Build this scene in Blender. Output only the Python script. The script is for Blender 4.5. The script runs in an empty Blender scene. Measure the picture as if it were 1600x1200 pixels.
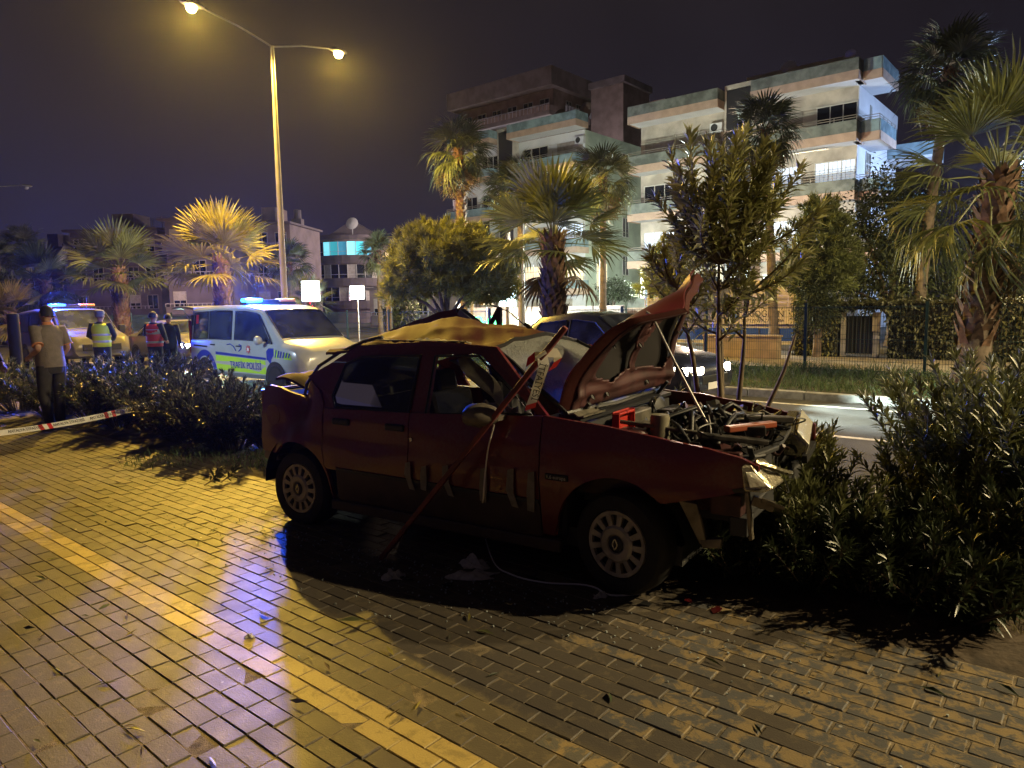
import bpy, math, random
import numpy as np
from mathutils import Vector, Matrix
R = math.radians
random.seed(7); NP = np.random.default_rng(11)
S = bpy.context.scene
COL = S.collection

# ---------------------------------------------------------------- camera
CAM_H = 1.57; F_PX = 1110.0; PITCH = R(6.2); ROLL = R(0.9)
cam_d = bpy.data.cameras.new('camera'); cam = bpy.data.objects.new('camera', cam_d); COL.objects.link(cam)
cam_d.sensor_width = 36.0; cam_d.lens = 36.0 * F_PX / 1600.0
cam_d.clip_start = 0.05; cam_d.clip_end = 4000
cf = Vector((0, math.cos(PITCH), -math.sin(PITCH))); cu0 = Vector((0, math.sin(PITCH), math.cos(PITCH))); cx0 = Vector((1, 0, 0))
cu = cu0 * math.cos(ROLL) + cx0 * math.sin(ROLL); cx = cx0 * math.cos(ROLL) - cu0 * math.sin(ROLL)
cam.matrix_world = Matrix(((cx.x, cu.x, -cf.x, 0), (cx.y, cu.y, -cf.y, 0), (cx.z, cu.z, -cf.z, CAM_H), (0, 0, 0, 1)))
S.camera = cam

# ---------------------------------------------------------------- night sky
W = bpy.data.worlds.new('World'); S.world = W; W.use_nodes = True
nt = W.node_tree; nt.nodes.clear()
def wn(t, **k):
    n = nt.nodes.new(t)
    for a, b in k.items(): setattr(n, a, b)
    return n
tc = wn('ShaderNodeTexCoord'); sx = wn('ShaderNodeSeparateXYZ'); nt.links.new(tc.outputs['Generated'], sx.inputs[0])
rampz = wn('ShaderNodeValToRGB'); nt.links.new(sx.outputs['Z'], rampz.inputs[0])
el = rampz.color_ramp.elements
el[0].position = 0.0; el[0].color = (.027, .024, .066, 1); el[1].position = 1.0; el[1].color = (.012, .010, .013, 1)
e = rampz.color_ramp.elements.new(.20); e.color = (.029, .024, .041, 1)
e = rampz.color_ramp.elements.new(.42); e.color = (.030, .023, .027, 1)
mr = wn('ShaderNodeMapRange'); mr.inputs['From Min'].default_value = -.75; mr.inputs['From Max'].default_value = .7
mr.inputs['To Min'].default_value = .90; mr.inputs['To Max'].default_value = .36
nt.links.new(sx.outputs['X'], mr.inputs['Value'])
nz = wn('ShaderNodeTexNoise'); nz.inputs['Scale'].default_value = 2.6; nz.inputs['Detail'].default_value = 5
nt.links.new(tc.outputs['Generated'], nz.inputs['Vector'])
mr2 = wn('ShaderNodeMapRange'); mr2.inputs['To Min'].default_value = .45; mr2.inputs['To Max'].default_value = 1.5
nt.links.new(nz.outputs[0], mr2.inputs['Value'])
mu = wn('ShaderNodeMath', operation='MULTIPLY'); nt.links.new(mr.outputs[0], mu.inputs[0]); nt.links.new(mr2.outputs[0], mu.inputs[1])
bg = wn('ShaderNodeBackground'); nt.links.new(rampz.outputs[0], bg.inputs[0]); nt.links.new(mu.outputs[0], bg.inputs[1])
wo = wn('ShaderNodeOutputWorld'); nt.links.new(bg.outputs[0], wo.inputs[0])
S.view_settings.view_transform = 'Standard'; S.view_settings.look = 'None'
S.view_settings.exposure = 0.0; S.view_settings.gamma = 1.0; S.view_settings.use_curve_mapping = False
S.render.engine = 'CYCLES'
cy = S.cycles; cy.use_denoising = True; cy.max_bounces = 6; cy.diffuse_bounces = 3; cy.glossy_bounces = 3
cy.transmission_bounces = 5; cy.transparent_max_bounces = 12; cy.volume_bounces = 0; cy.sample_clamp_indirect = 4.0
cy.caustics_reflective = False; cy.caustics_refractive = False
try: cy.denoiser = 'OPENIMAGEDENOISE'
except Exception: pass

# ---------------------------------------------------------------- street frame: u runs along the street, v across it
A40 = R(-40.0); SV = Vector((math.cos(A40), math.sin(A40), 0)); MV = Vector((-math.sin(A40), math.cos(A40), 0))
def uv(u, v, z=0.0): return SV * u + MV * v + Vector((0, 0, z))
def at(px, py, Y):
    d = cx * ((px - 800) / F_PX) + cu * ((600 - py) / F_PX) + cf
    return Vector((0, 0, CAM_H)) + d * (Y / d.y)
def gp(px, py, z=0.0):
    d = cx * ((px - 800) / F_PX) + cu * ((600 - py) / F_PX) + cf
    return Vector((0, 0, CAM_H)) + d * ((z - CAM_H) / d.z)

# ---------------------------------------------------------------- mesh helpers
class MB:
    def __init__(s): s.v = []; s.f = []; s.m = []
    def add(s, vs, fs, mi=0):
        b = len(s.v); s.v.extend(tuple(p) for p in vs)
        for f in fs: s.f.append(tuple(i + b for i in f)); s.m.append(mi)
        return s
    def mm(s, x0, x1, y0, y1, z0, z1, mi=0, M=None):
        vs = [Vector((x, y, z)) for z in (z0, z1) for y in (y0, y1) for x in (x0, x1)]
        if M is not None: vs = [M @ p for p in vs]
        return s.add(vs, [(0, 2, 3, 1), (4, 5, 7, 6), (0, 1, 5, 4), (2, 6, 7, 3), (0, 4, 6, 2), (1, 3, 7, 5)], mi)
    def box(s, c, d, rot=None, mi=0):
        M = Matrix.Translation(Vector(c))
        if rot is not None: M = M @ (rot if isinstance(rot, Matrix) else Matrix.Rotation(rot, 4, 'Z'))
        return s.mm(-d[0]/2, d[0]/2, -d[1]/2, d[1]/2, -d[2]/2, d[2]/2, mi, M)
    def bar(s, p, q, w, h, mi=0, up=(0, 0, 1)):
        p = Vector(p); q = Vector(q); d = q - p; L = d.length
        if L < 1e-6: return s
        d /= L; up = Vector(up)
        if abs(d.dot(up)) > .98: up = Vector((1, 0, 0))
        a = d.cross(up).normalized(); b = a.cross(d)
        vs = [o + a * (i * w / 2) + b * (j * h / 2) for o in (p, q) for i, j in ((-1, -1), (1, -1), (1, 1), (-1, 1))]
        return s.add(vs, [(3, 2, 1, 0), (4, 5, 6, 7), (0, 1, 5, 4), (1, 2, 6, 5), (2, 3, 7, 6), (3, 0, 4, 7)], mi)
    def tube(s, pts, r, n=8, mi=0, caps=True, sq=1.0):
        pts = [Vector(p) for p in pts]; k = len(pts); rs = r if isinstance(r, (list, tuple)) else [r] * k
        ref = None; vs = []
        for i, p in enumerate(pts):
            d = (pts[min(i + 1, k - 1)] - pts[max(i - 1, 0)])
            d = d.normalized() if d.length > 1e-9 else Vector((0, 0, 1))
            if ref is None: ref = Vector((0, 0, 1)) if abs(d.z) < .9 else Vector((1, 0, 0))
            a = d.cross(ref).normalized(); b = a.cross(d).normalized(); ref = b
            for j in range(n):
                t = 2 * math.pi * j / n; vs.append(p + (a * math.cos(t) + b * math.sin(t) * sq) * rs[i])
        fs = [(i*n+j, i*n+(j+1) % n, (i+1)*n+(j+1) % n, (i+1)*n+j) for i in range(k-1) for j in range(n)]
        if caps: fs += [tuple(reversed(range(n))), tuple(range((k-1)*n, k*n))]
        return s.add(vs, fs, mi)
    def rings(s, rings, mi=0, caps=True):
        n = len(rings[0]); k = len(rings); vs = [p for r in rings for p in r]
        fs = [(i*n+j, i*n+(j+1) % n, (i+1)*n+(j+1) % n, (i+1)*n+j) for i in range(k-1) for j in range(n)]
        if caps: fs += [tuple(reversed(range(n))), tuple(range((k-1)*n, k*n))]
        return s.add(vs, fs, mi)
    def lathe(s, prof, n=24, M=None, mi=0, closed=False):
        vs = []; k = len(prof)
        for r, z in prof:
            for j in range(n):
                t = 2 * math.pi * j / n; p = Vector((r * math.cos(t), r * math.sin(t), z)); vs.append(M @ p if M is not None else p)
        fs = [(i*n+j, i*n+(j+1) % n, (i+1)*n+(j+1) % n, (i+1)*n+j) for i in range(k-1) for j in range(n)]
        if closed: fs += [((k-1)*n+j, (k-1)*n+(j+1) % n, (j+1) % n, j) for j in range(n)]
        return s.add(vs, fs, mi)
    def prism(s, poly, d, mi=0):
        """poly: list of 3D points, extruded by vector d"""
        n = len(poly); P = [Vector(p) for p in poly]; d = Vector(d)
        vs = P + [p + d for p in P]
        nrm = sum((P[i].cross(P[(i+1) % n]) for i in range(n)), Vector())
        fl = nrm.dot(d) > 0
        fs = [tuple(reversed(range(n))) if fl else tuple(range(n)), tuple(range(n, 2*n)) if fl else tuple(reversed(range(n, 2*n)))]
        for i in range(n):
            j = (i+1) % n; fs.append((i, j, j+n, i+n) if fl else (j, i, i+n, j+n))
        return s.add(vs, fs, mi)
    def grid(s, fn, nu, nv, mi=0, flip=False):
        vs = [fn(i / nu, j / nv) for j in range(nv + 1) for i in range(nu + 1)]; w = nu + 1
        fs = [(j*w+i, j*w+i+1, (j+1)*w+i+1, (j+1)*w+i) for j in range(nv) for i in range(nu)]
        if flip: fs = [tuple(reversed(f)) for f in fs]
        return s.add(vs, fs, mi)
    def shell(s, fn, nu, nv, off, mi=0):
        """closed sheet: fn surface plus the same surface moved by off (vector or function), joined round the rim"""
        w = nu + 1
        top = [Vector(fn(i / nu, j / nv)) for j in range(nv + 1) for i in range(nu + 1)]
        bot = [p + (Vector(off) if not callable(off) else Vector(off(p))) for p in top]
        n = len(top)
        fs = [(j*w+i, j*w+i+1, (j+1)*w+i+1, (j+1)*w+i) for j in range(nv) for i in range(nu)]
        fs += [tuple(reversed([k + n for k in f])) for f in fs]
        rim = [i for i in range(w)] + [j*w+nu for j in range(1, nv+1)] + [nv*w+i for i in range(nu-1, -1, -1)] + [j*w for j in range(nv-1, 0, -1)]
        for a, b in zip(rim, rim[1:] + rim[:1]): fs.append((b, a, a + n, b + n))
        return s.add(top + bot, fs, mi)
    def build(s, name, mats, parent=None, smooth=None, bevel=0, solid=0, sub=0):
        me = bpy.data.meshes.new(name); me.from_pydata(s.v, [], s.f)
        for m in (mats if isinstance(mats, (list, tuple)) else [mats]): me.materials.append(m)
        if any(s.m): me.polygons.foreach_set('material_index', s.m)
        if smooth is not None:
            me.polygons.foreach_set('use_smooth', [True] * len(s.f))
            try: me.set_sharp_from_angle(angle=R(smooth))
            except Exception: pass
        me.update()
        o = bpy.data.objects.new(name, me); COL.objects.link(o)
        if parent is not None: o.parent = parent
        if sub:
            md = o.modifiers.new('sub', 'SUBSURF'); md.levels = sub; md.render_levels = sub
        if solid:
            md = o.modifiers.new('solid', 'SOLIDIFY'); md.thickness = solid; md.offset = -1
        if bevel:
            md = o.modifiers.new('bevel', 'BEVEL'); md.width = bevel; md.segments = 2; md.limit_method = 'ANGLE'; md.angle_limit = R(40)
        return o
def np_obj(name, V, T, mat, parent=None, smooth=False):
    V = np.ascontiguousarray(V, dtype=np.float32).reshape(-1, 3); T = np.ascontiguousarray(T, dtype=np.int32).reshape(-1, 3)
    me = bpy.data.meshes.new(name); me.vertices.add(len(V)); me.vertices.foreach_set('co', V.ravel())
    me.loops.add(T.size); me.loops.foreach_set('vertex_index', T.ravel())
    me.polygons.add(len(T)); me.polygons.foreach_set('loop_start', np.arange(0, T.size, 3, dtype=np.int32))
    if smooth: me.polygons.foreach_set('use_smooth', np.ones(len(T), dtype=bool))
    me.materials.append(mat); me.update(calc_edges=True); me.validate()
    o = bpy.data.objects.new(name, me); COL.objects.link(o)
    if parent is not None: o.parent = parent
    return o
def unit(a): return a / np.maximum(np.linalg.norm(a, axis=-1, keepdims=True), 1e-9)
def leaf_arrays(P, D, L, Wd, fold=.25, tipdrop=.15, up=None):
    """folded lance-shaped leaves: 5 verts, 4 triangles each"""
    P = np.asarray(P, float); D = unit(np.asarray(D, float)); n = len(P)
    L = np.broadcast_to(np.asarray(L, float), (n,))[:, None]; Wd = np.broadcast_to(np.asarray(Wd, float), (n,))[:, None]
    ref = np.tile(np.array([0, 0, 1.0]), (n, 1)) if up is None else np.asarray(up, float)
    ref = ref + NP.normal(0, .35, (n, 3)); s = unit(np.cross(D, ref)); nn = np.cross(s, D)
    mid = P + D * L * .45; tip = P + D * L - np.array([0, 0, 1.0]) * L * tipdrop
    V = np.stack([P, mid - s * Wd / 2 + nn * Wd * fold, mid, mid + s * Wd / 2 + nn * Wd * fold, tip], 1).reshape(-1, 3)
    b = (np.arange(n) * 5)[:, None]
    T = np.concatenate([b + np.array([[0, 2, 1]]), b + np.array([[0, 3, 2]]), b + np.array([[1, 2, 4]]), b + np.array([[2, 3, 4]])], 1).reshape(-1, 3)
    return V, T
def rand_dirs(n):
    return unit(NP.normal(size=(n, 3)))
class Leaves:
    def __init__(s): s.V = []; s.T = []; s.n = 0
    def add(s, V, T): s.V.append(V); s.T.append(T + s.n); s.n += len(V)
    def obj(s, name, mat, parent=None, smooth=False): return np_obj(name, np.concatenate(s.V), np.concatenate(s.T), mat, parent, smooth)

def tag(o, label=None, cat=None, group=None, kind=None):
    if label: o['label'] = label
    if cat: o['category'] = cat
    if group: o['group'] = group
    if kind: o['kind'] = kind
    return o
def thing(name, label, cat, loc=(0, 0, 0), rz=0.0, group=None):
    o = bpy.data.objects.new(name, None); COL.objects.link(o); o.empty_display_size = .2
    o.location = loc; o.rotation_euler = (0, 0, rz)
    return tag(o, label, cat, group)
def link(name, me, parent=None, loc=(0, 0, 0), rot=(0, 0, 0), sc=1.0):
    o = bpy.data.objects.new(name, me); COL.objects.link(o); o.location = loc; o.rotation_euler = rot
    o.scale = sc if isinstance(sc, (tuple, list)) else (sc, sc, sc)
    if parent is not None: o.parent = parent
    return o
def text(name, s, mat, parent, M, size, depth=.003, align='CENTER', sx=1.0):
    cu_ = bpy.data.curves.new(name, 'FONT'); cu_.body = s; cu_.size = size; cu_.extrude = depth; cu_.align_x = align; cu_.align_y = 'CENTER'
    cu_.resolution_u = 3
    t = bpy.data.objects.new(name + '_tmp', cu_); COL.objects.link(t)
    dg = bpy.context.evaluated_depsgraph_get(); dg.update()
    me = bpy.data.meshes.new_from_object(t.evaluated_get(dg)); bpy.data.objects.remove(t); bpy.data.curves.remove(cu_)
    me.name = name; me.materials.clear(); me.materials.append(mat)
    me.transform(M @ Matrix.Diagonal((sx, 1, 1, 1)))
    o = bpy.data.objects.new(name, me); COL.objects.link(o)
    if parent is not None: o.parent = parent
    return o

# ---------------------------------------------------------------- materials
def mat(name, col, rough=.6, metal=0.0, var=0.0, vs=6.0, bump=0.0, bs=40.0, col2=None, coat=0.0, spec=None, emit=None, es=0.0, alpha=1.0, trans=0.0, isl=0.0, transl=0.0, rvar=0.0):
    m = bpy.data.materials.new(name); m.use_nodes = True; t = m.node_tree; N = t.nodes; L = t.links
    p = N['Principled BSDF']; p.inputs['Roughness'].default_value = rough; p.inputs['Metallic'].default_value = metal
    if coat: p.inputs['Coat Weight'].default_value = coat; p.inputs['Coat Roughness'].default_value = .12
    if spec is not None: p.inputs['Specular IOR Level'].default_value = spec
    if alpha < 1: p.inputs['Alpha'].default_value = alpha
    if trans: p.inputs['Transmission Weight'].default_value = trans
    c = (*col, 1)
    p.inputs['Base Color'].default_value = c
    out = None
    if var or col2 or bump or isl or rvar:
        g = N.new('ShaderNodeNewGeometry'); tcn = N.new('ShaderNodeTexCoord')
        src = tcn.outputs['Object']
        n1 = N.new('ShaderNodeTexNoise'); n1.inputs['Scale'].default_value = vs; n1.inputs['Detail'].default_value = 6; L.new(src, n1.inputs['Vector'])
        rp = N.new('ShaderNodeValToRGB'); rp.color_ramp.elements[0].position = .38; rp.color_ramp.elements[1].position = .62
        c2 = col2 if col2 else tuple(x * (1 - var) for x in col)
        rp.color_ramp.elements[0].color = (*c2, 1); rp.color_ramp.elements[1].color = (*(tuple(min(1, x * (1 + var * .6)) for x in col) if not col2 else col), 1)
        L.new(n1.outputs[0], rp.inputs[0]); out = rp.outputs[0]
        if isl:
            hs = N.new('ShaderNodeMapRange'); hs.inputs['To Min'].default_value = 1 - isl; hs.inputs['To Max'].default_value = 1 + isl
            L.new(g.outputs['Random Per Island'], hs.inputs['Value'])
            mx = N.new('ShaderNodeVectorMath'); mx.operation = 'SCALE'; L.new(out, mx.inputs[0]); L.new(hs.outputs[0], mx.inputs['Scale']); out = mx.outputs[0]
        L.new(out, p.inputs['Base Color'])
        if rvar:
            rr = N.new('ShaderNodeMapRange'); rr.inputs['To Min'].default_value = max(.02, rough - rvar); rr.inputs['To Max'].default_value = min(1, rough + rvar)
            L.new(n1.outputs[0], rr.inputs['Value']); L.new(rr.outputs[0], p.inputs['Roughness'])
        if bump:
            n2 = N.new('ShaderNodeTexNoise'); n2.inputs['Scale'].default_value = bs; n2.inputs['Detail'].default_value = 5; L.new(src, n2.inputs['Vector'])
            bp = N.new('ShaderNodeBump'); bp.inputs['Strength'].default_value = bump; bp.inputs['Distance'].default_value = .01
            L.new(n2.outputs[0], bp.inputs['Height']); L.new(bp.outputs[0], p.inputs['Normal'])
    if emit:
        p.inputs['Emission Color'].default_value = (*emit, 1); p.inputs['Emission Strength'].default_value = es
    if transl:
        tr = N.new('ShaderNodeBsdfTranslucent'); mxs = N.new('ShaderNodeMixShader'); mxs.inputs[0].default_value = transl
        if out is not None: L.new(out, tr.inputs['Color'])
        else: tr.inputs['Color'].default_value = c
        o_ = N['Material Output']; L.new(p.outputs[0], mxs.inputs[1]); L.new(tr.outputs[0], mxs.inputs[2]); L.new(mxs.outputs[0], o_.inputs['Surface'])
    return m
def glass_mat(name, tint, rough=.05, mixf=.25, spec=.8):
    """window glass: mostly see-through, with a clear reflection"""
    m = bpy.data.materials.new(name); m.use_nodes = True; N = m.node_tree.nodes; L = m.node_tree.links; N.clear()
    o = N.new('ShaderNodeOutputMaterial'); tr = N.new('ShaderNodeBsdfTransparent'); tr.inputs[0].default_value = (*tint, 1)
    gl = N.new('ShaderNodeBsdfGlossy'); gl.inputs['Roughness'].default_value = rough; gl.inputs[0].default_value = (.9, .9, .95, 1)
    fr = N.new('ShaderNodeLayerWeight'); fr.inputs[0].default_value = mixf
    mx = N.new('ShaderNodeMixShader'); L.new(fr.outputs['Fresnel'], mx.inputs[0]); L.new(tr.outputs[0], mx.inputs[1]); L.new(gl.outputs[0], mx.inputs[2]); L.new(mx.outputs[0], o.inputs[0])
    return m

M_asph = mat('asphalt', (.052, .050, .048), .72, var=.35, vs=1.5, bump=.6, bs=160, rvar=.12)
M_soil = mat('soil', (.09, .065, .04), .95, var=.5, vs=5, bump=.8, bs=30)
M_sand = mat('joint_sand', (.20, .155, .09), .95, var=.45, vs=22, bump=.5, bs=200)
M_ground = mat('ground', (.05, .045, .038), .95, var=.4, vs=.4)
M_kerb = mat('kerb_concrete', (.34, .33, .31), .8, var=.3, vs=6, bump=.4, bs=90, isl=.12)
M_line = mat('road_paint', (.62, .60, .55), .6, var=.35, vs=14)
M_conc = mat('concrete', (.33, .30, .26), .85, var=.25, vs=3, bump=.3)
M_black = mat('black_plastic', (.012, .012, .013), .5)
M_rubber = mat('tyre_rubber', (.014, .013, .013), .75, var=.3, vs=20)
M_dark = mat('dark_grey', (.03, .03, .032), .6)
M_steel = mat('galvanised_steel', (.42, .41, .39), .45, .7, var=.2, vs=8)
M_chrome = mat('bright_metal', (.6, .58, .55), .25, 1.0, var=.2, vs=20)
M_white = mat('white_paint', (.72, .72, .72), .4)
M_green_metal = mat('green_fence_paint', (.012, .045, .035), .45, .2)

def paver_mat(name, base, film, cover, spot=.5):
    m = bpy.data.materials.new(name); m.use_nodes = True; N = m.node_tree.nodes; L = m.node_tree.links; p = N['Principled BSDF']
    g = N.new('ShaderNodeNewGeometry')
    def noise(sc, det=5, dist=0.0):
        n = N.new('ShaderNodeTexNoise'); n.inputs['Scale'].default_value = sc; n.inputs['Detail'].default_value = det; n.inputs['Distortion'].default_value = dist; n.inputs['Roughness'].default_value = .5 + .22 * (det > 7)
        L.new(g.outputs['Position'], n.inputs['Vector']); return n.outputs[0]
    def mixc(f, a, b):
        x = N.new('ShaderNodeMix'); x.data_type = 'RGBA'
        for s_, val in ((0, f), (6, a), (7, b)):
            if isinstance(val, tuple): x.inputs[s_].default_value = (*val, 1)
            elif isinstance(val, float): x.inputs[s_].default_value = val
            else: L.new(val, x.inputs[s_])
        return x.outputs[2]
    def ramp(src, a, b):
        r_ = N.new('ShaderNodeMapRange'); r_.inputs['From Min'].default_value = a; r_.inputs['From Max'].default_value = b; L.new(src, r_.inputs['Value']); return r_.outputs[0]
    def math2(op, a, b):
        x = N.new('ShaderNodeMath'); x.operation = op
        for i, val in enumerate((a, b)):
            if isinstance(val, float): x.inputs[i].default_value = val
            else: L.new(val, x.inputs[i])
        return x.outputs[0]
    isl = g.outputs['Random Per Island']
    # dusty film worn off in ragged patches; how far it is worn differs from brick to brick
    thr = math2('ADD', noise(12.0, 10, .5), math2('MULTIPLY', math2('SUBTRACT', isl, .5), .30))
    f = ramp(thr, .585 - cover, .665 - cover)
    c = mixc(f, base, film)
    c = mixc(math2('MULTIPLY', noise(120.0, 3), .35), c, (.05, .045, .035))
    vo = N.new('ShaderNodeTexVoronoi'); vo.inputs['Scale'].default_value = 13.0; L.new(g.outputs['Position'], vo.inputs['Vector'])
    sp = math2('MULTIPLY', ramp(vo.outputs['Distance'], .17, .13), ramp(noise(3.1), .5, .6))
    c = mixc(math2('MULTIPLY', sp, spot), c, (.055, .05, .042))
    vw = N.new('ShaderNodeTexVoronoi'); vw.inputs['Scale'].default_value = 9.0; L.new(g.outputs['Position'], vw.inputs['Vector'])
    c = mixc(math2('MULTIPLY', math2('MULTIPLY', ramp(vw.outputs['Distance'], .085, .06), ramp(noise(1.3, 2), .52, .60)), .75), c, (.55, .52, .45))
    br = N.new('ShaderNodeMapRange'); br.inputs['To Min'].default_value = .78; br.inputs['To Max'].default_value = 1.18
    frac = math2('FRACT', math2('MULTIPLY', isl, 7.31), 0.0); L.new(frac, br.inputs['Value'])
    vm = N.new('ShaderNodeVectorMath'); vm.operation = 'SCALE'; L.new(c, vm.inputs[0]); L.new(br.outputs[0], vm.inputs['Scale'])
    L.new(vm.outputs[0], p.inputs['Base Color'])
    rr = N.new('ShaderNodeMapRange'); rr.inputs['To Min'].default_value = .38; rr.inputs['To Max'].default_value = .62; p.inputs['Specular IOR Level'].default_value = .19
    L.new(noise(7.0, 6), rr.inputs['Value']); L.new(rr.outputs[0], p.inputs['Roughness'])
    bp = N.new('ShaderNodeBump'); bp.inputs['Strength'].default_value = .30; bp.inputs['Distance'].default_value = .004
    L.new(math2('ADD', noise(150.0, 4), math2('MULTIPLY', noise(30.0, 4), .7)), bp.inputs['Height']); L.new(bp.outputs[0], p.inputs['Normal'])
    return m
M_pav_tan = paver_mat('paver_tan', (.125, .106, .084), (.18, .148, .102), .03, .45)
M_pav_grey = paver_mat('paver_grey', (.145, .14, .132), (.37, .275, .14), .085, .6)
M_pav_yel = paver_mat('paver_yellow', (.42, .32, .125), (.60, .45, .16), .16, .4)

# ---------------------------------------------------------------- ground, road, pavement
KERB_N, KERB_F, FENCE_V, RZ = 5.75, 12.7, 17.2, -.13
def strip(name, v0, v1, z, m, u0=-160, u1=60, nu=1):
    mb = MB(); mb.grid(lambda a, b: uv(u0 + (u1 - u0) * a, v0 + (v1 - v0) * b, z), nu, 1)
    return tag(mb.build(name, m), kind='structure')
g = MB(); g.grid(lambda a, b: (-1500 + 3000 * a, -1200 + 2700 * b, -.20), 6, 6); tag(g.build('ground', M_ground), kind='structure')
strip('road', KERB_N - .02, KERB_F + .02, RZ, M_asph)
strip('pavement_bed', -4.5, 3.52, -.0045, M_sand)
def bump_soil(a, b):
    u = -60 + 80 * a; v = 3.5 + (KERB_N - .12 - 3.5) * b
    return uv(u, v, -.012 + .035 * math.sin(math.pi * b) * (1 + .5 * math.sin(u * 3.1 + v * 4)))
mb = MB(); mb.grid(bump_soil, 400, 10); tag(mb.build('planting_bed', M_soil, smooth=60), kind='structure')
M_verge = mat('verge_soil', (.075, .07, .035), .95, var=.5, vs=3, bump=.6, bs=25)
strip('verge', KERB_F + .13, FENCE_V + .5, -.02, M_verge)
strip('service_road', FENCE_V + .5, 22.2, -.05, mat('service_paving', (.22, .19, .15), .8, var=.3, vs=2, bump=.3, bs=80))
strip('garden_ground', 22.2, 60, -.06, M_ground)
# road markings
for (v0, w, dash) in ((12.02, .12, 0), (9.38, .13, 1), (6.15, .12, 0)):
    mb = MB()
    if dash:
        u = -118.2
        while u < 30: mb.grid(lambda a, b, u=u: uv(u + 3.1 * a, v0 + w * b, RZ + .004), 1, 1); u += 6.0
        u = -0.9
    else: mb.grid(lambda a, b: uv(-150 + 200 * a, v0 + w * b, RZ + .004), 1, 1)
    tag(mb.build('road_marking', M_line), kind='structure')
# kerbs: every stone is a part of its kerb line
def kerb(name, v0, v1, z0, z1, label):
    k = tag(bpy.data.objects.new(name, None), kind='structure'); COL.objects.link(k)
    L = 1.0; mb = MB(); mb.mm(0, L - .012, 0, v1 - v0, z0, z1)
    proto = mb.build('kerb_stone', M_kerb, bevel=.015); me = proto.data; bpy.data.objects.remove(proto)
    variants = []
    for i in range(5):
        q = me.copy(); q.transform(Matrix.Translation((0, random.uniform(-.006, .006), random.uniform(-.006, .006)))); variants.append(q)
    for i in range(-46, 8):
        o = link('kerb_stone', random.choice(variants), k, uv(i + random.uniform(-.003, .003), v0), (0, 0, A40))
        md = o.modifiers.new('bevel', 'BEVEL'); md.width = .018; md.segments = 2
kerb('far_kerb', KERB_F, KERB_F + .15, -.2, .015, '')
kerb('near_kerb', KERB_N - .13, KERB_N, -.2, .012, '')

# pavers: every brick near the camera is a part of the pavement, the rest is joined
pav = tag(bpy.data.objects.new('pavement', None), kind='structure'); COL.objects.link(pav)
BL, BW, BH = .200, .090, .055
def brick_verts(L, Wd):
    g1, c = .0, .0035; x0, x1, y0, y1 = 0, L, 0, Wd
    V = [(x0, y0, -BH), (x1, y0, -BH), (x1, y1, -BH), (x0, y1, -BH), (x0, y0, -c), (x1, y0, -c), (x1, y1, -c), (x0, y1, -c),
         (x0 + c, y0 + c, 0), (x1 - c, y0 + c, 0), (x1 - c, y1 - c, 0), (x0 + c, y1 - c, 0)]
    Fq = []
    for i in range(4):
        j = (i + 1) % 4; Fq += [(i, j, j + 4, i + 4), (i + 4, j + 4, j + 8, i + 8)]
    Fq.append((8, 9, 10, 11)); return V, Fq
bricks = []
for j in range(-16, 39):
    v = j * BW
    stripe = 17 <= j <= 18
    u = -24.0 + ((j % 2) * .1 if v > 1.5 else (j * .017) % .2) + random.uniform(-.012, .012)
    while u < 6.5:
        if stripe: k = 2
        elif v < 1.52: k = 0
        else: k = 1 if u > -1.15 + random.gauss(0, .35) - (v - 1.7) * .25 else 0
        bricks.append((u, v, k)); u += BL
def bsize(b):
    p = uv(b[0] + .1, b[1] + .05); d = p - Vector((0, 0, CAM_H)); zc = d.dot(cf)
    if zc < .3: return 0
    X = 800 + F_PX * d.dot(cx) / zc; Y = 600 - F_PX * d.dot(cu) / zc
    return (1 / zc**2 if -30 < X < 1630 and Y < 1225 else 0)
order = sorted(bricks, key=bsize, reverse=True)
meshes = {}
def brick_mesh(k, i):
    if (k, i) not in meshes:
        mb = MB(); gap = .0055; V, Fq = brick_verts(BL - gap - (.004 if k == 1 else -.001), BW - .0040)
        rr = random.Random(i * 7 + k); V = [(x + rr.uniform(-.0012, .0012), y + rr.uniform(-.0008, .0008), z) for x, y, z in V]
        mb.add(V, Fq); me = bpy.data.meshes.new('brick'); me.from_pydata(mb.v, [], mb.f); me.materials.append((M_pav_tan, M_pav_grey, M_pav_yel)[k]); meshes[(k, i)] = me
    return meshes[(k, i)]
NBR = 290
for b in order[:NBR]:
    o = link('brick', brick_mesh(b[2], random.randrange(6)), pav, uv(b[0], b[1], random.uniform(-.0028, .0012)),
             (random.gauss(0, .013), random.gauss(0, .009), A40 + random.gauss(0, .006)))
rest = MB()
ca, sa = math.cos(A40), math.sin(A40)
for b in order[NBR:]:
    V, Fq = brick_verts(BL - .0055 - (.004 if b[2] == 1 else -.001), BW - .0040)
    p = uv(b[0], b[1], random.uniform(-.0028, .0012)); tx, ty = random.gauss(0, .007), random.gauss(0, .005); a = random.gauss(0, .006); c_, s_ = math.cos(A40 + a), math.sin(A40 + a)
    rest.add([(p.x + c_ * x - s_ * y, p.y + s_ * x + c_ * y, p.z + z + tx * y - ty * x) for x, y, z in V], Fq, b[2])
ro = rest.build('brick', [M_pav_tan, M_pav_grey, M_pav_yel], pav); tag(ro, kind='stuff')

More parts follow.
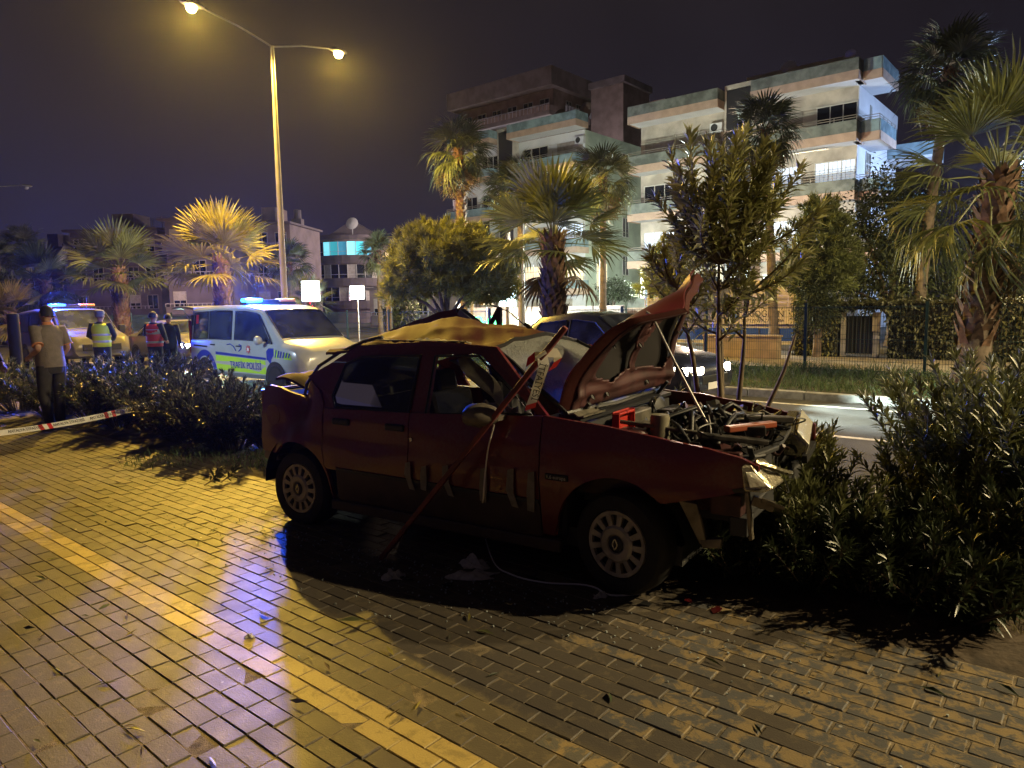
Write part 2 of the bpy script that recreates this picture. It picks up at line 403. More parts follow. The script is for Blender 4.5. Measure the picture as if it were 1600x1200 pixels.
# ---------------------------------------------------------------- street lamps
SOD = (1.0, .615, .085)
M_bulb = mat('sodium_bulb', (1, .7, .3), .3, emit=(1.0, .66, .16), es=420)
M_bulb_off = mat('unlit_lens', (.5, .5, .48), .2)
M_pole = mat('lamp_pole_paint', (.20, .19, .165), .45, .3, var=.15, vs=2)
def point(name, loc, col, power, rad=.1, parent=None):
    d = bpy.data.lights.new(name, 'POINT'); d.color = col; d.energy = power; d.shadow_soft_size = rad
    o = bpy.data.objects.new(name, d); COL.objects.link(o); o.location = loc
    if parent is not None: o.parent = parent
    return o
def street_lamp(u, v, label, H=10.1, arm=2.25, power=(0, 0), lit=True, rise=.12, col=SOD):
    t = thing('street_lamp', label, 'street lamp', uv(u, v, -.02), A40, 'double armed street lamps along the verge')
    mb = MB(); mb.lathe([(.16, 0), (.16, .25), (.115, .32), (.10, H * .5), (.062, H), (.0, H + .02)], 12); mb.box((0, 0, .02), (.42, .42, .04)); mb.build('pole', M_pole, t, smooth=40)
    for sgn, pw in ((-1, power[0]), (1, power[1])):
        mb = MB(); mb.tube([(0, 0, H - .03), (0, sgn * arm * .5, H + rise * .6), (0, sgn * arm, H + rise)], .03, 8); mb.build('arm', M_pole, t, smooth=40)
        y0 = sgn * arm; zz = H + rise
        hd = MB()
        hd.rings([[(w * math.cos(a) , y0 + sgn * yy, zz + .02 + hh * math.sin(a)) for a in [k * math.pi / 5 for k in range(10)]] for yy, w, hh in ((-.05, .05, .04), (.05, .10, .07), (.3, .15, .09), (.6, .12, .07), (.72, .04, .03))])
        h = hd.build('lamp_head', M_pole, t, smooth=60)
        ln = MB(); ln.lathe([(0, -.17), (.08, -.155), (.14, -.09), (.155, .0)], 16, Matrix.Translation((0, y0 + sgn * .36, zz - .06)))
        ln.build('lens', M_bulb if lit else M_bulb_off, h, smooth=60)
        if pw:
            d = bpy.data.lights.new('lamp_light', 'SPOT'); d.color = col; d.energy = pw; d.spot_size = R(158); d.spot_blend = .22; d.shadow_soft_size = .14
            lo = bpy.data.objects.new('lamp_light', d); COL.objects.link(lo); lo.parent = t; lo.location = (0, y0 + sgn * .36, zz - .30)
    return t
K1, K2 = 15000, 14000
street_lamp(-22.0, 14.0, 'tall street lamp with two lit arms rising behind the white police van', power=(K1, K2), H=10.4, arm=2.35, rise=.5)
street_lamp(-56.5, 14.0, 'street lamp at the left edge with only a pale unlit arm showing', power=(0, 0), lit=False, H=9.7, arm=2.35, rise=.5)
street_lamp(10.5, 14.0, 'street lamp standing outside the frame beyond the right end of the mesh fence', power=(10000, 11000), col=(1.0, .78, .42))
# ================================================================ the wrecked saloon
def paint_mat(name, col, dust, dull=0):
    m = mat(name, col, .34, .15 - .15 * dull, coat=.55 - .55 * dull, spec=.5 - .38 * dull); N = m.node_tree.nodes; L = m.node_tree.links; p = N['Principled BSDF']
    tcn = N.new('ShaderNodeTexCoord'); n = N.new('ShaderNodeTexNoise'); n.inputs['Scale'].default_value = 4; n.inputs['Detail'].default_value = 8; L.new(tcn.outputs['Object'], n.inputs['Vector'])
    n2 = N.new('ShaderNodeTexNoise'); n2.inputs['Scale'].default_value = 55; n2.inputs['Detail'].default_value = 4; L.new(tcn.outputs['Object'], n2.inputs['Vector'])
    ad = N.new('ShaderNodeMath'); ad.operation = 'MULTIPLY'; L.new(n.outputs[0], ad.inputs[0]); L.new(n2.outputs[0], ad.inputs[1])
    r_ = N.new('ShaderNodeMapRange'); r_.inputs['From Min'].default_value = .2; r_.inputs['From Max'].default_value = .42; r_.inputs['To Max'].default_value = dust; L.new(ad.outputs[0], r_.inputs['Value'])
    mx = N.new('ShaderNodeMix'); mx.data_type = 'RGBA'; L.new(r_.outputs[0], mx.inputs[0]); mx.inputs[6].default_value = (*col, 1); mx.inputs[7].default_value = (.22, .17, .12, 1); L.new(mx.outputs[2], p.inputs['Base Color'])
    rr = N.new('ShaderNodeMapRange'); rr.inputs['To Min'].default_value = .26 + .36 * dull; rr.inputs['To Max'].default_value = .52 + .33 * dull; L.new(n.outputs[0], rr.inputs['Value']); L.new(rr.outputs[0], p.inputs['Roughness'])
    return m
M_maroon = paint_mat('maroon_paint', (.125, .009, .014), .15)
M_maroon_dusty = paint_mat('dusty_maroon_paint', (.062, .015, .013), .07, 1)
M_inner = mat('inner_maroon_primer', (.060, .020, .020), .5, .1, var=.35, vs=7)
M_clad = mat('lower_cladding', (.035, .018, .018), .55, var=.3, vs=6)
M_int = mat('car_interior', (.03, .029, .032), .85, var=.3, vs=10)
M_trimbeige = mat('headliner', (.24, .22, .17), .9, var=.3, vs=9)
M_hub = mat('wheel_trim_silver', (.36, .33, .29), .42, .35, var=.25, vs=14)
M_lens = mat('headlamp_glass', (.65, .62, .5), .12, .25, bump=.6, bs=60, coat=.6)
M_refl = mat('headlamp_reflector', (.42, .38, .27), .25, .8, bump=.5, bs=35)
M_engine = mat('engine_metal', (.07, .065, .06), .5, .5, var=.5, vs=14)
M_alloy = mat('dirty_alloy', (.17, .155, .12), .5, .6, var=.4, vs=11)
M_redplastic = mat('red_plastic', (.45, .03, .02), .4)
M_orange = mat('orange_plastic', (.30, .07, .03), .4, var=.2, vs=12)
M_tape = mat('pale_tape', (.19, .17, .145), .55, var=.2, vs=20)
M_rust = mat('bare_steel', (.19, .165, .125), .42, .6, var=.4, vs=9)
M_glassdk = glass_mat('car_side_glass', (.16, .18, .24), .04, .3)

CAR_A = R(-33.5)
car = thing('wrecked_car', 'wrecked maroon saloon car with its crumpled bonnet up and roof folded', 'car', (-.065, 5.09, 0), CAR_A)
fx = Vector((math.cos(CAR_A), math.sin(CAR_A), 0)); ly = Vector((-math.sin(CAR_A), math.cos(CAR_A), 0))
def interp(t, pts):
    if t <= pts[0][0]: return pts[0][1]
    for (a, b), (c, d) in zip(pts, pts[1:]):
        if t <= c: return b + (d - b) * (t - a) / (c - a)
    return pts[-1][1]
PW = [(-2.2, .64), (-1.75, .755), (-1.45, .815), (-.9, .835), (1.2, .838), (1.55, .825), (1.8, .785), (2.02, .715)]
PP = [(.18, .945), (.30, .975), (.44, .992), (.56, 1.0), (.60, 1.008), (.66, .998), (.80, .985), (.92, .955), (1.05, .925)]
def dent(x, z, s):
    d = .012 * math.sin(9 * x + 3) * math.sin(7 * z) * .4
    if s < 0:
        d += -.10 * math.exp(-((x + 1.30) / .13)**2 - ((z - .88) / .16)**2) - .03 * math.exp(-((x + 1.47) / .10)**2 - ((z - .72) / .10)**2)
        d += .02 * math.exp(-((x + 1.30) / .07)**2 - ((z - .66) / .1)**2) - .025 * math.exp(-((x + .55) / .25)**2 - ((z - .68) / .1)**2)
    else: d += -.12 * math.exp(-((x + .6) / .6)**2 - ((z - .8) / .3)**2) + .02 * math.sin(17 * x) * math.sin(9 * z)
    return d
def side_y(x, z, s): return s * (interp(x, PW) * interp(z, PP) + dent(x, z, s))
def panel(name, x0, x1, zb, zt, s, m, nx=24, nz=12, label=None):
    def f(a, b):
        x = x0 + (x1 - x0) * a; z = zb(x) + (zt(x) - zb(x)) * b; return Vector((x, side_y(x, z, s), z))
    mb = MB(); mb.shell((lambda a, b: f(a, b)) if s < 0 else (lambda a, b: f(1 - a, b)), nx, nz, (0, -s * .028, 0))
    o = mb.build(name, m, car, smooth=35)
    if label: o['label'] = label
    return o
def arch(x, xa, r, zc): return zc + math.sqrt(max(0, r*r - (x - xa)**2)) if abs(x - xa) < r else -9
belt = [(-1.0, .875), (-.2, .895), (.8, .945)]
fend_t = [(.8, .955), (.98, .94), (1.2, .925), (1.41, .90), (1.75, .852), (1.9, .815), (2.0, .77)]
quarter_t = [(-1.74, .98), (-1.66, 1.01), (-1.5, 1.0), (-1.38, .955), (-1.30, .925), (-1.24, .98), (-1.17, 1.07), (-1.05, 1.0), (-.98, .89), (-.8, .88)]
for s in (-1, 1):
    sl = 'dark ' if s > 0 else ''
    panel('front_wing', .812, 1.985, lambda x: max(.27 if x < .95 else (.56 + (x - 1.56) * .24 if x > 1.5 else 0), arch(x, 1.27, .365, .29)), lambda x: interp(x, fend_t), s, M_maroon, 60, 10)
    panel('front_door', -.182, .803, lambda x: .455, lambda x: interp(x, belt) + .005, s, M_maroon, 24, 10, 'maroon front door with pale tape strips' if s < 0 else None)
    panel('rear_door', -.98, -.19, lambda x: max(.455, arch(x, -1.29, .37, .27)), lambda x: interp(x, belt) + .005, s, M_maroon, 30, 10)
    panel('rear_quarter_panel', -1.745, -.865, lambda x: max(.50 if x < -1.5 else .2, arch(x, -1.29, .355, .26)), lambda x: interp(x, quarter_t) - .004 if x < -.985 else max(.205, arch(x, -1.29, .365, .265)) + .012, s, M_maroon, 60, 14, 'dented rear quarter panel' if s < 0 else None)
    # dark lower band and sill
    panel('door_cladding', -.862, .803, lambda x: .235, lambda x: .449, s, M_clad, 20, 5)
    mb = MB(); mb.bar((-.93, s * .80, .20), (.93, s * .80, .215), .05, .075); mb.build('sill', M_clad, car, bevel=.012)
    panel('rubbing_strip', -.85, .80, lambda x: .452, lambda x: .475, s * 1.0, M_black, 10, 2).location = (0, s * .012, 0)
# tape strips and their kinks
for i, (px, ptop, pbot) in enumerate(((-.20, .585, .41), (-.065, .575, .42), (.115, .60, .41), (.40, .615, .41), (.59, .63, .41), (.735, .63, .40))):
    mb = MB(); k = 1 if i in (0, 2, 4) else -1
    pts = [(px + .012, ptop), (px + .012 + .042, ptop + (.012)), (px + .05, .50), (px + .082 if k > 0 else px + .04, pbot), (px + .035 if k > 0 else px - .005, pbot + .005), (px - .004, .51)]
    mb.prism([(x, side_y(x, z, -1) - .018, z) for x, z in pts], (0, -.002, 0)); mb.build('tape_strip', M_tape, car)
# door lock, badge, handles
mb = MB(); mb.lathe([(0, -.012), (.012, -.012), (.014, 0)], 12, Matrix.Translation((-.155, side_y(-.155, .735, -1), .735)) @ Matrix.Rotation(R(-90), 4, 'X') @ Matrix.Diagonal((1, 1, 1, 1))); mb.build('door_lock', M_chrome, car)
for x in (-.30, -.80):
    mb = MB(); mb.box((x + .18 * 0, side_y(x, .80, -1) - .004, .80), (.16, .03, .045)); mb.build('door_handle', M_black, car, bevel=.012)
bd = MB(); bd.box((.925, side_y(.925, .622, -1) - .003, .622), (.145, .012, .034)); bdo = bd.build('wing_badge', M_black, car, bevel=.004)
text('badge_lettering', '1.6 europa', M_steel, bdo, Matrix.Translation((.925, side_y(.925, .622, -1) - .0105, .622)) @ Matrix.Rotation(R(90), 4, 'X'), .030, .001, sx=.95)
# fuel flap
mb = MB(); mb.lathe([(0, .0), (.075, .0), (.078, -.004)], 24, Matrix.Translation((-1.585, side_y(-1.585, .79, -1) - .003, .79)) @ Matrix.Rotation(R(90), 4, 'X')); mb.build('fuel_flap', M_maroon, car, smooth=30)

# --- floor, inner structure
mb = MB(); mb.mm(-1.66, 1.6, -.70, .70, .19, .30); mb.mm(-1.68, -1.0, -.60, .60, .30, .60); mb.mm(.86, .92, -.72, .72, .25, .86); mb.mm(-1.05, -1.0, -.66, .66, .3, .9); mb.build('floorpan', M_dark, car)
for s in (-1, 1):
    for xa, zc in ((1.27, .29), (-1.29, .27)):
        mb = MB(); pr = [(.40, 0), (.40, .3)]
        vs = []
        n = 14
        for k in range(n + 1):
            t = math.pi * k / n; vs.append((xa + .385 * math.cos(t), zc + .385 * math.sin(t)))
        mb.prism([(x, s * .79, z) for x, z in vs], (0, -s * .006, 0)) if False else None
        for (a, b), (c, d) in zip(vs, vs[1:]): mb.add([(a, s * .80, b), (c, s * .80, d), (c, s * .45, d), (a, s * .45, b)], [(0, 1, 2, 3) if s < 0 else (3, 2, 1, 0)])
        mb.prism([(x, s * .45, z) for x, z in vs], (0, -s * .01, 0)); mb.build('wheel_arch_liner', M_black, car)
# seats, dashboard, steering wheel
def seat(x, y):
    mb = MB(); mb.box((x, y, .42), (.50, .48, .16)); mb.box((x - .30, y, .72), (.14, .46, .58), Matrix.Rotation(R(-14), 4, 'Y')); mb.box((x - .38, y, 1.06), (.09, .24, .17), Matrix.Rotation(R(-10), 4, 'Y')); mb.build('seat', M_int, car, bevel=.04)
seat(.12, -.36); seat(.12, .36)
mb = MB(); mb.box((-.62, 0, .42), (.46, 1.2, .18)); mb.box((-.90, 0, .58), (.14, 1.2, .48), Matrix.Rotation(R(-18), 4, 'Y')); mb.build('rear_bench', M_int, car, bevel=.04)
mb = MB(); mb.box((.70, 0, .76), (.34, 1.36, .22)); mb.box((.62, .36, .88), (.2, .36, .08)); mb.build('dashboard', M_int, car, bevel=.03)
mb = MB(); ang = Matrix.Translation((.46, .36, .86)) @ Matrix.Rotation(R(-65), 4, 'Y'); mb.lathe([(.175 + .014 * math.cos(t), .014 * math.sin(t)) for t in [k * math.pi / 3 for k in range(6)]], 24, ang, closed=True)
mb.bar(ang @ Vector((-.17, 0, 0)), ang @ Vector((.17, 0, 0)), .03, .02); mb.build('steering_wheel', M_black, car, smooth=50)

# --- greenhouse pillars and rails (slanting in towards the roof)
def gy(z, s): return s * interp(z, [(.86, .795), (1.0, .765), (1.2, .685), (1.34, .615)])
def gpoly(name, pts, s, m, off=0.0, th=.025, parent=car):
    mb = MB(); mb.prism([(x, gy(z, s) + s * off, z) for x, z in pts], (0, -s * th, 0)); return mb.build(name, m, parent, bevel=0)
for s in (-1, 1):
    dz = 0 if s < 0 else -.05
    gpoly('windscreen_pillar', [(.83, .95), (.76, .955), (.30, 1.265 + dz), (.24, 1.285 + dz), (.28, 1.325 + dz), (.38, 1.325 + dz)], s, M_maroon)
    gpoly('door_pillar', [(-.055, .893), (-.205, .89), (-.20, 1.27 + dz), (-.075, 1.27 + dz)], s, M_maroon_dusty if 0 else M_maroon)
    gpoly('roof_rail', [(.38, 1.327 + dz), (.24, 1.283 + dz), (-.075, 1.268 + dz), (-.20, 1.268 + dz), (-.72, 1.245 + dz), (-.86, 1.20 + dz), (-1.0, 1.20 + dz), (-.80, 1.315 + dz), (-.15, 1.355 + dz)], s, M_maroon)
    gpoly('rear_pillar', [(-.88, .885), (-1.0, .885), (-1.16, 1.055), (-1.22, 1.09), (-1.0, 1.197 + dz), (-.86, 1.197 + dz), (-.90, 1.1), (-.93, .97)], s, M_maroon)
# dark rubber round the side windows
for pts in ([(-.06, .90), (-.075, 1.262), (.27, 1.27), (.73, .955)], [(-.20, .90), (-.20, 1.262), (-.72, 1.24), (-.86, 1.19), (-.92, .97), (-.88, .89)]):
    mb = MB(); P3 = [(x, gy(z, -1) - .006, z) for x, z in pts]; mb.tube(P3 + P3[:1], .009, 6); mb.build('window_seal', M_black, car)
# rear side glass stays in, front side glass is out
gpoly('rear_door_glass', [(-.205, .893), (-.20, 1.266), (-.72, 1.243), (-.86, 1.195), (-.91, .97), (-.87, .89)], -1, M_glassdk, -.006 + .014, .004)
# torn headliner and cloth hanging in the front window
mb = MB()
def hang(a, b):
    w = .05 + .10 * (1 - b) + .02 * math.sin(7 * b); x = .33 - .20 * (1 - b)**1.6 + .14 * b - w * (1 - a) + .03 * math.sin(b * 9 + a * 4)
    z = 1.26 - .33 * b**1.1 - .03 * (1 - a); return Vector((x, -.60 + .05 * math.sin(a * 8 + b * 3) - .04 * b, z))
mb.shell(hang, 10, 14, (0, .006, 0)); mb.build('torn_headliner', M_trimbeige, car, smooth=60)
mb = MB(); mb.shell(lambda a, b: Vector((.20 + .26 * a, -.52 - .03 * math.sin(a * 9), .905 + .07 * b * (1 - .5 * a) + .01 * math.sin(a * 20))), 10, 3, (0, .02, 0)); mb.build('broken_glass_heap', M_trimbeige, car)
# roof: tented and creased
def roof_z(x, y):
    z = 1.30 + .035 * (1 - (y / .62)**2) + .02 * math.sin(2 * (x + .8))
    z += .135 * max(0, 1 - math.hypot((x + .52) / (1.0 if x > -.52 else .75), (y - .02) / .62))**.9
    z += -.035 * math.exp(-((x + .45) / .18)**2 - ((y + .42) / .10)**2) - .035 * math.exp(-((x + .85) / .16)**2 - ((y + .36) / .13)**2) - .02 * math.exp(-((x - .0) / .1)**2 - ((y + .45) / .08)**2)
    z += .007 * math.sin(14 * x + 9 * y) * math.sin(11 * y - 4 * x) + .022 * abs(math.sin(5.2 * x + 3.1 * y + .6)) - .016 * abs(math.sin(7.3 * y - 3.7 * x + 1.1)) + .008 * abs(math.sin(19 * x + 13 * y)) - .05 * max(0, y - .2) ; z -= .10 * max(0, -x - .9)
    return z
mb = MB()
def rooff(a, b):
    y = -.62 + 1.24 * b; xf = .36 - .08 * max(0, y) - .05 * abs(y); xr = -1.17 + .05 * math.sin(y * 6); x = xr + (xf - xr) * a
    e = min(1, (.62 - abs(y)) / .05); return Vector((x, y, roof_z(x, y) - .02 * (1 - e)))
mb.shell(rooff, 64, 50, (0, 0, -.018)); mb.build('roof', M_maroon_dusty, car, smooth=24, ).__setitem__('label', 'crumpled roof folded up into a tent')
mb = MB(); mb.shell(lambda a, b: Vector((-.66 + .80 * a, -.605 + .055 * b + .012 * math.sin(a * 31), 1.348 + .006 * math.sin(a * 61) * b + .012 * math.sin(a * 9 + b * 3) * b + .010)), 40, 3, (0, 0, -.006)); mb.build('torn_trim_strip', M_trimbeige, car, smooth=30)
# far side of the roof curled up, bent door frames sticking out
def flap(a, b):
    x = -1.95 + 1.27 * a; zt = interp(x, [(-1.95, 1.285), (-1.6, 1.405), (-1.35, 1.475), (-.92, 1.575), (-.68, 1.43)]); zb = interp(x, [(-1.95, 1.24), (-.7, 1.22)])
    return Vector((x, .58 + .10 * b + .02 * math.sin(12 * x), zb + (zt - zb) * b + .006 * math.sin(21 * x)))
mb = MB(); mb.shell(flap, 26, 8, (0, .02, 0)); mb.build('torn_roof_flap', M_maroon, car, smooth=30)
mb = MB(); mb.bar((-.90, .68, 1.55), (-.63, .66, 1.39), .10, .035); mb.build('bent_window_frame', M_black, car, bevel=.008)
mb = MB(); mb.bar((-.87, .63, 1.535), (-.655, .61, 1.40), .014, .05); mb.build('window_glass_edge', mat('glass_edge', (.35, .4, .5), .15, .5, coat=.5), car)
mb = MB(); mb.prism([(-.66, .72, 1.385), (-.52, .70, 1.575), (-.49, .70, 1.56), (-.50, .71, 1.385), (-.53, .71, 1.385), (-.545, .70, 1.48), (-.62, .715, 1.39)], (0, .03, 0)); mb.build('bent_door_frame', M_black, car)
# windscreen: crazed and sagging
ms = bpy.data.materials.new('crazed_windscreen'); ms.use_nodes = True; N = ms.node_tree.nodes; L = ms.node_tree.links; p = N['Principled BSDF']
tcn = N.new('ShaderNodeTexCoord'); v1 = N.new('ShaderNodeTexVoronoi'); v1.feature = 'DISTANCE_TO_EDGE'; v1.inputs['Scale'].default_value = 42; v2 = N.new('ShaderNodeTexNoise'); v2.inputs['Scale'].default_value = 5; v2.inputs['Detail'].default_value = 6; v2.inputs['Distortion'].default_value = 1.2
for q in (v1, v2): L.new(tcn.outputs['Object'], q.inputs['Vector'])
r1 = N.new('ShaderNodeMapRange'); r1.inputs['From Max'].default_value = .10; r1.inputs['To Min'].default_value = 1; r1.inputs['To Max'].default_value = 0; L.new(v1.outputs['Distance'], r1.inputs['Value'])
r2 = N.new('ShaderNodeMapRange'); r2.inputs['From Min'].default_value = .36; r2.inputs['From Max'].default_value = .62; L.new(v2.outputs[0], r2.inputs['Value'])
mm_ = N.new('ShaderNodeMath'); mm_.operation = 'MULTIPLY'; L.new(r1.outputs[0], mm_.inputs[0]); L.new(r2.outputs[0], mm_.inputs[1])
mm2 = N.new('ShaderNodeMath'); mm2.operation = 'MULTIPLY_ADD'; L.new(mm_.outputs[0], mm2.inputs[0]); mm2.inputs[1].default_value = .42; mm2.inputs[2].default_value = .56
p.inputs['Base Color'].default_value = (.50, .52, .50, 1); p.inputs['Roughness'].default_value = .22; L.new(mm2.outputs[0], p.inputs['Alpha'])
bpn = N.new('ShaderNodeBump'); bpn.inputs['Strength'].default_value = .9; bpn.inputs['Distance'].default_value = .02; L.new(mm_.outputs[0], bpn.inputs['Height']); L.new(bpn.outputs[0], p.inputs['Normal'])
_tl = N.new('ShaderNodeBsdfTranslucent'); _tl.inputs[0].default_value = (.75, .75, .68, 1); _mx = N.new('ShaderNodeMixShader'); _m3 = N.new('ShaderNodeMath'); _m3.operation = 'MULTIPLY'; L.new(mm2.outputs[0], _m3.inputs[0]); _m3.inputs[1].default_value = .48
L.new(_m3.outputs[0], _mx.inputs[0]); L.new(p.outputs[0], _mx.inputs[1]); L.new(_tl.outputs[0], _mx.inputs[2]); L.new(_mx.outputs[0], N['Material Output'].inputs['Surface'])
def ws(a, b):
    y = -.70 + 1.40 * a; bot = Vector((.90 + .06 * (1 - (y / .7)**2), y, .955)); yt = y * .82; top = Vector((.36 - .08 * max(0, yt) - .05 * abs(yt), yt, roof_z(.34, yt) - .012))
    p_ = bot.lerp(top, b); sag = math.sin(math.pi * b) * (1 - (y / .7)**2) * (.05 - .09 * math.exp(-((y - .25) / .3)**2)); return p_ + Vector((.5, 0, .8)) * (sag + .006 * math.sin(9 * y + 11 * b))
mb = MB(); mb.shell(ws, 24, 16, (-.003, 0, -.004)); mb.build('windscreen', ms, car, smooth=60)['label'] = 'crazed sagging windscreen'
rim = [ws(i / 12, 0) for i in range(13)] + [ws(1, i / 8) for i in range(1, 9)] + [ws(1 - i / 12, 1) for i in range(1, 13)] + [ws(0, 1 - i / 8) for i in range(1, 9)]
mb = MB(); mb.tube([q + Vector((.008, 0, .006)) for q in rim], .014, 6); mb.build('windscreen_seal', M_black, car)
# roof aerial
mb = MB(); mb.tube([(.16, .10, roof_z(.16, .1)), (-.02, .12, roof_z(.0, .1) + .10), (-.20, .14, roof_z(-.1, .1) + .16)], .004, 6); mb.tube([(.19, .10, roof_z(.19, .1)), (.13, .10, roof_z(.13, .1) + .03)], .014, 6); mb.build('aerial', M_black, car)
# boot lid, buckled; strip of seal arching above it
mb = MB(); mb.shell(lambda a, b: Vector((-1.80 + .62 * a, -.56 + 1.15 * b, 1.00 + .045 * math.sin(a * 5 + 1) - .03 * a + .03 * math.sin(7 * b + 2 * a) + .01 * math.sin(23 * b))), 16, 22, (0, 0, -.02)); mb.build('boot_lid', M_maroon_dusty, car, smooth=35)['label'] = 'buckled boot lid'
mb = MB(); mb.shell(lambda a, b: Vector((-1.80 - .03 * math.sin(b * 3.1), -.70 + 1.4 * b, .46 + .50 * a)), 8, 16, (.03, 0, 0)); mb.build('rear_panel', M_maroon, car, smooth=40)
mb = MB(); mb.mm(-1.73, -1.72, -.66, .66, .32, .955); mb.mm(-1.72, -1.30, -.66, .66, .93, .945); mb.build('boot_lining', mat('boot_carpet', (.012, .011, .012), .95), car)
mb = MB(); mb.mm(-1.72, -1.38, -.15, .55, .13, .29); mb.tube([(-1.5, -.3, .2), (-.6, -.2, .2), (.4, -.1, .22)], .03, 6); mb.build('silencer', M_dark, car, bevel=.03)
mb = MB(); mb.mm(-.98, -.45, -.55, .60, .15, .19); mb.build('fuel_tank', M_black, car, bevel=.01)
mb = MB(); mb.tube([(-1.30, -.70, .95), (-1.27, -.70, 1.03), (-1.18, -.66, 1.16), (-1.02, -.60, 1.26), (-.80, -.58, 1.34), (-.62, -.57, 1.375)], .012, 6); mb.build('hanging_seal', M_black, car)
mb = MB(); mb.box((-1.70, -.66, .50), (.16, .12, .16)); mb.bar((-1.76, -.60, .56), (-1.72, -.66, .38), .03, .02); mb.build('bare_bumper_bracket', M_rust, car, bevel=.008)
mb = MB(); mb.box((-1.79, -.50, .80), (.05, .34, .17)); mb.box((-1.79, .50, .80), (.05, .34, .17)); mb.build('tail_lamp', mat('tail_lamp_red', (.35, .02, .02), .2, coat=.5), car, bevel=.012)
# door mirror
mb = MB()
mb.rings([[(.46 + xx + .0, -.80 - yy * 1 + .085 * 0 + rr * 0 + -.10 + .10 * math.cos(t) * rr * 1.25 * .9, .955 + .072 * math.sin(t) * rr - .01) for t in [k * math.pi / 7 for k in range(14)]] for xx, yy, rr in ((-.10, 0, .55), (-.07, 0, .92), (.0, 0, 1.0), (.05, .0, .86), (.09, -.01, .5), (.105, -.01, .2))])
mb.bar((.50, -.78, .93), (.50, -.88, .93), .12, .03); mb.build('door_mirror', mat('mirror_shell', (.14, .12, .095), .55), car, smooth=60)
# --- wheels
def wheel(x, y, z, s, steer=0, camber=0, r=.285):
    w = bpy.data.objects.new('wheel', None); COL.objects.link(w); w.parent = car; w.location = (x, y, z); w.rotation_euler = (R(-90) * s * -1 + camber, 0, steer) if 0 else (R(90 if s < 0 else -90) + camber, 0, steer)
    mb = MB(); mb.lathe([(.175, -.08), (.185, .0), (.19, .012), (.225, .018), (.262, .012), (r - .008, -.008), (r, -.03), (r, -.13), (r - .01, -.155), (.24, -.17), (.18, -.165)], 48); mb.build('tyre', M_rubber, w, smooth=40)
    for k in range(44):
        pass
    mb = MB(); mb.lathe([(.0, -.05), (.18, -.05), (.185, -.02)], 32); mb.build('rim', M_dark, w, smooth=40)
    mb = MB()
    mb.lathe([(.157, -.012), (.160, .010), (.180, .012), (.187, -.008)], 52)
    mb.lathe([(.098, -.02), (.104, .010), (.088, .022), (.055, .020), (.050, .014)], 40)
    mb.lathe([(.050, .014), (.048, .006), (.0, .006)], 30)
    n = 13
    for k in range(n):
        t = 2 * math.pi * k / n; c, s_ = math.cos(t), math.sin(t)
        def pt(r_, w_, z_): return (r_ * c - w_ * s_, r_ * s_ + w_ * c, z_)
        vs = [pt(.095, -.013, .012), pt(.095, .013, .012), pt(.162, .0175, .010), pt(.162, -.0175, .010), pt(.095, -.013, -.015), pt(.095, .013, -.015), pt(.162, .0175, -.015), pt(.162, -.0175, -.015)]
        mb.add(vs, [(0, 3, 2, 1), (0, 1, 5, 4), (1, 2, 6, 5), (2, 3, 7, 6), (3, 0, 4, 7)])
    mb.build('wheel_trim', M_hub, w, smooth=35)
    mb = MB(); mb.lathe([(.0, .0205), (.040, .0205), (.046, .016)], 24); cap = mb.build('centre_cap', M_dark, w, smooth=40)
    # diamond emblem: a rhombus ring of four bars
    mb = MB(); D = [(0, .030), (.017, 0), (0, -.030), (-.017, 0)]
    for (a, b), (c, d) in zip(D, D[1:] + D[:1]): mb.bar((a, b, .0225), (c, d, .0225), .008, .003)
    return w, mb, cap
for x, y, z, s, st in ((1.27, -.795, .287, -1, R(-9)), (-1.29, -.795, .262, -1, 0), (1.27, .795, .287, 1, R(-9)), (-1.29, .795, .27, 1, 0)):
    w, mb, cap = wheel(x, y, z, s, st, R(2) * s)
# the emblem belongs to the trim
    mb.build('emblem', M_chrome, w)
def smooth_pts0(P, k=5):
    out = []; n = len(P)
    for i in range(n - 1):
        p0, p1, p2, p3 = P[max(i-1, 0)], P[i], P[i+1], P[min(i+2, n-1)]
        for j in range(k):
            t = j / k; out.append(.5 * ((2*p1) + (p2-p0)*t + (2*p0-5*p1+4*p2-p3)*t*t + (3*p1-p0-3*p2+p3)*t**3))
    return out + [P[-1]]
# --- engine bay
mb = MB()
mb.mm(.98, 1.90, -.62, .62, .45, .50); mb.mm(.92, 1.0, -.66, .66, .5, .90); mb.build('engine_bay_floor', M_dark, car)
for s in (-1, 1):
    mb = MB(); mb.mm(.98, 1.88, min(s*.60, s*.66), max(s*.60, s*.66), .5, .82); mb.lathe([(0, .87), (.09, .87), (.13, .80), (.14, .6)], 16, Matrix.Translation((1.22, s * .52, 0))); mb.build('inner_wing', M_inner, car, bevel=.01)
mb = MB(); mb.mm(1.30, 1.72, -.22, .34, .5, .78); mb.mm(1.33, 1.69, -.17, .26, .78, .83); mb.mm(1.36, 1.66, .05, .22, .83, .87); mb.build('engine_block', M_engine, car, bevel=.02)
mb = MB(); mb.mm(1.02, 1.22, .12, .60, .72, .85); mb.mm(1.08, 1.2, .2, .5, .85, .88); mb.build('air_filter_box', M_black, car, bevel=.02)
mb = MB(); mb.mm(1.50, 1.76, .36, .58, .62, .85); bt = mb.build('battery', M_dark, car, bevel=.01)
mb = MB(); mb.mm(1.53, 1.56, .39, .42, .85, .875); mb.mm(1.70, 1.73, .39, .42, .85, .875); mb.build('terminal', M_alloy, bt)
